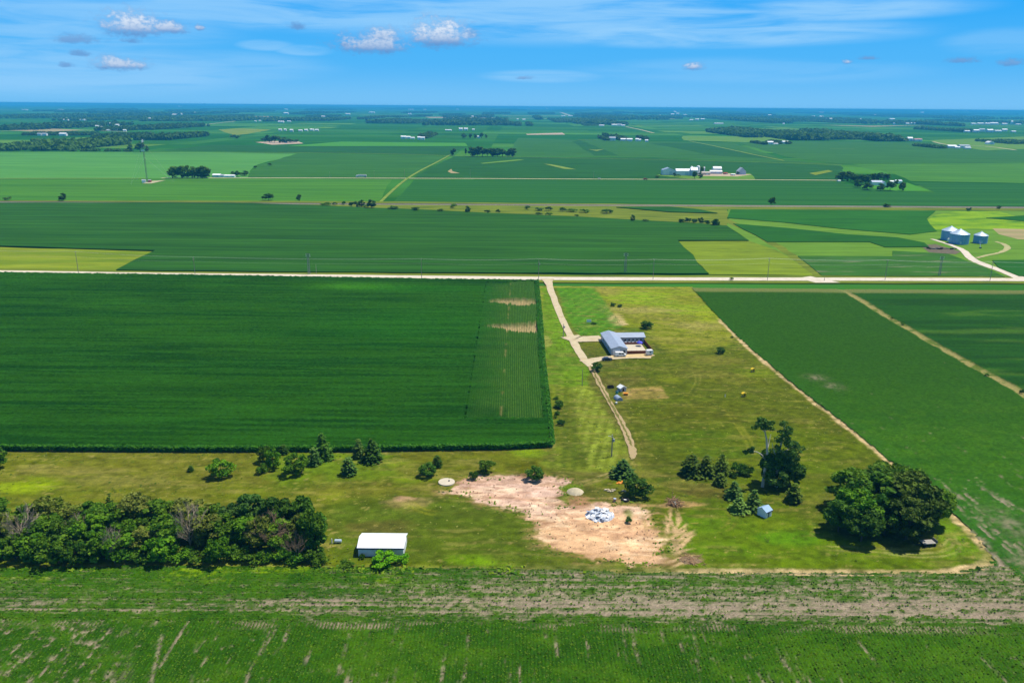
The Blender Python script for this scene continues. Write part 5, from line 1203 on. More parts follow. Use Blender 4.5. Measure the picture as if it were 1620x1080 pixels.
M_GRROOF = mat('grey_shingles', (.28, .30, .34), .9, .15, 1)
M_RED = mat('red_paint', (.35, .04, .03), .5, .1, 1)
M_TYRE = mat('black_rubber', (.015, .015, .015), .9, .1, 3)
M_YEL = mat('yellow_plastic', (.75, .50, .02), .5, .08, 1)
M_ORANGE = mat('orange_plastic', (.75, .26, .02), .5, .15, 1)
M_BLUE = mat('blue_canvas', (.08, .08, .55), .7, .1, 1)
M_TARP = mat('crumpled_sheet_metal', (.5, .54, .6), .45, .2, 1.2, metal=.2, bump=.6, var2=((.10, .11, .14), 1.0, .55, .68))
M_BRUSH = mat('cut_brush', C(190, 150, 110), .95, .3, 1.5)
M_MOUND = mat('sand_mound', C(222, 206, 172), .95, .15, .8, bump=.3)

def gable(name, label, cat, c, w, d, eave, rise, rz=0, wall=None, roof=None, ridge='x', over=.3, thick=.14, doors=(), windows=(), group=None, parent=None):
    """gabled building, c its ground centre; doors and windows: (face, along, width, height, sill)"""
    wall = wall or M_WHITE; roof = roof or M_WROOF
    e = empty(name, c, rz, label, cat, group)
    b = MB(); hw, hd = w / 2, d / 2
    if ridge == 'x':
        b.prism([(-hd, -.4), (hd, -.4), (hd, eave), (0, eave + rise), (-hd, eave)], -hw, hw)
        b.v = [(y, x, z) for x, y, z in b.v]; b.f = [t[::-1] for t in b.f]
    else:
        b.prism([(-hw, -.4), (hw, -.4), (hw, eave), (0, eave + rise), (-hw, eave)], -hd, hd)
    b.build('wall', wall, e)
    b = MB(); s = hd if ridge == 'x' else hw; ln = (hw if ridge == 'x' else hd) + over
    t = over * rise / s
    pr = [(-s - over, eave - t + .02), (0, eave + rise + .02), (s + over, eave - t + .02), (s + over, eave - t + thick), (0, eave + rise + thick + .04), (-s - over, eave - t + thick)]
    b.prism(pr, -ln, ln)
    if ridge == 'x': b.v = [(y, x, z) for x, y, z in b.v]; b.f = [q[::-1] for q in b.f]
    b.build('roof', roof, e)
    def put(nm, face, a, ww, hh, sill, m, frame):
        dp = .10
        fx = {'f': (a, -hd - .03, 0), 'b': (a, hd + .03, 0), 'l': (-hw - .03, a, PI / 2), 'r': (hw + .03, a, PI / 2)}[face]
        z = sill + hh / 2
        if frame:
            fr = MB(); fr.box((fx[0], fx[1], z), (ww + .24, dp, hh + .24), fx[2]); fo = fr.build(nm, M_TRIM, e)
            g = MB(); g.box((fx[0], fx[1], z), (ww, dp + .06, hh), fx[2]); g.build('pane', m, fo)
        else:
            g = MB(); g.box((fx[0], fx[1], z), (ww, dp, hh), fx[2]); g.build(nm, m, e)
    for q in doors: put('door', *q[:5], q[5] if len(q) > 5 else M_TRIM, False)
    for q in windows: put('window', *q[:5], M_DARKGL, True)
    return e

# --- white pole barn at the hedgerow's end
pl = G(567, 879); pr = G(638.6, 878.4); wB = pr.x - pl.x
e = gable('pole_barn', 'long white metal barn with a low white roof beside the hedgerow', 'barn', Vector(((pl.x + pr.x) / 2, pl.y + 3.3, 0)), wB, 6.6, 2.3, 1.06, 0, over=.25,
          doors=(('r', 0, 3.2, 2.1, 0, M_TRIM),))
b = MB(); b.box((0, -3.6, 2.13), (wB + .4, .14, .28)); b.build('eave_trim', M_NAVY, e)
b = MB(); b.box((.2, -3.36, 1.72), (.7, .1, .28)); b.build('window', M_DARKGL, e)
# --- small white shed
e = gable('garden_shed', 'small white shed with a pale blue roof beside the spruces', 'shed', G(1211.5, 819) + Vector((0, 1.4, 0)), 2.5, 2.8, 1.9, .8, math.radians(36), M_TRIM, mat('pale_blue_roof', (.28, .42, .62), .5, .06, 1), 'x', .15, .1,
          doors=(('f', -.1, .35, 1.5, .05, M_NAVY),))
b = MB(); b.box((0, -1.58, 1.74), (2.7, .1, .16)); b.build('eave_trim', M_NAVY, e)
# --- the L-shaped metal house
house = empty('metal_house', G(967, 562), math.radians(4.5), 'L-shaped grey metal house with a blue grey roof beside the driveway', 'house')
Wm, Lm, EV, RI = 7.0, 25.0, 3.1, 1.05; W2, D2 = 12.2, 6.4
b = MB(); b.prism([(0, -.4), (Wm, -.4), (Wm, EV), (Wm / 2, EV + RI), (0, EV)], 0, Lm); wl = b.build('wall', M_GREYW, house)
b = MB(); b.prism([(-.35, EV - .1), (Wm / 2, EV + RI + .02), (Wm + .35, EV - .1), (Wm + .35, EV + .05), (Wm / 2, EV + RI + .18), (-.35, EV + .05)], -.4, Lm + .4); b.build('roof', M_BROOF, house)
b = MB(); b.prism([(Lm - D2, -.4), (Lm, -.4), (Lm, EV - .05), (Lm - D2 / 2, EV + .9), (Lm - D2, EV - .05)], Wm - .01, Wm + W2); b.v = [(y, x, z) for x, y, z in b.v]; b.f = [t[::-1] for t in b.f]; b.build('wall', M_GREYW, house)
b = MB(); b.prism([(Lm - D2 - 1.1, EV - .32), (Lm - D2 / 2, EV + .92), (Lm + .3, EV - .15), (Lm + .3, EV), (Lm - D2 / 2, EV + 1.06), (Lm - D2 - 1.1, EV - .18)], Wm - 3.2, Wm + W2 + .35); b.v = [(y, x, z) for x, y, z in b.v]; b.f = [t[::-1] for t in b.f]; b.build('roof', M_BROOF2, house)
b = MB(); b.box((Wm + W2 / 2 + .2, Lm - D2 - 1.12, EV - .26), (W2 + .5, .1, .26)); b.build('gutter', M_NAVY, house)
b = MB(); b.box((2.3, -.05, 1.35), (3.1, .12, 2.7)); dr = b.build('garage_door', M_TRIM, house)
b = MB(); b.box((5.7, -.05, 1.2), (1.0, .12, 2.2)); b.build('door', M_DARKGL, house)
for i in range(6):
    b = MB(); b.box((Wm + 1.3 + i * 1.85, Lm - D2 - .05, 1.3), (1.0, .1, 1.5)); fo = b.build('window', M_TRIM, house)
    b = MB(); b.box((Wm + 1.3 + i * 1.85, Lm - D2 - .07, 1.3), (.78, .12, 1.28)); b.build('pane', M_DARKGL, fo)
for y in (6, 12, 18):
    b = MB(); b.box((-.05, y, 1.7), (.1, 1.2, 1.0)); fo = b.build('window', M_TRIM, house)
    b = MB(); b.box((-.07, y, 1.7), (.12, 1.0, .8)); b.build('pane', M_DARKGL, fo)
b = MB(); b.box((-.06, 23.3, 1.2), (.1, 1.0, 2.2)); b.build('door', M_CREAM, house)
b = MB(); b.tube([(2.0, 22.5, EV + .2), (2.0, 22.5, EV + 1.5)], .12, 6); b.build('vent_pipe', M_TRIM, house)
HM = house.matrix_world if False else Matrix.Translation(house.location) @ Matrix.Rotation(math.radians(4.5), 4, 'Z')
def hl(x, y, z=0): return HM @ Vector((x, y, z))
ft = hl(Wm, 0)
def slab(name, label, pts, m, z=.24):
    P = [G(*p) for p in pts]; b = MB(); n = len(P); b.add([(p.x, p.y, -.1) for p in P] + [(p.x, p.y, z) for p in P], [tuple(range(n, 2 * n))[::-1]] + [(i, i + n, (i + 1) % n + n, (i + 1) % n) for i in range(n)])
    o = b.build(name, m)
    return tag(o, label, 'pavement', kind='structure')
slab('patio_slab', 'pale concrete patio inside the wooden fence', [(991, 557), (1023, 556.5), (1013, 543), (985, 543)], M_CONC, .30)
slab('forecourt', 'pale gravel forecourt in front of the wooden fence', [(966, 565.5), (1026, 566), (1036, 562.5), (1024, 560), (967, 562)], mat('forecourt_gravel', C(238, 208, 150), .95, .1, .5), .27)
fe = empty('patio_fence', hl(Wm, 1.2), math.radians(4.5), 'red brown wooden fence around the patio', 'fence')
b = MB(); b.box((5.2, 0, .8), (10.2, .12, 1.6)); b.build('panel', M_WOODF, fe)
b = MB(); b.box((12.2, 9.4, .8), (.12, 17.2, 1.6)); b.build('panel', M_WOODF, fe)
for x in range(0, 11, 2):
    b = MB(); b.box((.3 + x, -.1, .85), (.16, .12, 1.75)); b.build('post', M_WOODF, fe)
de = empty('deck_rail', hl(Wm + .3, Lm - D2 - 3.2), math.radians(4.5), 'low red brown deck front below the row of patio seats', 'railing')
b = MB(); b.box((5.3, 0, .55), (10.6, .14, 1.1)); b.build('panel', M_WOODF, de)
b = MB(); b.box((5.3, 0, 1.14), (10.7, .22, .08)); b.build('top_rail', M_WOODF, de)
for i in range(6):
    o_ = hl(Wm + 1.3 + i * 1.75, Lm - D2 - 2.2)
    ch = empty('patio_chair', o_, math.radians(4.5), 'white patio chair under the eave, %s from the left of six' % nth(i), 'chair', 'white patio chairs under the eave')
    b = MB(); b.box((0, 0, .45), (1.0, .9, .1)); b.build('seat', M_TRIM, ch)
    b = MB(); b.box((0, .42, .9), (1.0, .1, .9), rx=-.15); b.build('backrest', M_TRIM, ch)
    for sx_ in (-.42, .42):
        for sy_ in (-.38, .38):
            b = MB(); b.box((sx_, sy_, .2), (.08, .08, .42)); b.build('leg', M_TRIM, ch)
pp = hl(Wm + 8.6, Lm - D2 - 6.0)
pa = empty('parasol', pp, 0, 'deep blue parasol on the patio', 'parasol')
b = MB(); b.lathe([(1.45, 1.7), (1.3, 2.05), (.8, 2.5), (.05, 2.75)], n=10); b.build('canopy', M_BLUE, pa)
b = MB(); b.tube([(0, 0, 0), (0, 0, 2.9)], .05, 6); b.build('pole', M_TRIM, pa)
b = MB(); b.lathe([(.35, 0), (.35, .12), (.1, .16)], n=12); b.build('base', M_CONC, pa)
# --- vehicles
def vehicle(name, label, cat, p, rz, body, glass, L_, Wd, wheels, wr, paint, group=None):
    e = empty(name, p, rz, label, cat, group)
    b = MB(); b.prism(body, -Wd / 2, Wd / 2); o = b.build('body', paint, e)
    md = o.modifiers.new('b', 'BEVEL'); md.width = .08; md.segments = 2
    for g in glass:
        b = MB(); b.prism(g, -Wd / 2 - .015, Wd / 2 + .015); b.build('window', M_DARKGL, e)
    for x in wheels:
        for s in (-1, 1):
            b = MB(); n = 14; y = s * (Wd / 2 - .08)
            b.add([(x + wr * math.cos(2 * PI * k / n), y + t * .13, wr + wr * math.sin(2 * PI * k / n)) for t in (-1, 1) for k in range(n)],
                  [(k, (k + 1) % n, (k + 1) % n + n, k + n) for k in range(n)] + [tuple(range(n))[::-1], tuple(range(n, 2 * n))])
            wo = b.build('wheel', M_TYRE, e)
            b = MB(); b.add([(x + wr * .55 * math.cos(2 * PI * k / n), y + s * .15, wr + wr * .55 * math.sin(2 * PI * k / n)) for k in range(n)], [tuple(range(n)) if s < 0 else tuple(range(n))[::-1]]); b.build('rim', M_STEELR, wo)
    return e
CAR = [(-2.2, .35), (2.2, .35), (2.25, .75), (1.9, .95), (1.0, 1.02), (.45, 1.45), (-1.1, 1.48), (-1.8, 1.05), (-2.25, .95)]
CARG = [[(.85, 1.04), (.42, 1.38), (-.25, 1.40), (-.25, 1.04)], [(-.35, 1.04), (-.35, 1.40), (-1.05, 1.40), (-1.55, 1.06)]]
vehicle('parked_car', 'dark blue car parked on the gravel spur by the metal house', 'car', G(960.5, 570), math.radians(8), CAR, CARG, 4.4, 1.75, (-1.35, 1.4), .33, mat('navy_car_paint', (.03, .04, .07), .25, .05, 1, spec=.6))
VAN = [(-2.4, .4), (2.4, .4), (2.45, .95), (1.75, 1.15), (1.2, 1.95), (-2.3, 2.05), (-2.45, .6)]
vehicle('parked_van', 'white van parked before the garage of the metal house', 'van', G(981, 563.2) + Vector((0, -.9, .24)), math.radians(3), VAN, [[(1.62, 1.2), (1.15, 1.8), (.35, 1.82), (.35, 1.2)], [(.2, 1.2), (.2, 1.82), (-.9, 1.84), (-.9, 1.2)]], 4.8, 1.9, (-1.5, 1.55), .36, mat('white_car_paint', (.82, .82, .82), .3, .03, 1, spec=.6))
TRL = [(-1.4, .5), (1.4, .5), (1.4, 2.35), (1.1, 2.5), (-1.2, 2.5), (-1.4, 2.3)]
e = vehicle('box_trailer', 'small white box trailer at the corner of the patio fence', 'trailer', G(1027.5, 563) + Vector((0, .6, .2)), math.radians(12), TRL, [[(.4, 1.3), (.4, 1.9), (-.3, 1.9), (-.3, 1.3)]], 2.8, 1.9, (0,), .34, M_TRIM)
b = MB(); b.box((-1.9, 0, .55), (1.0, .1, .1)); b.build('tow_bar', M_NAVY, e)
# --- tanks, coop and clutter by the garden
def bits(name, label, cat, pts, m, r_=random.Random(3)):
    b = MB()
    for (x, y, z, sx_, sy_, sz_) in pts: b.box((x, y, z), (sx_, sy_, sz_), r_.uniform(-.6, .6), r_.uniform(-.25, .25), r_.uniform(-.25, .25))
    return b
cp_ = G(984, 619)
e = gable('chicken_coop', 'little coop with a tilted white roof beside the garden plot', 'shed', cp_ + Vector((0, .8, 0)), 2.6, 2.2, 1.5, .7, math.radians(25), M_GREYW, M_WROOF, 'y', .3, .1, doors=(('f', 0, .8, 1.2, .05, M_DARKGL),))
e = empty('hoop_tunnel', G(980.5, 634), math.radians(15), 'grey covered hoop tunnel below the little coop', 'tunnel')
b = MB(); n = 9; b.prism([(1.2 * math.cos(PI * k / n), 1.3 * math.sin(PI * k / n)) for k in range(n + 1)], 0, 3.2); b.build('cover', mat('grey_film', (.30, .34, .42), .4, .1, 1), e)
for y in (0, .8, 1.6, 2.4, 3.2):
    b = MB(); b.tube([(1.24 * math.cos(PI * k / n), y, 1.34 * math.sin(PI * k / n)) for k in range(n + 1)], .05, 5); b.build('hoop', M_STEELR, e)
e = empty('orange_cart', G(990, 625), 0, 'orange garden cart right of the hoop tunnel', 'cart')
b = MB(); b.prism([(-.8, .35), (.6, .35), (.9, .95), (-1.0, .95)], -.45, .45); b.build('tub', M_ORANGE, e)
for x in (-.5, .5):
    b = MB(); b.box((x, 0, .2), (.4, 1.0, .4)); b.build('wheel', M_TYRE, e)
e = empty('water_barrel', G(976, 622.5), 0, 'blue green water barrel between the coop and the hoop tunnel', 'barrel')
b = MB(); b.lathe([(.5, 0), (.56, .3), (.56, .9), (.5, 1.15)], n=14); b.build('body', mat('teal_plastic', (.06, .30, .26), .5, .1, 1), e)
b = MB(); b.lathe([(.5, 1.15), (.4, 1.22)], n=14); b.build('lid', M_NAVY, e)
e = empty('bucket', G(975, 638.5), 0, 'white bucket in the grass below the hoop tunnel', 'bucket'); b = MB(); b.lathe([(.3, 0), (.38, .6)], n=12); b.build('body', M_TRIM, e)
b = MB(); b.tube([(-.36, 0, .6), (0, 0, .85), (.36, 0, .6)], .03, 4); b.build('handle', M_STEELR, e)
e = empty('compost_bin', G(966, 613), .2, 'dark low compost box left of the little coop', 'box')
for x, y, sx_, sy_ in ((0, -.8, 2.2, .12), (0, .8, 2.2, .12), (-1.05, 0, .12, 1.5), (1.05, 0, .12, 1.5)):
    b = MB(); b.box((x, y, .4), (sx_, sy_, .8)); b.build('side_board', mat('dark_boards', C(74, 66, 56), .9, .2, 2), e)
# --- notice board by the driveway lawn
sg = G(931.5, 512)
e = empty('sign_board', sg, 0, 'white board on two posts in the lawn beside the driveway', 'sign'); b = MB(); b.box((0, 0, 1.5), (2.3, .12, 1.4)); b.build('panel', M_TRIM, e)
for x in (-1, 1):
    b = MB(); b.box((x, .1, .7), (.12, .1, 1.6)); b.build('post', M_POLE, e)
tree('shrub', 939.5, 513, 509.6, 9, 'low dark leafy strip right of the white board', L_DARK)  # dark streak beside the board, built as low foliage
# --- archery-like yellow stands and posts in the pasture
for px, py, lab in ((1191, 588, 'yellow box stand farther up the pasture'), (1176.5, 627, 'yellow box stand beside the white post')):
    e = empty('yellow_stand', G(px, py), .3, lab, 'stand', 'yellow box stands in the pasture')
    b = MB(); b.box((0, 0, .85), (1.5, 1.0, .9)); o = b.build('box', M_YEL, e)
    b = MB(); b.box((0, -.52, .8), (.5, .06, .5)); b.build('opening', M_DARKGL, e)
    for x in (-.6, .6):
        b = MB(); b.box((x, 0, .22), (.12, .9, .5)); b.build('leg', M_POLE, e)
    b = MB(); b.prism([(-.95, 1.3), (.95, 1.3), (0, 1.75)], -.6, .6); b.build('roof', M_YEL, e)
e = empty('marker_post', G(1147, 628), 0, 'white marker post left of the nearer yellow stand', 'post'); b = MB(); b.tube([(0, 0, 0), (0, 0, 1.2)], .16, 8); b.build('post', M_TRIM, e)
b = MB(); b.lathe([(.19, 1.2), (.05, 1.32)], n=10); b.build('cap', M_NAVY, e)
e = empty('marker_post', G(525, 859), 0, 'short white post between the hedgerow and the barn', 'post'); b = MB(); b.tube([(0, 0, 0), (0, 0, 1.3)], .14, 8); b.build('post', M_TRIM, e)
b = MB(); b.lathe([(.17, 1.3), (.05, 1.4)], n=10); b.build('cap', M_CONC, e)
e = empty('grey_tank', G(535, 858), 0, 'small pale grey tank lying right of the short white post', 'tank'); b = MB(); b.tube([(-.9, 0, .5), (-.8, 0, .5), (.8, 0, .5), (.9, 0, .5)], [.25, .45, .45, .25], 12); b.build('body', M_STEELR, e)
for x in (-.5, .5):
    b = MB(); b.box((x, 0, .12), (.14, .7, .26)); b.build('leg', M_CONC, e)
# --- round concrete slab, mound, piles
cc_ = G(706.5, 763); rx_ = 13 / ppm(cc_)
e = empty('concrete_disc', cc_, 0, 'round pale concrete slab at the left tip of the dirt pad', 'slab'); b = MB(); b.lathe([(rx_, -.1), (rx_, .32), (rx_ * .97, .36)], n=40); b.build('slab', M_CONC, e)
b = MB(); b.lathe([(.22, .36), (.22, .62), (.05, .66)], c=(.7, .3, 0), n=10); b.build('pipe_stub', M_NAVY, e)
def heap(name, label, cat, px, py, rx, ry, h, m, seed, rough=.35, n=26, kind=None):
    p = G(px, py); k = ppm(p); rX = rx / k; rY = ry / (k * CAMH / depth(p))
    xs = np.linspace(-1.15, 1.15, n); Xg, Yg = np.meshgrid(xs, xs); d = np.hypot(Xg, Yg)
    z = h * np.clip(1 - d ** 2, 0, 1) ** .8 * (1 - rough + 2 * rough * fbm(Xg * 3 + seed, Yg * 3, .8, s=seed)) - .05
    v = np.stack([Xg * rX, Yg * rY, z], -1).reshape(-1, 3)
    i = (np.arange(n - 1)[:, None] * n + np.arange(n - 1)[None, :]); q = np.stack([i, i + 1, i + 1 + n, i + n], -1).reshape(-1, 4)
    v, q, _ = cut(v, q, (d < 1.08).ravel())
    e = empty(name, p, 0, label, cat); link('heap', np_mesh(name, v, q), m, e)
    return e, rX, rY
heap('sand_mound', 'smooth pale sand mound on the grass island beside the dirt pad', 'mound', 910, 777.5, 13, 6, .9, M_MOUND, 3, .15)
e, rX, rY = heap('scrap_heap', 'heap of crumpled white sheet metal on the dirt pad', 'scrap heap', 949, 815, 22, 10, 1.5, M_TARP, 8, .6)
rr2 = random.Random(5)
for i in range(34):
    a = rr2.uniform(0, 6.28); q_ = rr2.uniform(0, .92) ** .6; x, y = rX * q_ * math.cos(a), rY * q_ * math.sin(a)
    b = MB(); w_ = rr2.uniform(.5, 1.7); h_ = rr2.uniform(.3, 1.0)
    zc = 1.45 * (1 - q_ ** 2) + .15
    b.add([(-w_ / 2, -h_ / 2, 0), (0, -h_ / 2, rr2.uniform(.05, .3)), (w_ / 2, -h_ / 2, 0), (w_ / 2, h_ / 2, .05), (0, h_ / 2, rr2.uniform(.1, .35)), (-w_ / 2, h_ / 2, .05)], [(0, 1, 4, 5), (1, 2, 3, 4)])
    o = b.build('metal_sheet', M_TRIM if rr2.random() < .5 else (M_NAVY if rr2.random() < .4 else M_BROOF), e, (x, y, zc))
    o.rotation_euler = (rr2.uniform(-.8, .5), rr2.uniform(-.5, .5), rr2.uniform(0, 6.28))
    md = o.modifiers.new('s', 'SOLIDIFY'); md.thickness = .04
def sticks(e, n, R, h, ln, m, seed, nm='log', rad=(.06, .14)):
    r_ = random.Random(seed)
    for i in range(n):
        a = r_.uniform(0, 6.28); q_ = R * r_.uniform(0, 1) ** .7; t = r_.uniform(0, 6.28); el = r_.uniform(-.1, .6)
        l_ = ln * r_.uniform(.5, 1.2); c_ = Vector((q_ * math.cos(a), q_ * math.sin(a), h * (1 - q_ / R * .7) * r_.uniform(.2, 1)))
        d_ = Vector((math.cos(t) * math.cos(el), math.sin(t) * math.cos(el), math.sin(el))) * l_ / 2
        b = MB(); b.tube([c_ - d_, c_ + d_], r_.uniform(*rad), 5); b.build(nm, m, e)
e, rX, rY = heap('brush_pile', 'pile of cut branches and logs at the right end of the dirt pad', 'brush pile', 1066, 796, 9, 6, 1.0, mat('brush_litter', C(120, 92, 66), .95, .3, 2), 12, .5)
sticks(e, 46, 2.3, 1.8, 3.0, M_BRUSH, 4, 'branch', (.05, .12)); sticks(e, 8, 1.0, 1.4, 1.8, M_PALE, 6, 'log', (.16, .26))
b = MB(); b.tube([(-.4, .3, .6), (-.55, .4, 3.6)], [.12, .05], 5); b.build('branch', M_BRUSH, e)
e, rX, rY = heap('brush_pile', 'low scatter of dead brush at the lower right rim of the dirt pad', 'brush pile', 1092, 886, 20, 7, .35, mat('brush_litter2', C(150, 126, 94), .95, .3, 2), 14, .6)
sticks(e, 40, 3.4, .5, 2.4, M_BRUSH, 9, 'branch', (.04, .09))
e = empty('orange_heap', G(985.5, 764), 0, 'heap of orange fence netting between the spruce and the round bush', 'netting')
for i, (x, y, s) in enumerate(((-1.0, 0, .9), (-.2, .3, 1.1), (.7, .1, .8), (1.3, .3, .5), (-1.7, -.2, .5))):
    b = MB(); b.lathe([(s * .8, 0), (s * .75, s * .25), (s * .4, s * .5), (.02, s * .58)], (x, y, 0), 9); b.build('roll', M_ORANGE, e)
e = empty('rubble_row', G(972, 776), 0, 'row of pale rubble in the grass below the orange heap', 'rubble')
rr3 = random.Random(8)
for i in range(14):
    b = MB(); b.box((rr3.uniform(-3, 3), rr3.uniform(-.7, .7), .15), (rr3.uniform(.3, .8), rr3.uniform(.3, .6), rr3.uniform(.2, .4)), rr3.uniform(0, 3)); b.build('stone', M_MOUND, e)
e = empty('drum', G(972.5, 793), 0, 'pinkish drum beside the black tyre stack', 'drum'); b = MB(); b.lathe([(.42, 0), (.45, .05), (.42, .4), (.45, .45), (.42, .5), (.42, .9), (.45, .93)], n=16); b.build('body', mat('faded_pink', C(206, 160, 140), .7, .12, 1), e)
b = MB(); b.lathe([(.40, .93), (.38, .97)], n=16); b.build('lid', M_STEELR, e)
e = empty('tractor_tyre', G(989, 791.5), 0, 'large black tyre lying in the grass below the round bush', 'tyre')
b = MB(); b.lathe([(.55, .1), (.62, .55), (.95, .62), (1.12, .45), (1.12, .15), (.95, 0), (.62, .02), (.55, .1)], n=26, cap=False); b.build('tread', M_TYRE, e)
b = MB(); b.lathe([(.52, .22), (.3, .25)], n=18); b.build('rim', M_TRIM, e)
# --- flat wagon by the grove
e = empty('hay_wagon', G(1468, 862), math.radians(8), 'grey flat wagon with a light bed in front of the round grove', 'wagon')
b = MB(); b.box((0, 0, .95), (3.6, 1.9, .14)); b.build('bed', mat('grey_planks', C(196, 190, 180), .9, .12, 1.5, wave=('Y', 2.5, .4)), e)
b = MB(); b.box((1.75, 0, 1.3), (.1, 1.9, .7)); b.build('headboard', mat('grey_planks2', C(150, 146, 140), .9, .12, 1.5), e)
b = MB(); b.box((0, 0, .72), (3.2, .2, .24)); b.build('frame', M_NAVY, e)
for x in (-1.2, 1.2):
    for s in (-.85, .85):
        b = MB(); b.box((x, s, .38), (.7, .2, .7)); b.lathe([], n=3) if False else None
        b = MB(); n = 12; b.add([(x + .4 * math.cos(2 * PI * k / n), s + t, .4 + .4 * math.sin(2 * PI * k / n)) for t in (-.1, .1) for k in range(n)], [(k, (k + 1) % n, (k + 1) % n + n, k + n) for k in range(n)] + [tuple(range(n))[::-1], tuple(range(n, 2 * n))]); b.build('wheel', M_TYRE, e)
b = MB(); b.tube([(-1.8, 0, .7), (-3.4, 0, .35)], .06, 5); b.build('tongue', M_NAVY, e)

# ------------------------------------------------------------------ poles and wires
def pole(px, pb, pt, label, arms=(.93,), aw=2.2, rad=.17, group='wooden utility poles along the gravel road', box=False, light=False, lean=0):
    p = G(px, pb); h = height_to(p, pt)
    e = empty('utility_pole', p, 0, label, 'pole', group)
    b = MB(); b.tube([(0, 0, -.3), (lean * h * .5, 0, h * .5), (lean * h, 0, h)], [rad * 1.15, rad, rad * .7], 8); b.build('pole', M_POLE, e)
    for a in arms:
        b = MB(); b.box((lean * h * a, .05, h * a), (.14, aw, .16)); ar = b.build('crossarm', M_POLE, e)
        for y in (-.46, 0, .46):
            b = MB(); b.lathe([(.05, 0), (.09, .08), (.05, .16), (.08, .24)], (lean * h * a, y * aw, h * a + .08), 6); b.build('insulator', M_STEELR, ar)
    if box:
        b = MB(); b.lathe([(.3, 0), (.32, .1), (.32, .9), (.2, 1.0)], (.45, 0, h * .7), 10); b.build('transformer', mat('grey_transformer', (.35, .37, .38), .5, .08, 1), e)
    if light:
        b = MB(); b.tube([(0, 0, h * .9), (-.9, 0, h * .96), (-1.3, 0, h * .95)], .06, 5); b.build('lamp_arm', M_STEELR, e)
    return p, h
RP = []
for i, (px, pb, pt, lab) in enumerate(((-180, 427, 391, 'utility pole beyond the left edge of the road view'), (124.5, 434, 397, 'utility pole before the yellow hay meadow at left'), (309, 438, 406, 'utility pole on the road between the hay meadow and the lattice tower'),
                        (667, 441, 409, 'utility pole on the road left of the driveway junction'), (852, 442, 409, 'utility pole at the driveway junction'), (1033, 442, 410, 'utility pole right of the driveway junction before the big dark field'),
                        (1214, 443, 408, 'utility pole before the yellow green hay patch'), (1400, 443, 411, 'utility pole before the pale streaked bean field'), (1566, 444, 414, 'utility pole near the right end of the road'), (1760, 445, 414, 'utility pole beyond the right edge'))):
    RP.append(pole(px, pb, pt, lab, arms=(.96,) if i % 2 else (.96, .86), rad=.16, box=(px == 852)))
for lv, off, lab in ((.965, -1.0, 'near conductor of the power line along the road'), (.965, 0.0, 'middle conductor of the power line along the road'), (.965, 1.0, 'far conductor of the power line along the road'), (.74, 0.1, 'low communication cable along the road')):
    pts = []
    for (p, h), (p2, h2) in zip(RP[:-1], RP[1:]):
        for k in range(10):
            t = k / 10; z = (h * lv + .3) * (1 - t) + (h2 * lv + .3) * t - 3.0 * t * (1 - t)
            pts.append((p.x * (1 - t) + p2.x * t, p.y * (1 - t) + p2.y * t + off, z))
    pts.append((RP[-1][0].x, RP[-1][0].y + off, RP[-1][1] * lv + .3))
    tag(MB().tube(pts, .017, 4).build('power_cable', M_WIRE), lab, 'cable', 'power cables along the gravel road')
GT = 'tall transmission poles behind the gravel road'
M_TP = mat('steel_grey_pole', C(150, 156, 160), .6, .12, 1)
for px, pb, pt, lab in ((489, 434, 401, 'tall double transmission structure standing left of centre on the road'), (989, 432, 400, 'tall transmission pole before the big dark field'), (1486, 436, 405, 'transmission pole between the bins and the pale streaked field')):
    p = G(px, pb); h = height_to(p, pt); e = empty('transmission_pole', p, 0, lab, 'pole', GT)
    for s in (-.55, .55):
        b = MB(); b.tube([(s, 0, -.3), (s * .8, 0, h)], [.24, .14], 8); b.build('pole', M_TP, e)
    for k in range(7):
        b = MB(); z = h * (.08 + .12 * k); b.tube([(-.52, 0, z), (.5, 0, z + h * .11)], .06, 4); b.build('brace', M_TP, e)
    for z in (.9, .98):
        b = MB(); b.box((0, 0, h * z), (2.6, .16, .16)); ar = b.build('crossarm', M_TP, e)
        for x in (-1.2, 1.2):
            b = MB(); b.lathe([(.08, 0), (.14, -.2), (.08, -.4), (.14, -.6), (.05, -.8)], (x, 0, h * z - .05), 6); b.build('insulator', M_TRIM, ar)
pole(500.5, 433, 418, 'short pole right of the double transmission structure', arms=(), rad=.14)
pole(891, 534, 512, 'utility pole at the bend of the driveway', box=True, group='utility poles along the driveway'); pole(921, 609, 584, 'thin dark pole in the bright mown strip', arms=(), rad=.12, group='utility poles along the driveway')
pole(967.5, 722, 688, 'utility pole with a transformer at the end of the dirt track', box=True, light=True, group='utility poles along the driveway')
for px, pb, pt, lab in ((744, 281.6, 268, 'faint pole on the far road right of the diagonal lane'), (640, 281, 268, 'faint pole on the far road beside the diagonal lane'), (592, 280.5, 270, 'faint pole right of the white truck'), (522, 280.5, 272, 'faint pole left of the white truck'), (939, 282.6, 271, 'faint pole on the far road left of the white farm'), (1304, 444, 438, 'short marker pole at the field entrance on the road')):
    pole(px, pb, pt, lab, arms=(.95,) if pt < 400 else (), rad=.16, group='faint poles along the far road' if pt < 400 else None)
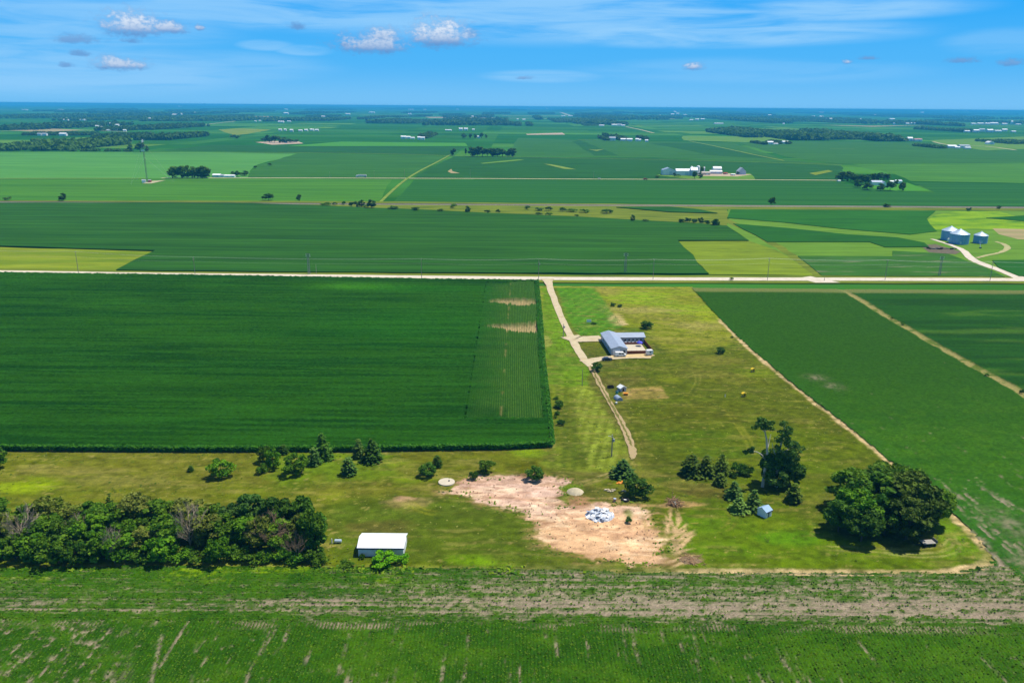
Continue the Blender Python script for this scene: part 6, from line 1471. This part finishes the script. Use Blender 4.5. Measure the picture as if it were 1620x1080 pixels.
# --- lattice mast with guys
p = G(233, 288.5); h = height_to(p, 222); e = empty('radio_mast', p, 0, 'tall thin guyed lattice mast with white antennas at left', 'mast')
M_MAST = mat('dark_mast_steel', (.10, .11, .12), .6, .1, 1)
R_ = .9; legs = [(R_ * math.cos(a), R_ * math.sin(a)) for a in (0.5, 2.6, 4.7)]
for x, y in legs:
    b = MB(); b.tube([(x, y, 0), (x, y, h)], .16, 5); b.build('leg', M_MAST, e)
b = MB(); ns_ = int(h / 2)
for k in range(ns_):
    z = k * h / ns_
    for i in range(3):
        x, y = legs[i]; x2, y2 = legs[(i + 1) % 3]; b.tube([(x, y, z), (x2, y2, z + h / ns_)], .09, 3)
b.build('lattice', M_MAST, e)
for a in (.3, 2.4, 4.5):
    for fz, rg in ((.95, .62), (.6, .6)):
        b = MB(); b.tube([(0, 0, h * fz), (math.cos(a) * h * rg, math.sin(a) * h * rg, 0)], .05, 3); b.build('guy_wire', M_WIRE, e)
for z, rr_, yy in ((.985, .0, 0), (.975, 1.6, .4), (.97, 1.6, 2.5), (.975, 1.6, 4.6)):
    b = MB(); b.box((rr_ * math.cos(yy), rr_ * math.sin(yy), h * z), (1.1, 1.1, 3.2 if rr_ else 4), yy); b.build('antenna', M_TRIM, e)
for a in (4.0, 5.2):
    b = MB(); b.lathe([(.05, 0), (1.0, .2), (1.5, .7)], n=14); o = b.build('dish', M_TRIM, e, (1.7 * math.cos(a), 1.7 * math.sin(a), h * .76)); o.rotation_euler = (PI / 2, 0, 0)
gable('equipment_hut', 'small white hut at the foot of the lattice mast', 'hut', G(228, 288.5), 5, 4, 2.8, .8, .3); gable('equipment_hut', 'small reddish hut right of the mast foot', 'hut', G(237, 288), 4, 4, 2.4, .6, .1, M_RED, M_GRROOF)
sheet('gravel_pad', [(225, 290), (240, 290), (262, 285), (240, 286)], m_pale, 'gravel pad and track at the mast', 'ground', z=-.15)

# ------------------------------------------------------------------ grain bins
def bin_(px, pb, wpx, ptop, label):
    p = G(px, pb); k = ppm(p); R = wpx / k / 2; p = p + Vector((0, R, 0)); ht = height_to(p, ptop)
    hw_ = ht - R * .52
    e = empty('grain_bin', p, 0, label, 'grain bin', 'steel grain bins beside the gravel drive')
    b = MB(); b.lathe([(R, -.2), (R, hw_)], n=48); b.build('wall', M_STEEL, e, smooth=False)
    for i in range(1, int(hw_ / .9)):
        pass
    b = MB(); prof = [(R + .22, hw_ - .05), (R * .55, hw_ + R * .24), (.5, hw_ + R * .47)]
    b.lathe(prof, n=36); rf = b.build('roof', M_STEELR, e)
    b = MB(); b.lathe([(.55, 0), (.55, .45), (.1, .7)], (0, 0, hw_ + R * .45), 12); b.build('roof_cap', M_STEELR, rf)
    for a in range(0, 360, 30):
        t = math.radians(a); b = MB(); b.tube([((R + .2) * math.cos(t), (R + .2) * math.sin(t), hw_ + .05), (.5 * math.cos(t), .5 * math.sin(t), hw_ + R * .5)], .07, 4); b.build('roof_rib', M_STEELR, rf)
    a = -PI / 2 - .3; b = MB(); b.box(((R + .1) * math.cos(a), (R + .1) * math.sin(a), 1.2), (.2, 1.1, 2.2), a); b.build('door', M_STEELR, e)
    b = MB()
    for s in (-.25, .25): b.tube([((R + .25) * math.cos(a + .25) + s, (R + .25) * math.sin(a + .25), 0), ((R + .25) * math.cos(a + .25) + s, (R + .25) * math.sin(a + .25), hw_)], .05, 4)
    b.build('ladder', M_STEELR, e)
    return p, R, hw_
bin_(1509, 381, 26, 357.5, 'large round steel grain bin at the back left of the three')
bin_(1524, 387, 28.5, 362, 'largest front steel grain bin in the middle of the three')
bin_(1556, 385.5, 20.5, 366.5, 'smaller dark steel grain bin standing apart at the right')
e = empty('grain_auger', G(1551, 392.5), 0, 'small auger leaning at the right grain bin', 'auger'); b = MB(); b.tube([(0, 0, .3), (.3, 3, 5.5)], .2, 8); b.build('tube', M_STEELR, e)
b = MB(); b.box((0, 0, .35), (1.6, 1.0, .7)); b.build('hopper', M_NAVY, e)
gable('control_shed', 'low white shed between the two big grain bins', 'shed', G(1504, 381.5), 5, 3, 1.9, .5, .1)
e = empty('scrap_row', G(1484, 394), 0, 'row of grey scrap and timber beside the bin driveway', 'scrap')
for i in range(14):
    b = MB(); b.box((rr3.uniform(-9, 14), rr3.uniform(-1.5, 1.5), .5), (rr3.uniform(1, 3.5), rr3.uniform(.5, 1.2), rr3.uniform(.4, 1.2)), rr3.uniform(-.5, .5)); b.build('plank', [M_POLE, mat('dark_boards', (.1, .1, .1)), M_BARK][i % 3], e)
# ------------------------------------------------------------------ truck and small vehicles on the far road
p = G(571.5, 280.6); e = empty('semi_truck', p, 0, 'white semi truck driving along the straight far road', 'truck'); kk = ppm(p)
b = MB(); b.box((1.5, 0, 2.6), (13.0, 2.6, 2.9)); b.build('trailer', mat('grey_white_trailer', (.62, .63, .64), .5, .06, .5), e)
b = MB(); b.prism([(-8.6, .7), (-5.6, .7), (-5.6, 3.6), (-7.2, 3.5), (-7.6, 2.2), (-8.8, 1.9)], -1.2, 1.2); b.build('cab', M_TRIM, e)
for x in (-7.9, -5.6, 5.6, 6.8):
    b = MB(); b.tube([(x, -1.2, .52), (x, 1.2, .52)], .52, 10); b.build('wheel', M_TYRE, e)
vehicle('red_pickup', 'small red vehicle on the far road left of the white farm', 'pickup', G(1021, 284.2), 0, [(x * 1.5, z * 1.5) for x, z in CAR], [], 6, 2.6, (-2, 2), .5, M_RED)
vehicle('pale_car', 'pale car on the far road left of the red vehicle', 'car', G(948, 283), 0, CAR, CARG, 4.4, 1.8, (-1.35, 1.4), .33, M_STEELR)
# ------------------------------------------------------------------ farmsteads
M_TANW = mat('tan_siding', (.50, .44, .36), .8, .08, .5); M_REDW = mat('red_barn_boards', (.26, .05, .04), .8, .12, .5)
M_FARW = mat('far_white_wall', (.80, .80, .79), .8, .06, .1); M_FARR = mat('far_white_roof', (.82, .83, .84), .6, .05, .1); M_FARG = mat('far_grey_roof', (.34, .38, .44), .7, .1, .1)
def bldg(px, pb, wpx, hpx, label, dp=.6, roof=None, wall=None, ridge='x', name='barn', cat='barn', group=None, rise=.3, door=True):
    """far building: front foot centre at (px, pb), wpx wide and hpx tall in photo pixels"""
    p = G(px, pb); k = ppm(p); w = wpx / k; d = max(w * dp, 5); ht = hpx / k
    dr = d * (CAMH / depth(p))                 # how much of the seen height is roof depth
    full = max(ht - dr * .5, ht * .55); rs = full * rise; ev = full - rs
    return gable(name, label, cat, p + Vector((0, d / 2, -.3)), w, d, ev, rs, 0, wall or M_FARW, roof or M_FARR, ridge, over=.3, thick=.25,
                 doors=(('f', w * .15, min(w * .25, 5), ev * .75, 0, M_DARKGL if name == 'house' else M_STEELR),) if door else (), group=group)
F1 = 'buildings of the white farm by the far road'
bldg(1058, 276.8, 19, 11.5, 'white barn with a blue grey roof at the left of the far white farm', .9, M_BROOF, ridge='y', group=F1)
bldg(1082, 277.5, 25, 10.5, 'long low white shed second from the left in the far white farm', .5, group=F1)
bldg(1098, 278, 10, 13, 'blue grey house behind two dark trees in the far white farm', .9, M_BROOF, mat('blue_siding', (.4, .48, .6), .8, .05, .3), group=F1, name='farm_house', cat='house')
bldg(1117, 276.5, 13, 5, 'low pinkish shed right of the silo in the far white farm', .5, M_TANW, M_TANW, group=F1)
bldg(1135, 273, 13, 9.5, 'tall white hall right of the middle of the far white farm', .8, group=F1); bldg(1133, 275, 19, 5.5, 'low white lean-to in front of the tall white hall', .4, M_FARR, mat('grey_lean_to', (.5, .54, .6), .8, .05, .3), group=F1)
bldg(1174, 276, 12, 11, 'steep roofed bluish barn at the right end of the far white farm', 1.1, M_FARG, mat('pale_blue_wall', (.55, .6, .72), .8, .05, .3), 'y', group=F1, rise=.55)
bldg(1148, 275.6, 6, 2.6, 'tiny reddish shed in the bare yard of the far white farm', .8, M_RED, M_REDW, group=F1); bldg(1160, 277.5, 6, 2.6, 'tiny dark shed with pale roof in the bare yard of the far white farm', .7, M_FARR, M_NAVY, group=F1)
def silo(px, pb, wpx, ptop, label, m=None, group=F1):
    p = G(px, pb); k = ppm(p); R = wpx / k / 2; ht = height_to(p, ptop); e = empty('silo', p, 0, label, 'silo', group)
    b = MB(); b.lathe([(R, -.3), (R, ht - R * .8)], n=20); b.build('wall', m or M_FARW, e)
    b = MB(); b.lathe([(R * 1.02, ht - R * .8), (R * .85, ht - R * .35), (R * .45, ht - .1), (.05, ht)], n=20); b.build('dome', M_FARR, e)
silo(1104, 276, 5.5, 262, 'tall white domed silo in the middle of the far white farm'); silo(1094, 272, 4.5, 263, 'blue grey silo left of the white domed silo', M_STEEL); silo(1113, 273, 4, 264, 'small pale silo right of the white domed silo', M_STEELR)
GFT = 'trees of the far farmsteads'
def ft(lst):
    for kind, x, yb, yt, w, lab in lst: tree(kind, x, yb, yt, w, lab, L_DARK if 'dark' in lab else L_DEC, GFT)
ft([('far_tree', 1067, 279, 273, 5, 'small dark tree right of the blue roofed barn'), ('far_shrub', 1073, 279.5, 276, 7, 'dark shrub before the long low white shed'), ('far_tree', 1087, 277, 270, 9, 'dark round tree against the long low white shed'), ('far_tall', 1099, 282.5, 271, 9, 'dark tall tree before the blue grey house'),
    ('far_tall', 1108, 282, 273, 7, 'dark tree right of the blue grey house'), ('far_tall', 1110, 274, 263, 6, 'dark tree between the white silos'), ('far_tree', 1040, 281, 277, 8, 'olive bush at the left end of the far white farm'), ('far_tree', 1167, 276, 271, 5, 'dark tree beside the steep roofed barn')])
# house among pines
F2 = 'buildings of the house among dark pines'
bldg(1388, 293, 17, 7.5, 'white house with a grey blue roof among dark pines', .6, M_BROOF, group=F2, name='farm_house', cat='house'); bldg(1399, 296, 6, 9, 'white gabled wing of the house among dark pines', 1.2, M_BROOF, ridge='y', group=F2, name='farm_house', cat='house')
bldg(1411, 290, 6, 4.5, 'small pale shed right of the house among pines', .8, group=F2); bldg(1422, 290, 10, 5.5, 'white garage at the right of the house among pines', .7, M_BROOF, group=F2); bldg(1328, 287, 4, 2.2, 'tiny white shed at the left end of the pines', .8, group=F2)
pines = [(1327, 283, 273), (1333, 285, 271), (1340, 286, 270), (1346, 286, 273), (1351, 288, 275), (1357, 290, 276), (1363, 291, 275), (1369, 292, 276), (1375, 290, 275), (1381, 288, 274), (1387, 286, 273), (1393, 285, 273), (1399, 284, 274), (1404, 284, 275)]
ft([('far_tall' if i % 2 else 'far_tree', x, b_, t, 11 if i < 8 else 8, 'dark tree in the windbreak around the house among pines, %s from the left' % nth(i)) for i, (x, b_, t) in enumerate(pines)])
ft([('far_tree', 1372, 300, 288, 14, 'big dark tree at the lower left of the white house'), ('far_tree', 1393, 301, 290, 12, 'dark tree right in front of the white house'), ('far_tree', 1408, 301, 286, 13, 'dark tree at the lower right of the white house'), ('far_tree', 1427, 301, 288, 11, 'dark tree before the white garage'), ('far_tree', 1357, 296, 283, 14, 'dark tree left of the lawn of the white house'), ('far_tree', 1418, 293, 284, 6, 'small tree beside the white garage')])
# farm behind the mast field
F3 = 'sheds right of the big grove'
for x, w, h_, lab in ((342, 12, 5, 'white shed right of the big grove near the mast'), (350, 8, 4, 'small pale house right of the big grove near the mast'), (358, 12, 3.5, 'low white shed third right of the big grove'), (367, 8, 3.5, 'low white shed fourth right of the big grove')):
    bldg(x, 280, w, h_, lab, .7, M_FARR if x != 350 else M_FARG, group=F3)
ft([('far_tree' if i % 2 else 'far_tall', x, 281.5, t, 14, 'tree of the big grove near the mast, %s from the left' % nth(i)) for i, (x, t) in enumerate(((273, 263), (280, 262), (288, 262), (296, 261), (304, 263), (312, 264), (320, 262), (327, 264)))])
ft([('far_tree', 369, 279, 271, 9, 'dark tree behind the low white sheds near the mast'), ('far_tree', 376, 279, 270, 9, 'dark tree right of the low white sheds near the mast'), ('far_tree', 387, 277.5, 270, 12, 'dark round tree at the right end of the white sheds near the mast'), ('far_shrub', 427, 262, 258, 6, 'dark bush on the grassy corner between fields'), ('far_shrub', 404, 266, 262, 6, 'small dark bush at the edge of the grassy corner')])
# grove with birches in the middle
ft([('far_tree' if i % 2 else 'far_tall', x, 247.5, t, 12, 'dark tree of the grove behind the diagonal lane, %s from the left' % nth(i)) for i, (x, t) in enumerate(((747, 232), (755, 231), (763, 232), (771, 234), (779, 234), (787, 234), (795, 235), (803, 235), (811, 234)))])
ft([('far_tree', 717, 246, 234, 9, 'lone dark tree at the end of the diagonal lane'), ('far_tall', 737, 246, 234, 4, 'thin pale tree left of the dark grove'), ('far_tall', 734, 218.5, 211, 8, 'dark tree at the left of the five in a row'), ('far_tall', 744, 218.5, 211, 5, 'narrow dark tree second of the five in a row'), ('far_tall', 752, 218.5, 212, 5, 'narrow dark tree third of the five in a row'), ('far_tall', 762, 218.5, 210, 7, 'dark tree fourth of the five in a row'), ('far_tall', 769, 218.5, 212, 4, 'thin dark tree at the right of the five in a row')])
bldg(757, 218.5, 5, 3.5, 'tiny pale house between the five dark trees', .8, group='small far houses')
# island grove
ft([('far_tree', x, y, t, 11, 'dark tree of the island grove at left, %s from the left' % nth(i)) for i, (x, y, t) in enumerate(((419, 224, 217), (426, 225, 213), (434, 226, 214), (442, 226, 215), (450, 226, 217), (459, 226, 219), (467, 225, 220)))])
bldg(452, 226, 4, 4, 'pale house among the island grove trees', .8, M_FARR, group='small far houses')
ft([('far_tree', 369, 219, 213, 10, 'left tree of the round copse in the pale field'), ('far_tree', 376, 219, 214, 10, 'right tree of the round copse in the pale field')])
# other farmsteads: (phrase, [(x, foot row, width, height, grey roof)])
FARMS = (
 ('the white farm behind the bright green strip', [(638, 219.5, 8, 4.5, 0), (646, 219.5, 7, 4, 0), (653, 220, 6, 3, 0), (663, 221, 5, 5, 0), (669, 221, 6, 4.5, 0)]),
 ('the middle farm with dark trees', [(969, 222.5, 10, 6, 1), (986, 223, 8, 4, 0), (996, 223.5, 9, 4.5, 0), (1008, 223.5, 5, 4.5, 0), (1012, 223.5, 4, 3.5, 0), (1023, 224.5, 5, 3.5, 0)]),
 ('the two houses below the far shelterbelt', [(1219, 228.5, 9, 5, 0), (1228, 228.5, 6, 2, 0), (1243, 227.5, 10, 4.5, 0)]),
 ('the white and red barns by the far shelterbelt', [(1440, 223.5, 8, 6.5, 0), (1453, 223.8, 12, 4.5, 2)]),
 ('the farm with big grey roofs at right', [(1507, 234.5, 14, 5, 0), (1515, 235, 8, 3, 0), (1527, 234, 16, 5, 1), (1532, 235.5, 9, 3, 0)]),
 ('the white farm below the wood edge', [(1293, 221, 6, 2.5, 0), (1300, 221, 5, 3, 0), (1286, 221.5, 4, 2, 0)]),
 ('the long row of buildings at far right', [(1531, 209.5, 8, 3, 0), (1545, 209.5, 9, 4.5, 0), (1554, 208.5, 9, 5, 1), (1567, 209.5, 9, 5, 0), (1580, 209, 10, 3, 0), (1590, 208, 8, 4, 0), (1604, 209.5, 7, 2.4, 0)]),
 ('the upper building row at far right', [(1541, 197.5, 8, 2.6, 0), (1552, 197.5, 10, 3, 0), (1563, 197.5, 8, 3, 0), (1574, 197.5, 12, 3.6, 0), (1590, 198, 8, 3, 0), (1601, 197, 3, 6, 0), (1612, 198, 8, 2, 0)]),
 ('the left farmstead along the pale road', [(62, 214.5, 6, 4, 1), (70, 214.5, 7, 4, 1), (91, 214, 4, 2.6, 0), (99, 214.8, 11, 4.5, 0)]),
 ('the wooded village at left', [(153, 201, 5, 2.6, 0), (161, 203, 4, 3, 0), (172, 198.5, 7, 4, 0), (180, 197.5, 5, 3, 0), (184, 199.5, 6, 3, 0), (172, 207, 8, 2, 0), (180, 207, 10, 3, 0), (193, 203, 4, 4, 0), (197, 208, 5, 3, 0)]),
 ('the reddish buildings right of the village', [(244, 203, 6, 3, 2), (254, 204, 6, 4, 2), (262, 200.5, 7, 2.4, 0)]),
 ('the pale buildings left of the village', [(103, 191, 10, 2.2, 0), (112, 190.5, 8, 2.4, 0), (121, 190.5, 6, 3, 0), (130, 191, 8, 2.4, 0)]),
 ('the white cluster on the far left ridge', [(238, 189, 7, 2.4, 0), (249, 190, 6, 2, 0), (275, 183.5, 6, 3, 0), (283, 181.5, 7, 2.4, 0), (306, 180, 6, 2.4, 0), (200, 183, 9, 2, 0), (38, 174.5, 8, 1.4, 0), (95, 174.5, 8, 1.4, 0)]),
 ('the row of pale houses behind the island grove', [(443, 207, 5, 3, 0), (451, 207, 4, 3, 0), (461, 208.5, 5, 4, 0), (475, 208, 6, 2.6, 0), (484, 207.5, 5, 3, 0), (493, 207, 6, 3, 0), (501, 207.5, 6, 3, 0)]),
 ('the white sheds before the tan strip', [(404, 192.5, 3, 1.6, 0), (411, 192, 3, 1.6, 0), (444, 194, 9, 2.4, 0), (457, 193, 6, 1.8, 0), (452, 181, 7, 3, 0), (511, 186, 6, 2.4, 0)]),
 ('the white house beyond the five dark trees', [(729, 206.5, 6, 4, 0), (737, 206.5, 6, 4, 0), (749, 206.5, 4, 2.5, 0), (709, 207, 10, 2, 0)]),
 ('the distant village before the wooded rise', [(952, 200, 8, 2.4, 0), (960, 196, 7, 2, 0), (972, 199.5, 8, 3, 0), (980, 199.5, 8, 3.4, 1), (986, 200, 6, 2.4, 0), (940, 187, 10, 2, 0), (948, 188.5, 6, 1.6, 0), (903, 184.5, 8, 1.8, 0), (891, 184.5, 6, 1.6, 0), (829, 190.5, 5, 2, 0), (819, 190, 3, 2, 0)]),
 ('the town on the blue rise right of centre', [(1064, 183, 5, 3, 0), (1068, 179, 4, 3, 0), (1072, 182, 5, 3, 0), (1043, 184, 3, 2.4, 0), (1075, 178.5, 4, 2, 0), (1084, 183, 5, 2, 0)]),
 ('the pale village beyond the right field', [(1094, 191, 6, 2, 0), (1103, 190.5, 6, 2.4, 0), (1112, 190, 6, 2.4, 0), (1138, 196.5, 14, 1.8, 0), (1146, 179, 5, 2, 0)]),
 ('the white barns by the far right wood', [(1252, 194, 5, 3, 0), (1240, 197, 3, 2, 0), (1218, 184.5, 5, 3, 0), (1287, 185.5, 5, 2, 0), (1300, 186.5, 6, 3, 0), (1312, 190, 10, 3, 0), (1322, 189.5, 4, 2.4, 0), (1318, 180, 10, 2, 0), (1300, 179.5, 7, 2, 0)]),
 ('the sheds on the tan strip', [(1361, 191, 9, 3, 0), (1368, 191, 4, 2.4, 0), (1412, 190.5, 8, 3, 0), (1417, 197, 6, 2.6, 0), (1436, 197, 5, 2.4, 0), (1442, 197, 2, 3, 0), (1447, 197, 2, 3, 0), (1386, 183, 5, 2, 0), (1459, 180.5, 5, 3, 0)]),
 ('the pale rows near the right horizon', [(1530, 186, 10, 2, 0), (1545, 186, 6, 2, 0), (1552, 186, 5, 2, 0), (1560, 186, 4, 2, 0), (1403, 178, 8, 1.6, 0), (1530, 177.5, 6, 1.6, 0), (1570, 178, 5, 1.4, 0), (1484, 177, 6, 1.4, 0), (1368, 177, 6, 1.4, 0)]),
 ('the specks below the left horizon', [(550, 182, 7, 2.4, 0), (588, 179, 9, 1.8, 0), (585, 186.5, 6, 2.4, 0), (648, 181.5, 5, 2, 0), (650, 174.5, 9, 1.6, 0), (672, 175, 4, 2, 0), (724, 174, 4, 1.6, 0), (747, 185.5, 4, 2, 0), (804, 196.5, 4, 2.4, 0), (865, 173.5, 3, 2.4, 0), (836, 173, 6, 1.4, 0), (452, 174, 5, 1.6, 0), (284, 170, 4, 2, 0)]),
)
rr4 = random.Random(9)
for ph, bl in FARMS:
    bl = sorted(bl)
    for i, (x, yb, w, h_, gr) in enumerate(bl):
        pos = 'leftmost' if i == 0 else ('rightmost' if i == len(bl) - 1 else nth(i) + ' from the left')
        nm = 'white shed' if gr == 0 else ('grey roofed barn' if gr == 1 else 'red roofed barn')
        bldg(x, yb, w, h_, '%s, %s in %s' % (nm, pos, ph), rr4.uniform(.5, .9), M_FARR if gr == 0 else (M_FARG if gr == 1 else mat('faded_red_roof', (.42, .20, .20), .7, .1, .1)), group='buildings of ' + ph, name='shed' if gr == 0 else 'barn', cat='shed' if gr == 0 else 'barn', door=h_ > 3)
p = G(1568.5, 228.5); e = empty('domed_shed', p, 0, 'white hoop roofed dome shed on the olive grassland at right', 'shed'); kk = ppm(p); R = 5 / kk
b = MB(); b.prism([(R * math.cos(PI * k / 10), R * .95 * math.sin(PI * k / 10)) for k in range(11)], 0, R * 2.2); b.build('shell', M_FARR, e)
b = MB(); b.box((0, -.1, R * .3), (R * .8, .3, R * .6)); b.build('door', M_STEELR, e)
# ------------------------------------------------------------------ woods that read as one mass
def wood(name, label, strips, seed, per=26, leaf=None, cat='wood'):
    """strips: (x0, x1, near row, far row, top height px, spacing factor)"""
    r = np.random.default_rng(seed); cs, ss, ns = [], [], []
    for x0, x1, y0, y1, hp in strips:
        pm = G((x0 + x1) / 2, y0); k = ppm(pm); Ht = min(hp / k, 26); sp = max(Ht * .55, 1.6 / k)
        a = G(x0, y0); b_ = G(x1, y0); dpth = max(G(x0, y1).y - a.y, sp)
        n = int(max(3, min(420, (b_.x - a.x) * dpth / (sp * sp))))
        tx = r.uniform(0, 1, n); ty = r.uniform(0, 1, n) ** 1.3
        X = a.x + (b_.x - a.x) * tx; Y = a.y + (b_.y - a.y) * tx + dpth * ty
        hh = Ht * r.uniform(.6, 1.1, n) * (.72 + .5 * vnoise(X / (Ht * 5), Y / (Ht * 5), seed))
        for i in range(n):
            d = r.normal(size=(per, 3)); d /= np.linalg.norm(d, axis=1)[:, None]; d[:, 2] = d[:, 2] * .5 + .5
            w = sp * r.uniform(.7, 1.1)
            cs.append(np.stack([X[i] + d[:, 0] * w * .8, Y[i] + d[:, 1] * w * .8, hh[i] * (.12 + .85 * d[:, 2] * r.uniform(.6, 1, per))], -1)); ns.append(d); ss.append(np.full(per, w * .75) * r.uniform(.6, 1.3, per))
    v, q = quads(np.concatenate(cs), np.concatenate(ss), r, np.concatenate(ns), .6)
    v[:, 2] = np.maximum(v[:, 2], -.5)
    return tag(link(name, np_mesh(name, v, q), leaf or L_DARK), label, cat, kind='stuff')
wood('woodland', 'long dark wood at the left edge behind the pale field', [(-60, 104, 238.5, 227, 11), (60, 100, 238, 226, 15), (106, 118, 239.2, 238.6, 3.5), (126, 138, 239.2, 238.6, 4), (143, 153, 239.2, 238.6, 5), (166, 174, 239.2, 238.7, 4), (178, 188, 239.2, 238.7, 4.5), (194, 203, 239.2, 238.7, 3.5)], 1)
wood('woodland', 'dark wood with a straight lower edge above the mast', [(146, 190, 219.5, 215.5, 7), (190, 216, 217.5, 215, 6), (214, 268, 221.5, 215, 9)], 2)
ft([('far_tall', 207, 239.5, 228, 8, 'dark tree left of the mast top'), ('far_tall', 222, 240.5, 224, 15, 'dense dark trees just behind the mast top'), ('far_tree', 233, 240, 230, 6, 'dark tree right of the mast top')])
wood('woodland', 'dark woods along the far left', [(-60, 50, 206, 196, 8), (70, 78, 197, 195, 4), (34, 96, 214, 212, 5), (110, 132, 214.5, 212.5, 5), (148, 198, 207, 198, 7), (210, 243, 205.5, 199, 7), (258, 280, 203, 200, 4)], 3)
wood('woodland', 'blue dark wood belt below the horizon at left', [(-60, 64, 187.5, 178, 6), (80, 138, 191, 186, 5), (64, 150, 184, 177, 4), (153, 158, 190.5, 187, 5), (196, 202, 190, 185, 5), (222, 300, 192, 186, 6), (300, 380, 191.5, 187.5, 5), (240, 250, 181, 176, 5), (415, 424, 192.5, 189, 5), (430, 436, 192, 188, 5), (440, 520, 191.5, 188, 5)], 4)
wood('woodland', 'long dark wood in the middle distance', [(579, 616, 195, 190, 5), (622, 660, 195.5, 191, 4), (668, 800, 198.5, 189, 7), (790, 812, 198, 195, 4), (566, 580, 189, 186, 4), (815, 824, 199, 196, 4), (834, 842, 199, 196, 4), (756, 776, 186.5, 184, 4)], 5)
wood('woodland', 'dark wood around the distant village', [(850, 858, 189.5, 186, 5), (880, 945, 194, 189, 4), (912, 940, 196, 190, 5), (940, 992, 198, 191, 6), (925, 945, 199, 197.5, 2), (945, 1062, 190, 184, 5), (1062, 1080, 188, 185, 4)], 6)
wood('woodland', 'long irregular dark wood of the far shelterbelt', [(1181, 1210, 217.5, 209, 9), (1211, 1222, 212, 206, 7), (1219, 1260, 217, 209, 8), (1255, 1310, 222, 210, 10), (1300, 1350, 221, 211, 8), (1350, 1380, 221, 218, 4), (1345, 1390, 214, 210, 4), (1388, 1428, 223.5, 212, 11), (1428, 1436, 223.5, 220, 5)], 7)
wood('woodland', 'blue dark woods near the right horizon', [(1180, 1222, 191.5, 186, 5), (1222, 1256, 195, 190, 5), (1256, 1310, 193, 189, 4), (1376, 1508, 197, 187, 7), (1318, 1350, 190, 186, 4), (1520, 1526, 200, 194, 6), (1336, 1366, 195.5, 193.5, 3), (1524, 1540, 209, 205, 5), (1486, 1498, 235, 231, 5), (1600, 1660, 228, 224, 5), (1540, 1620, 189, 186, 4), (1610, 1660, 196, 192, 4), (1356, 1366, 190.5, 188, 3)], 8)
wood('woodland', 'trees of the middle farm', [(958, 966, 222.5, 218, 5), (972, 978, 221, 215, 6), (981, 994, 222, 217, 5), (1020, 1026, 221, 218, 5), (663, 668, 216.5, 211, 5), (672, 676, 219, 213, 5), (1208, 1215, 229, 226, 4), (1232, 1237, 228, 225, 3), (1246, 1252, 228, 224, 4), (1434, 1438, 223, 219, 4)], 9)
r9 = np.random.default_rng(3)
wood('woodland', 'thin broken lines of far trees just below the horizon', [(float(x), float(x + w), float(y), float(y - 1.2), float(h_)) for x, w, y, h_ in zip(r9.uniform(0, 1620, 90), r9.uniform(10, 70, 90), 173 + (r9.uniform(0, 1, 90) ** 1.4) * 14 + np.linspace(0, 0, 90), r9.uniform(1.6, 3.2, 90))], 10, per=14)
# ------------------------------------------------------------------ output
S.view_settings.view_transform = 'Standard'; S.view_settings.look = 'None'
S.view_settings.exposure = EXPO; S.view_settings.gamma = 1
S.cycles.max_bounces = 6; S.cycles.diffuse_bounces = 3; S.cycles.transparent_max_bounces = 6
S.cycles.volume_bounces = 1; S.cycles.glossy_bounces = 2; S.cycles.transmission_bounces = 3
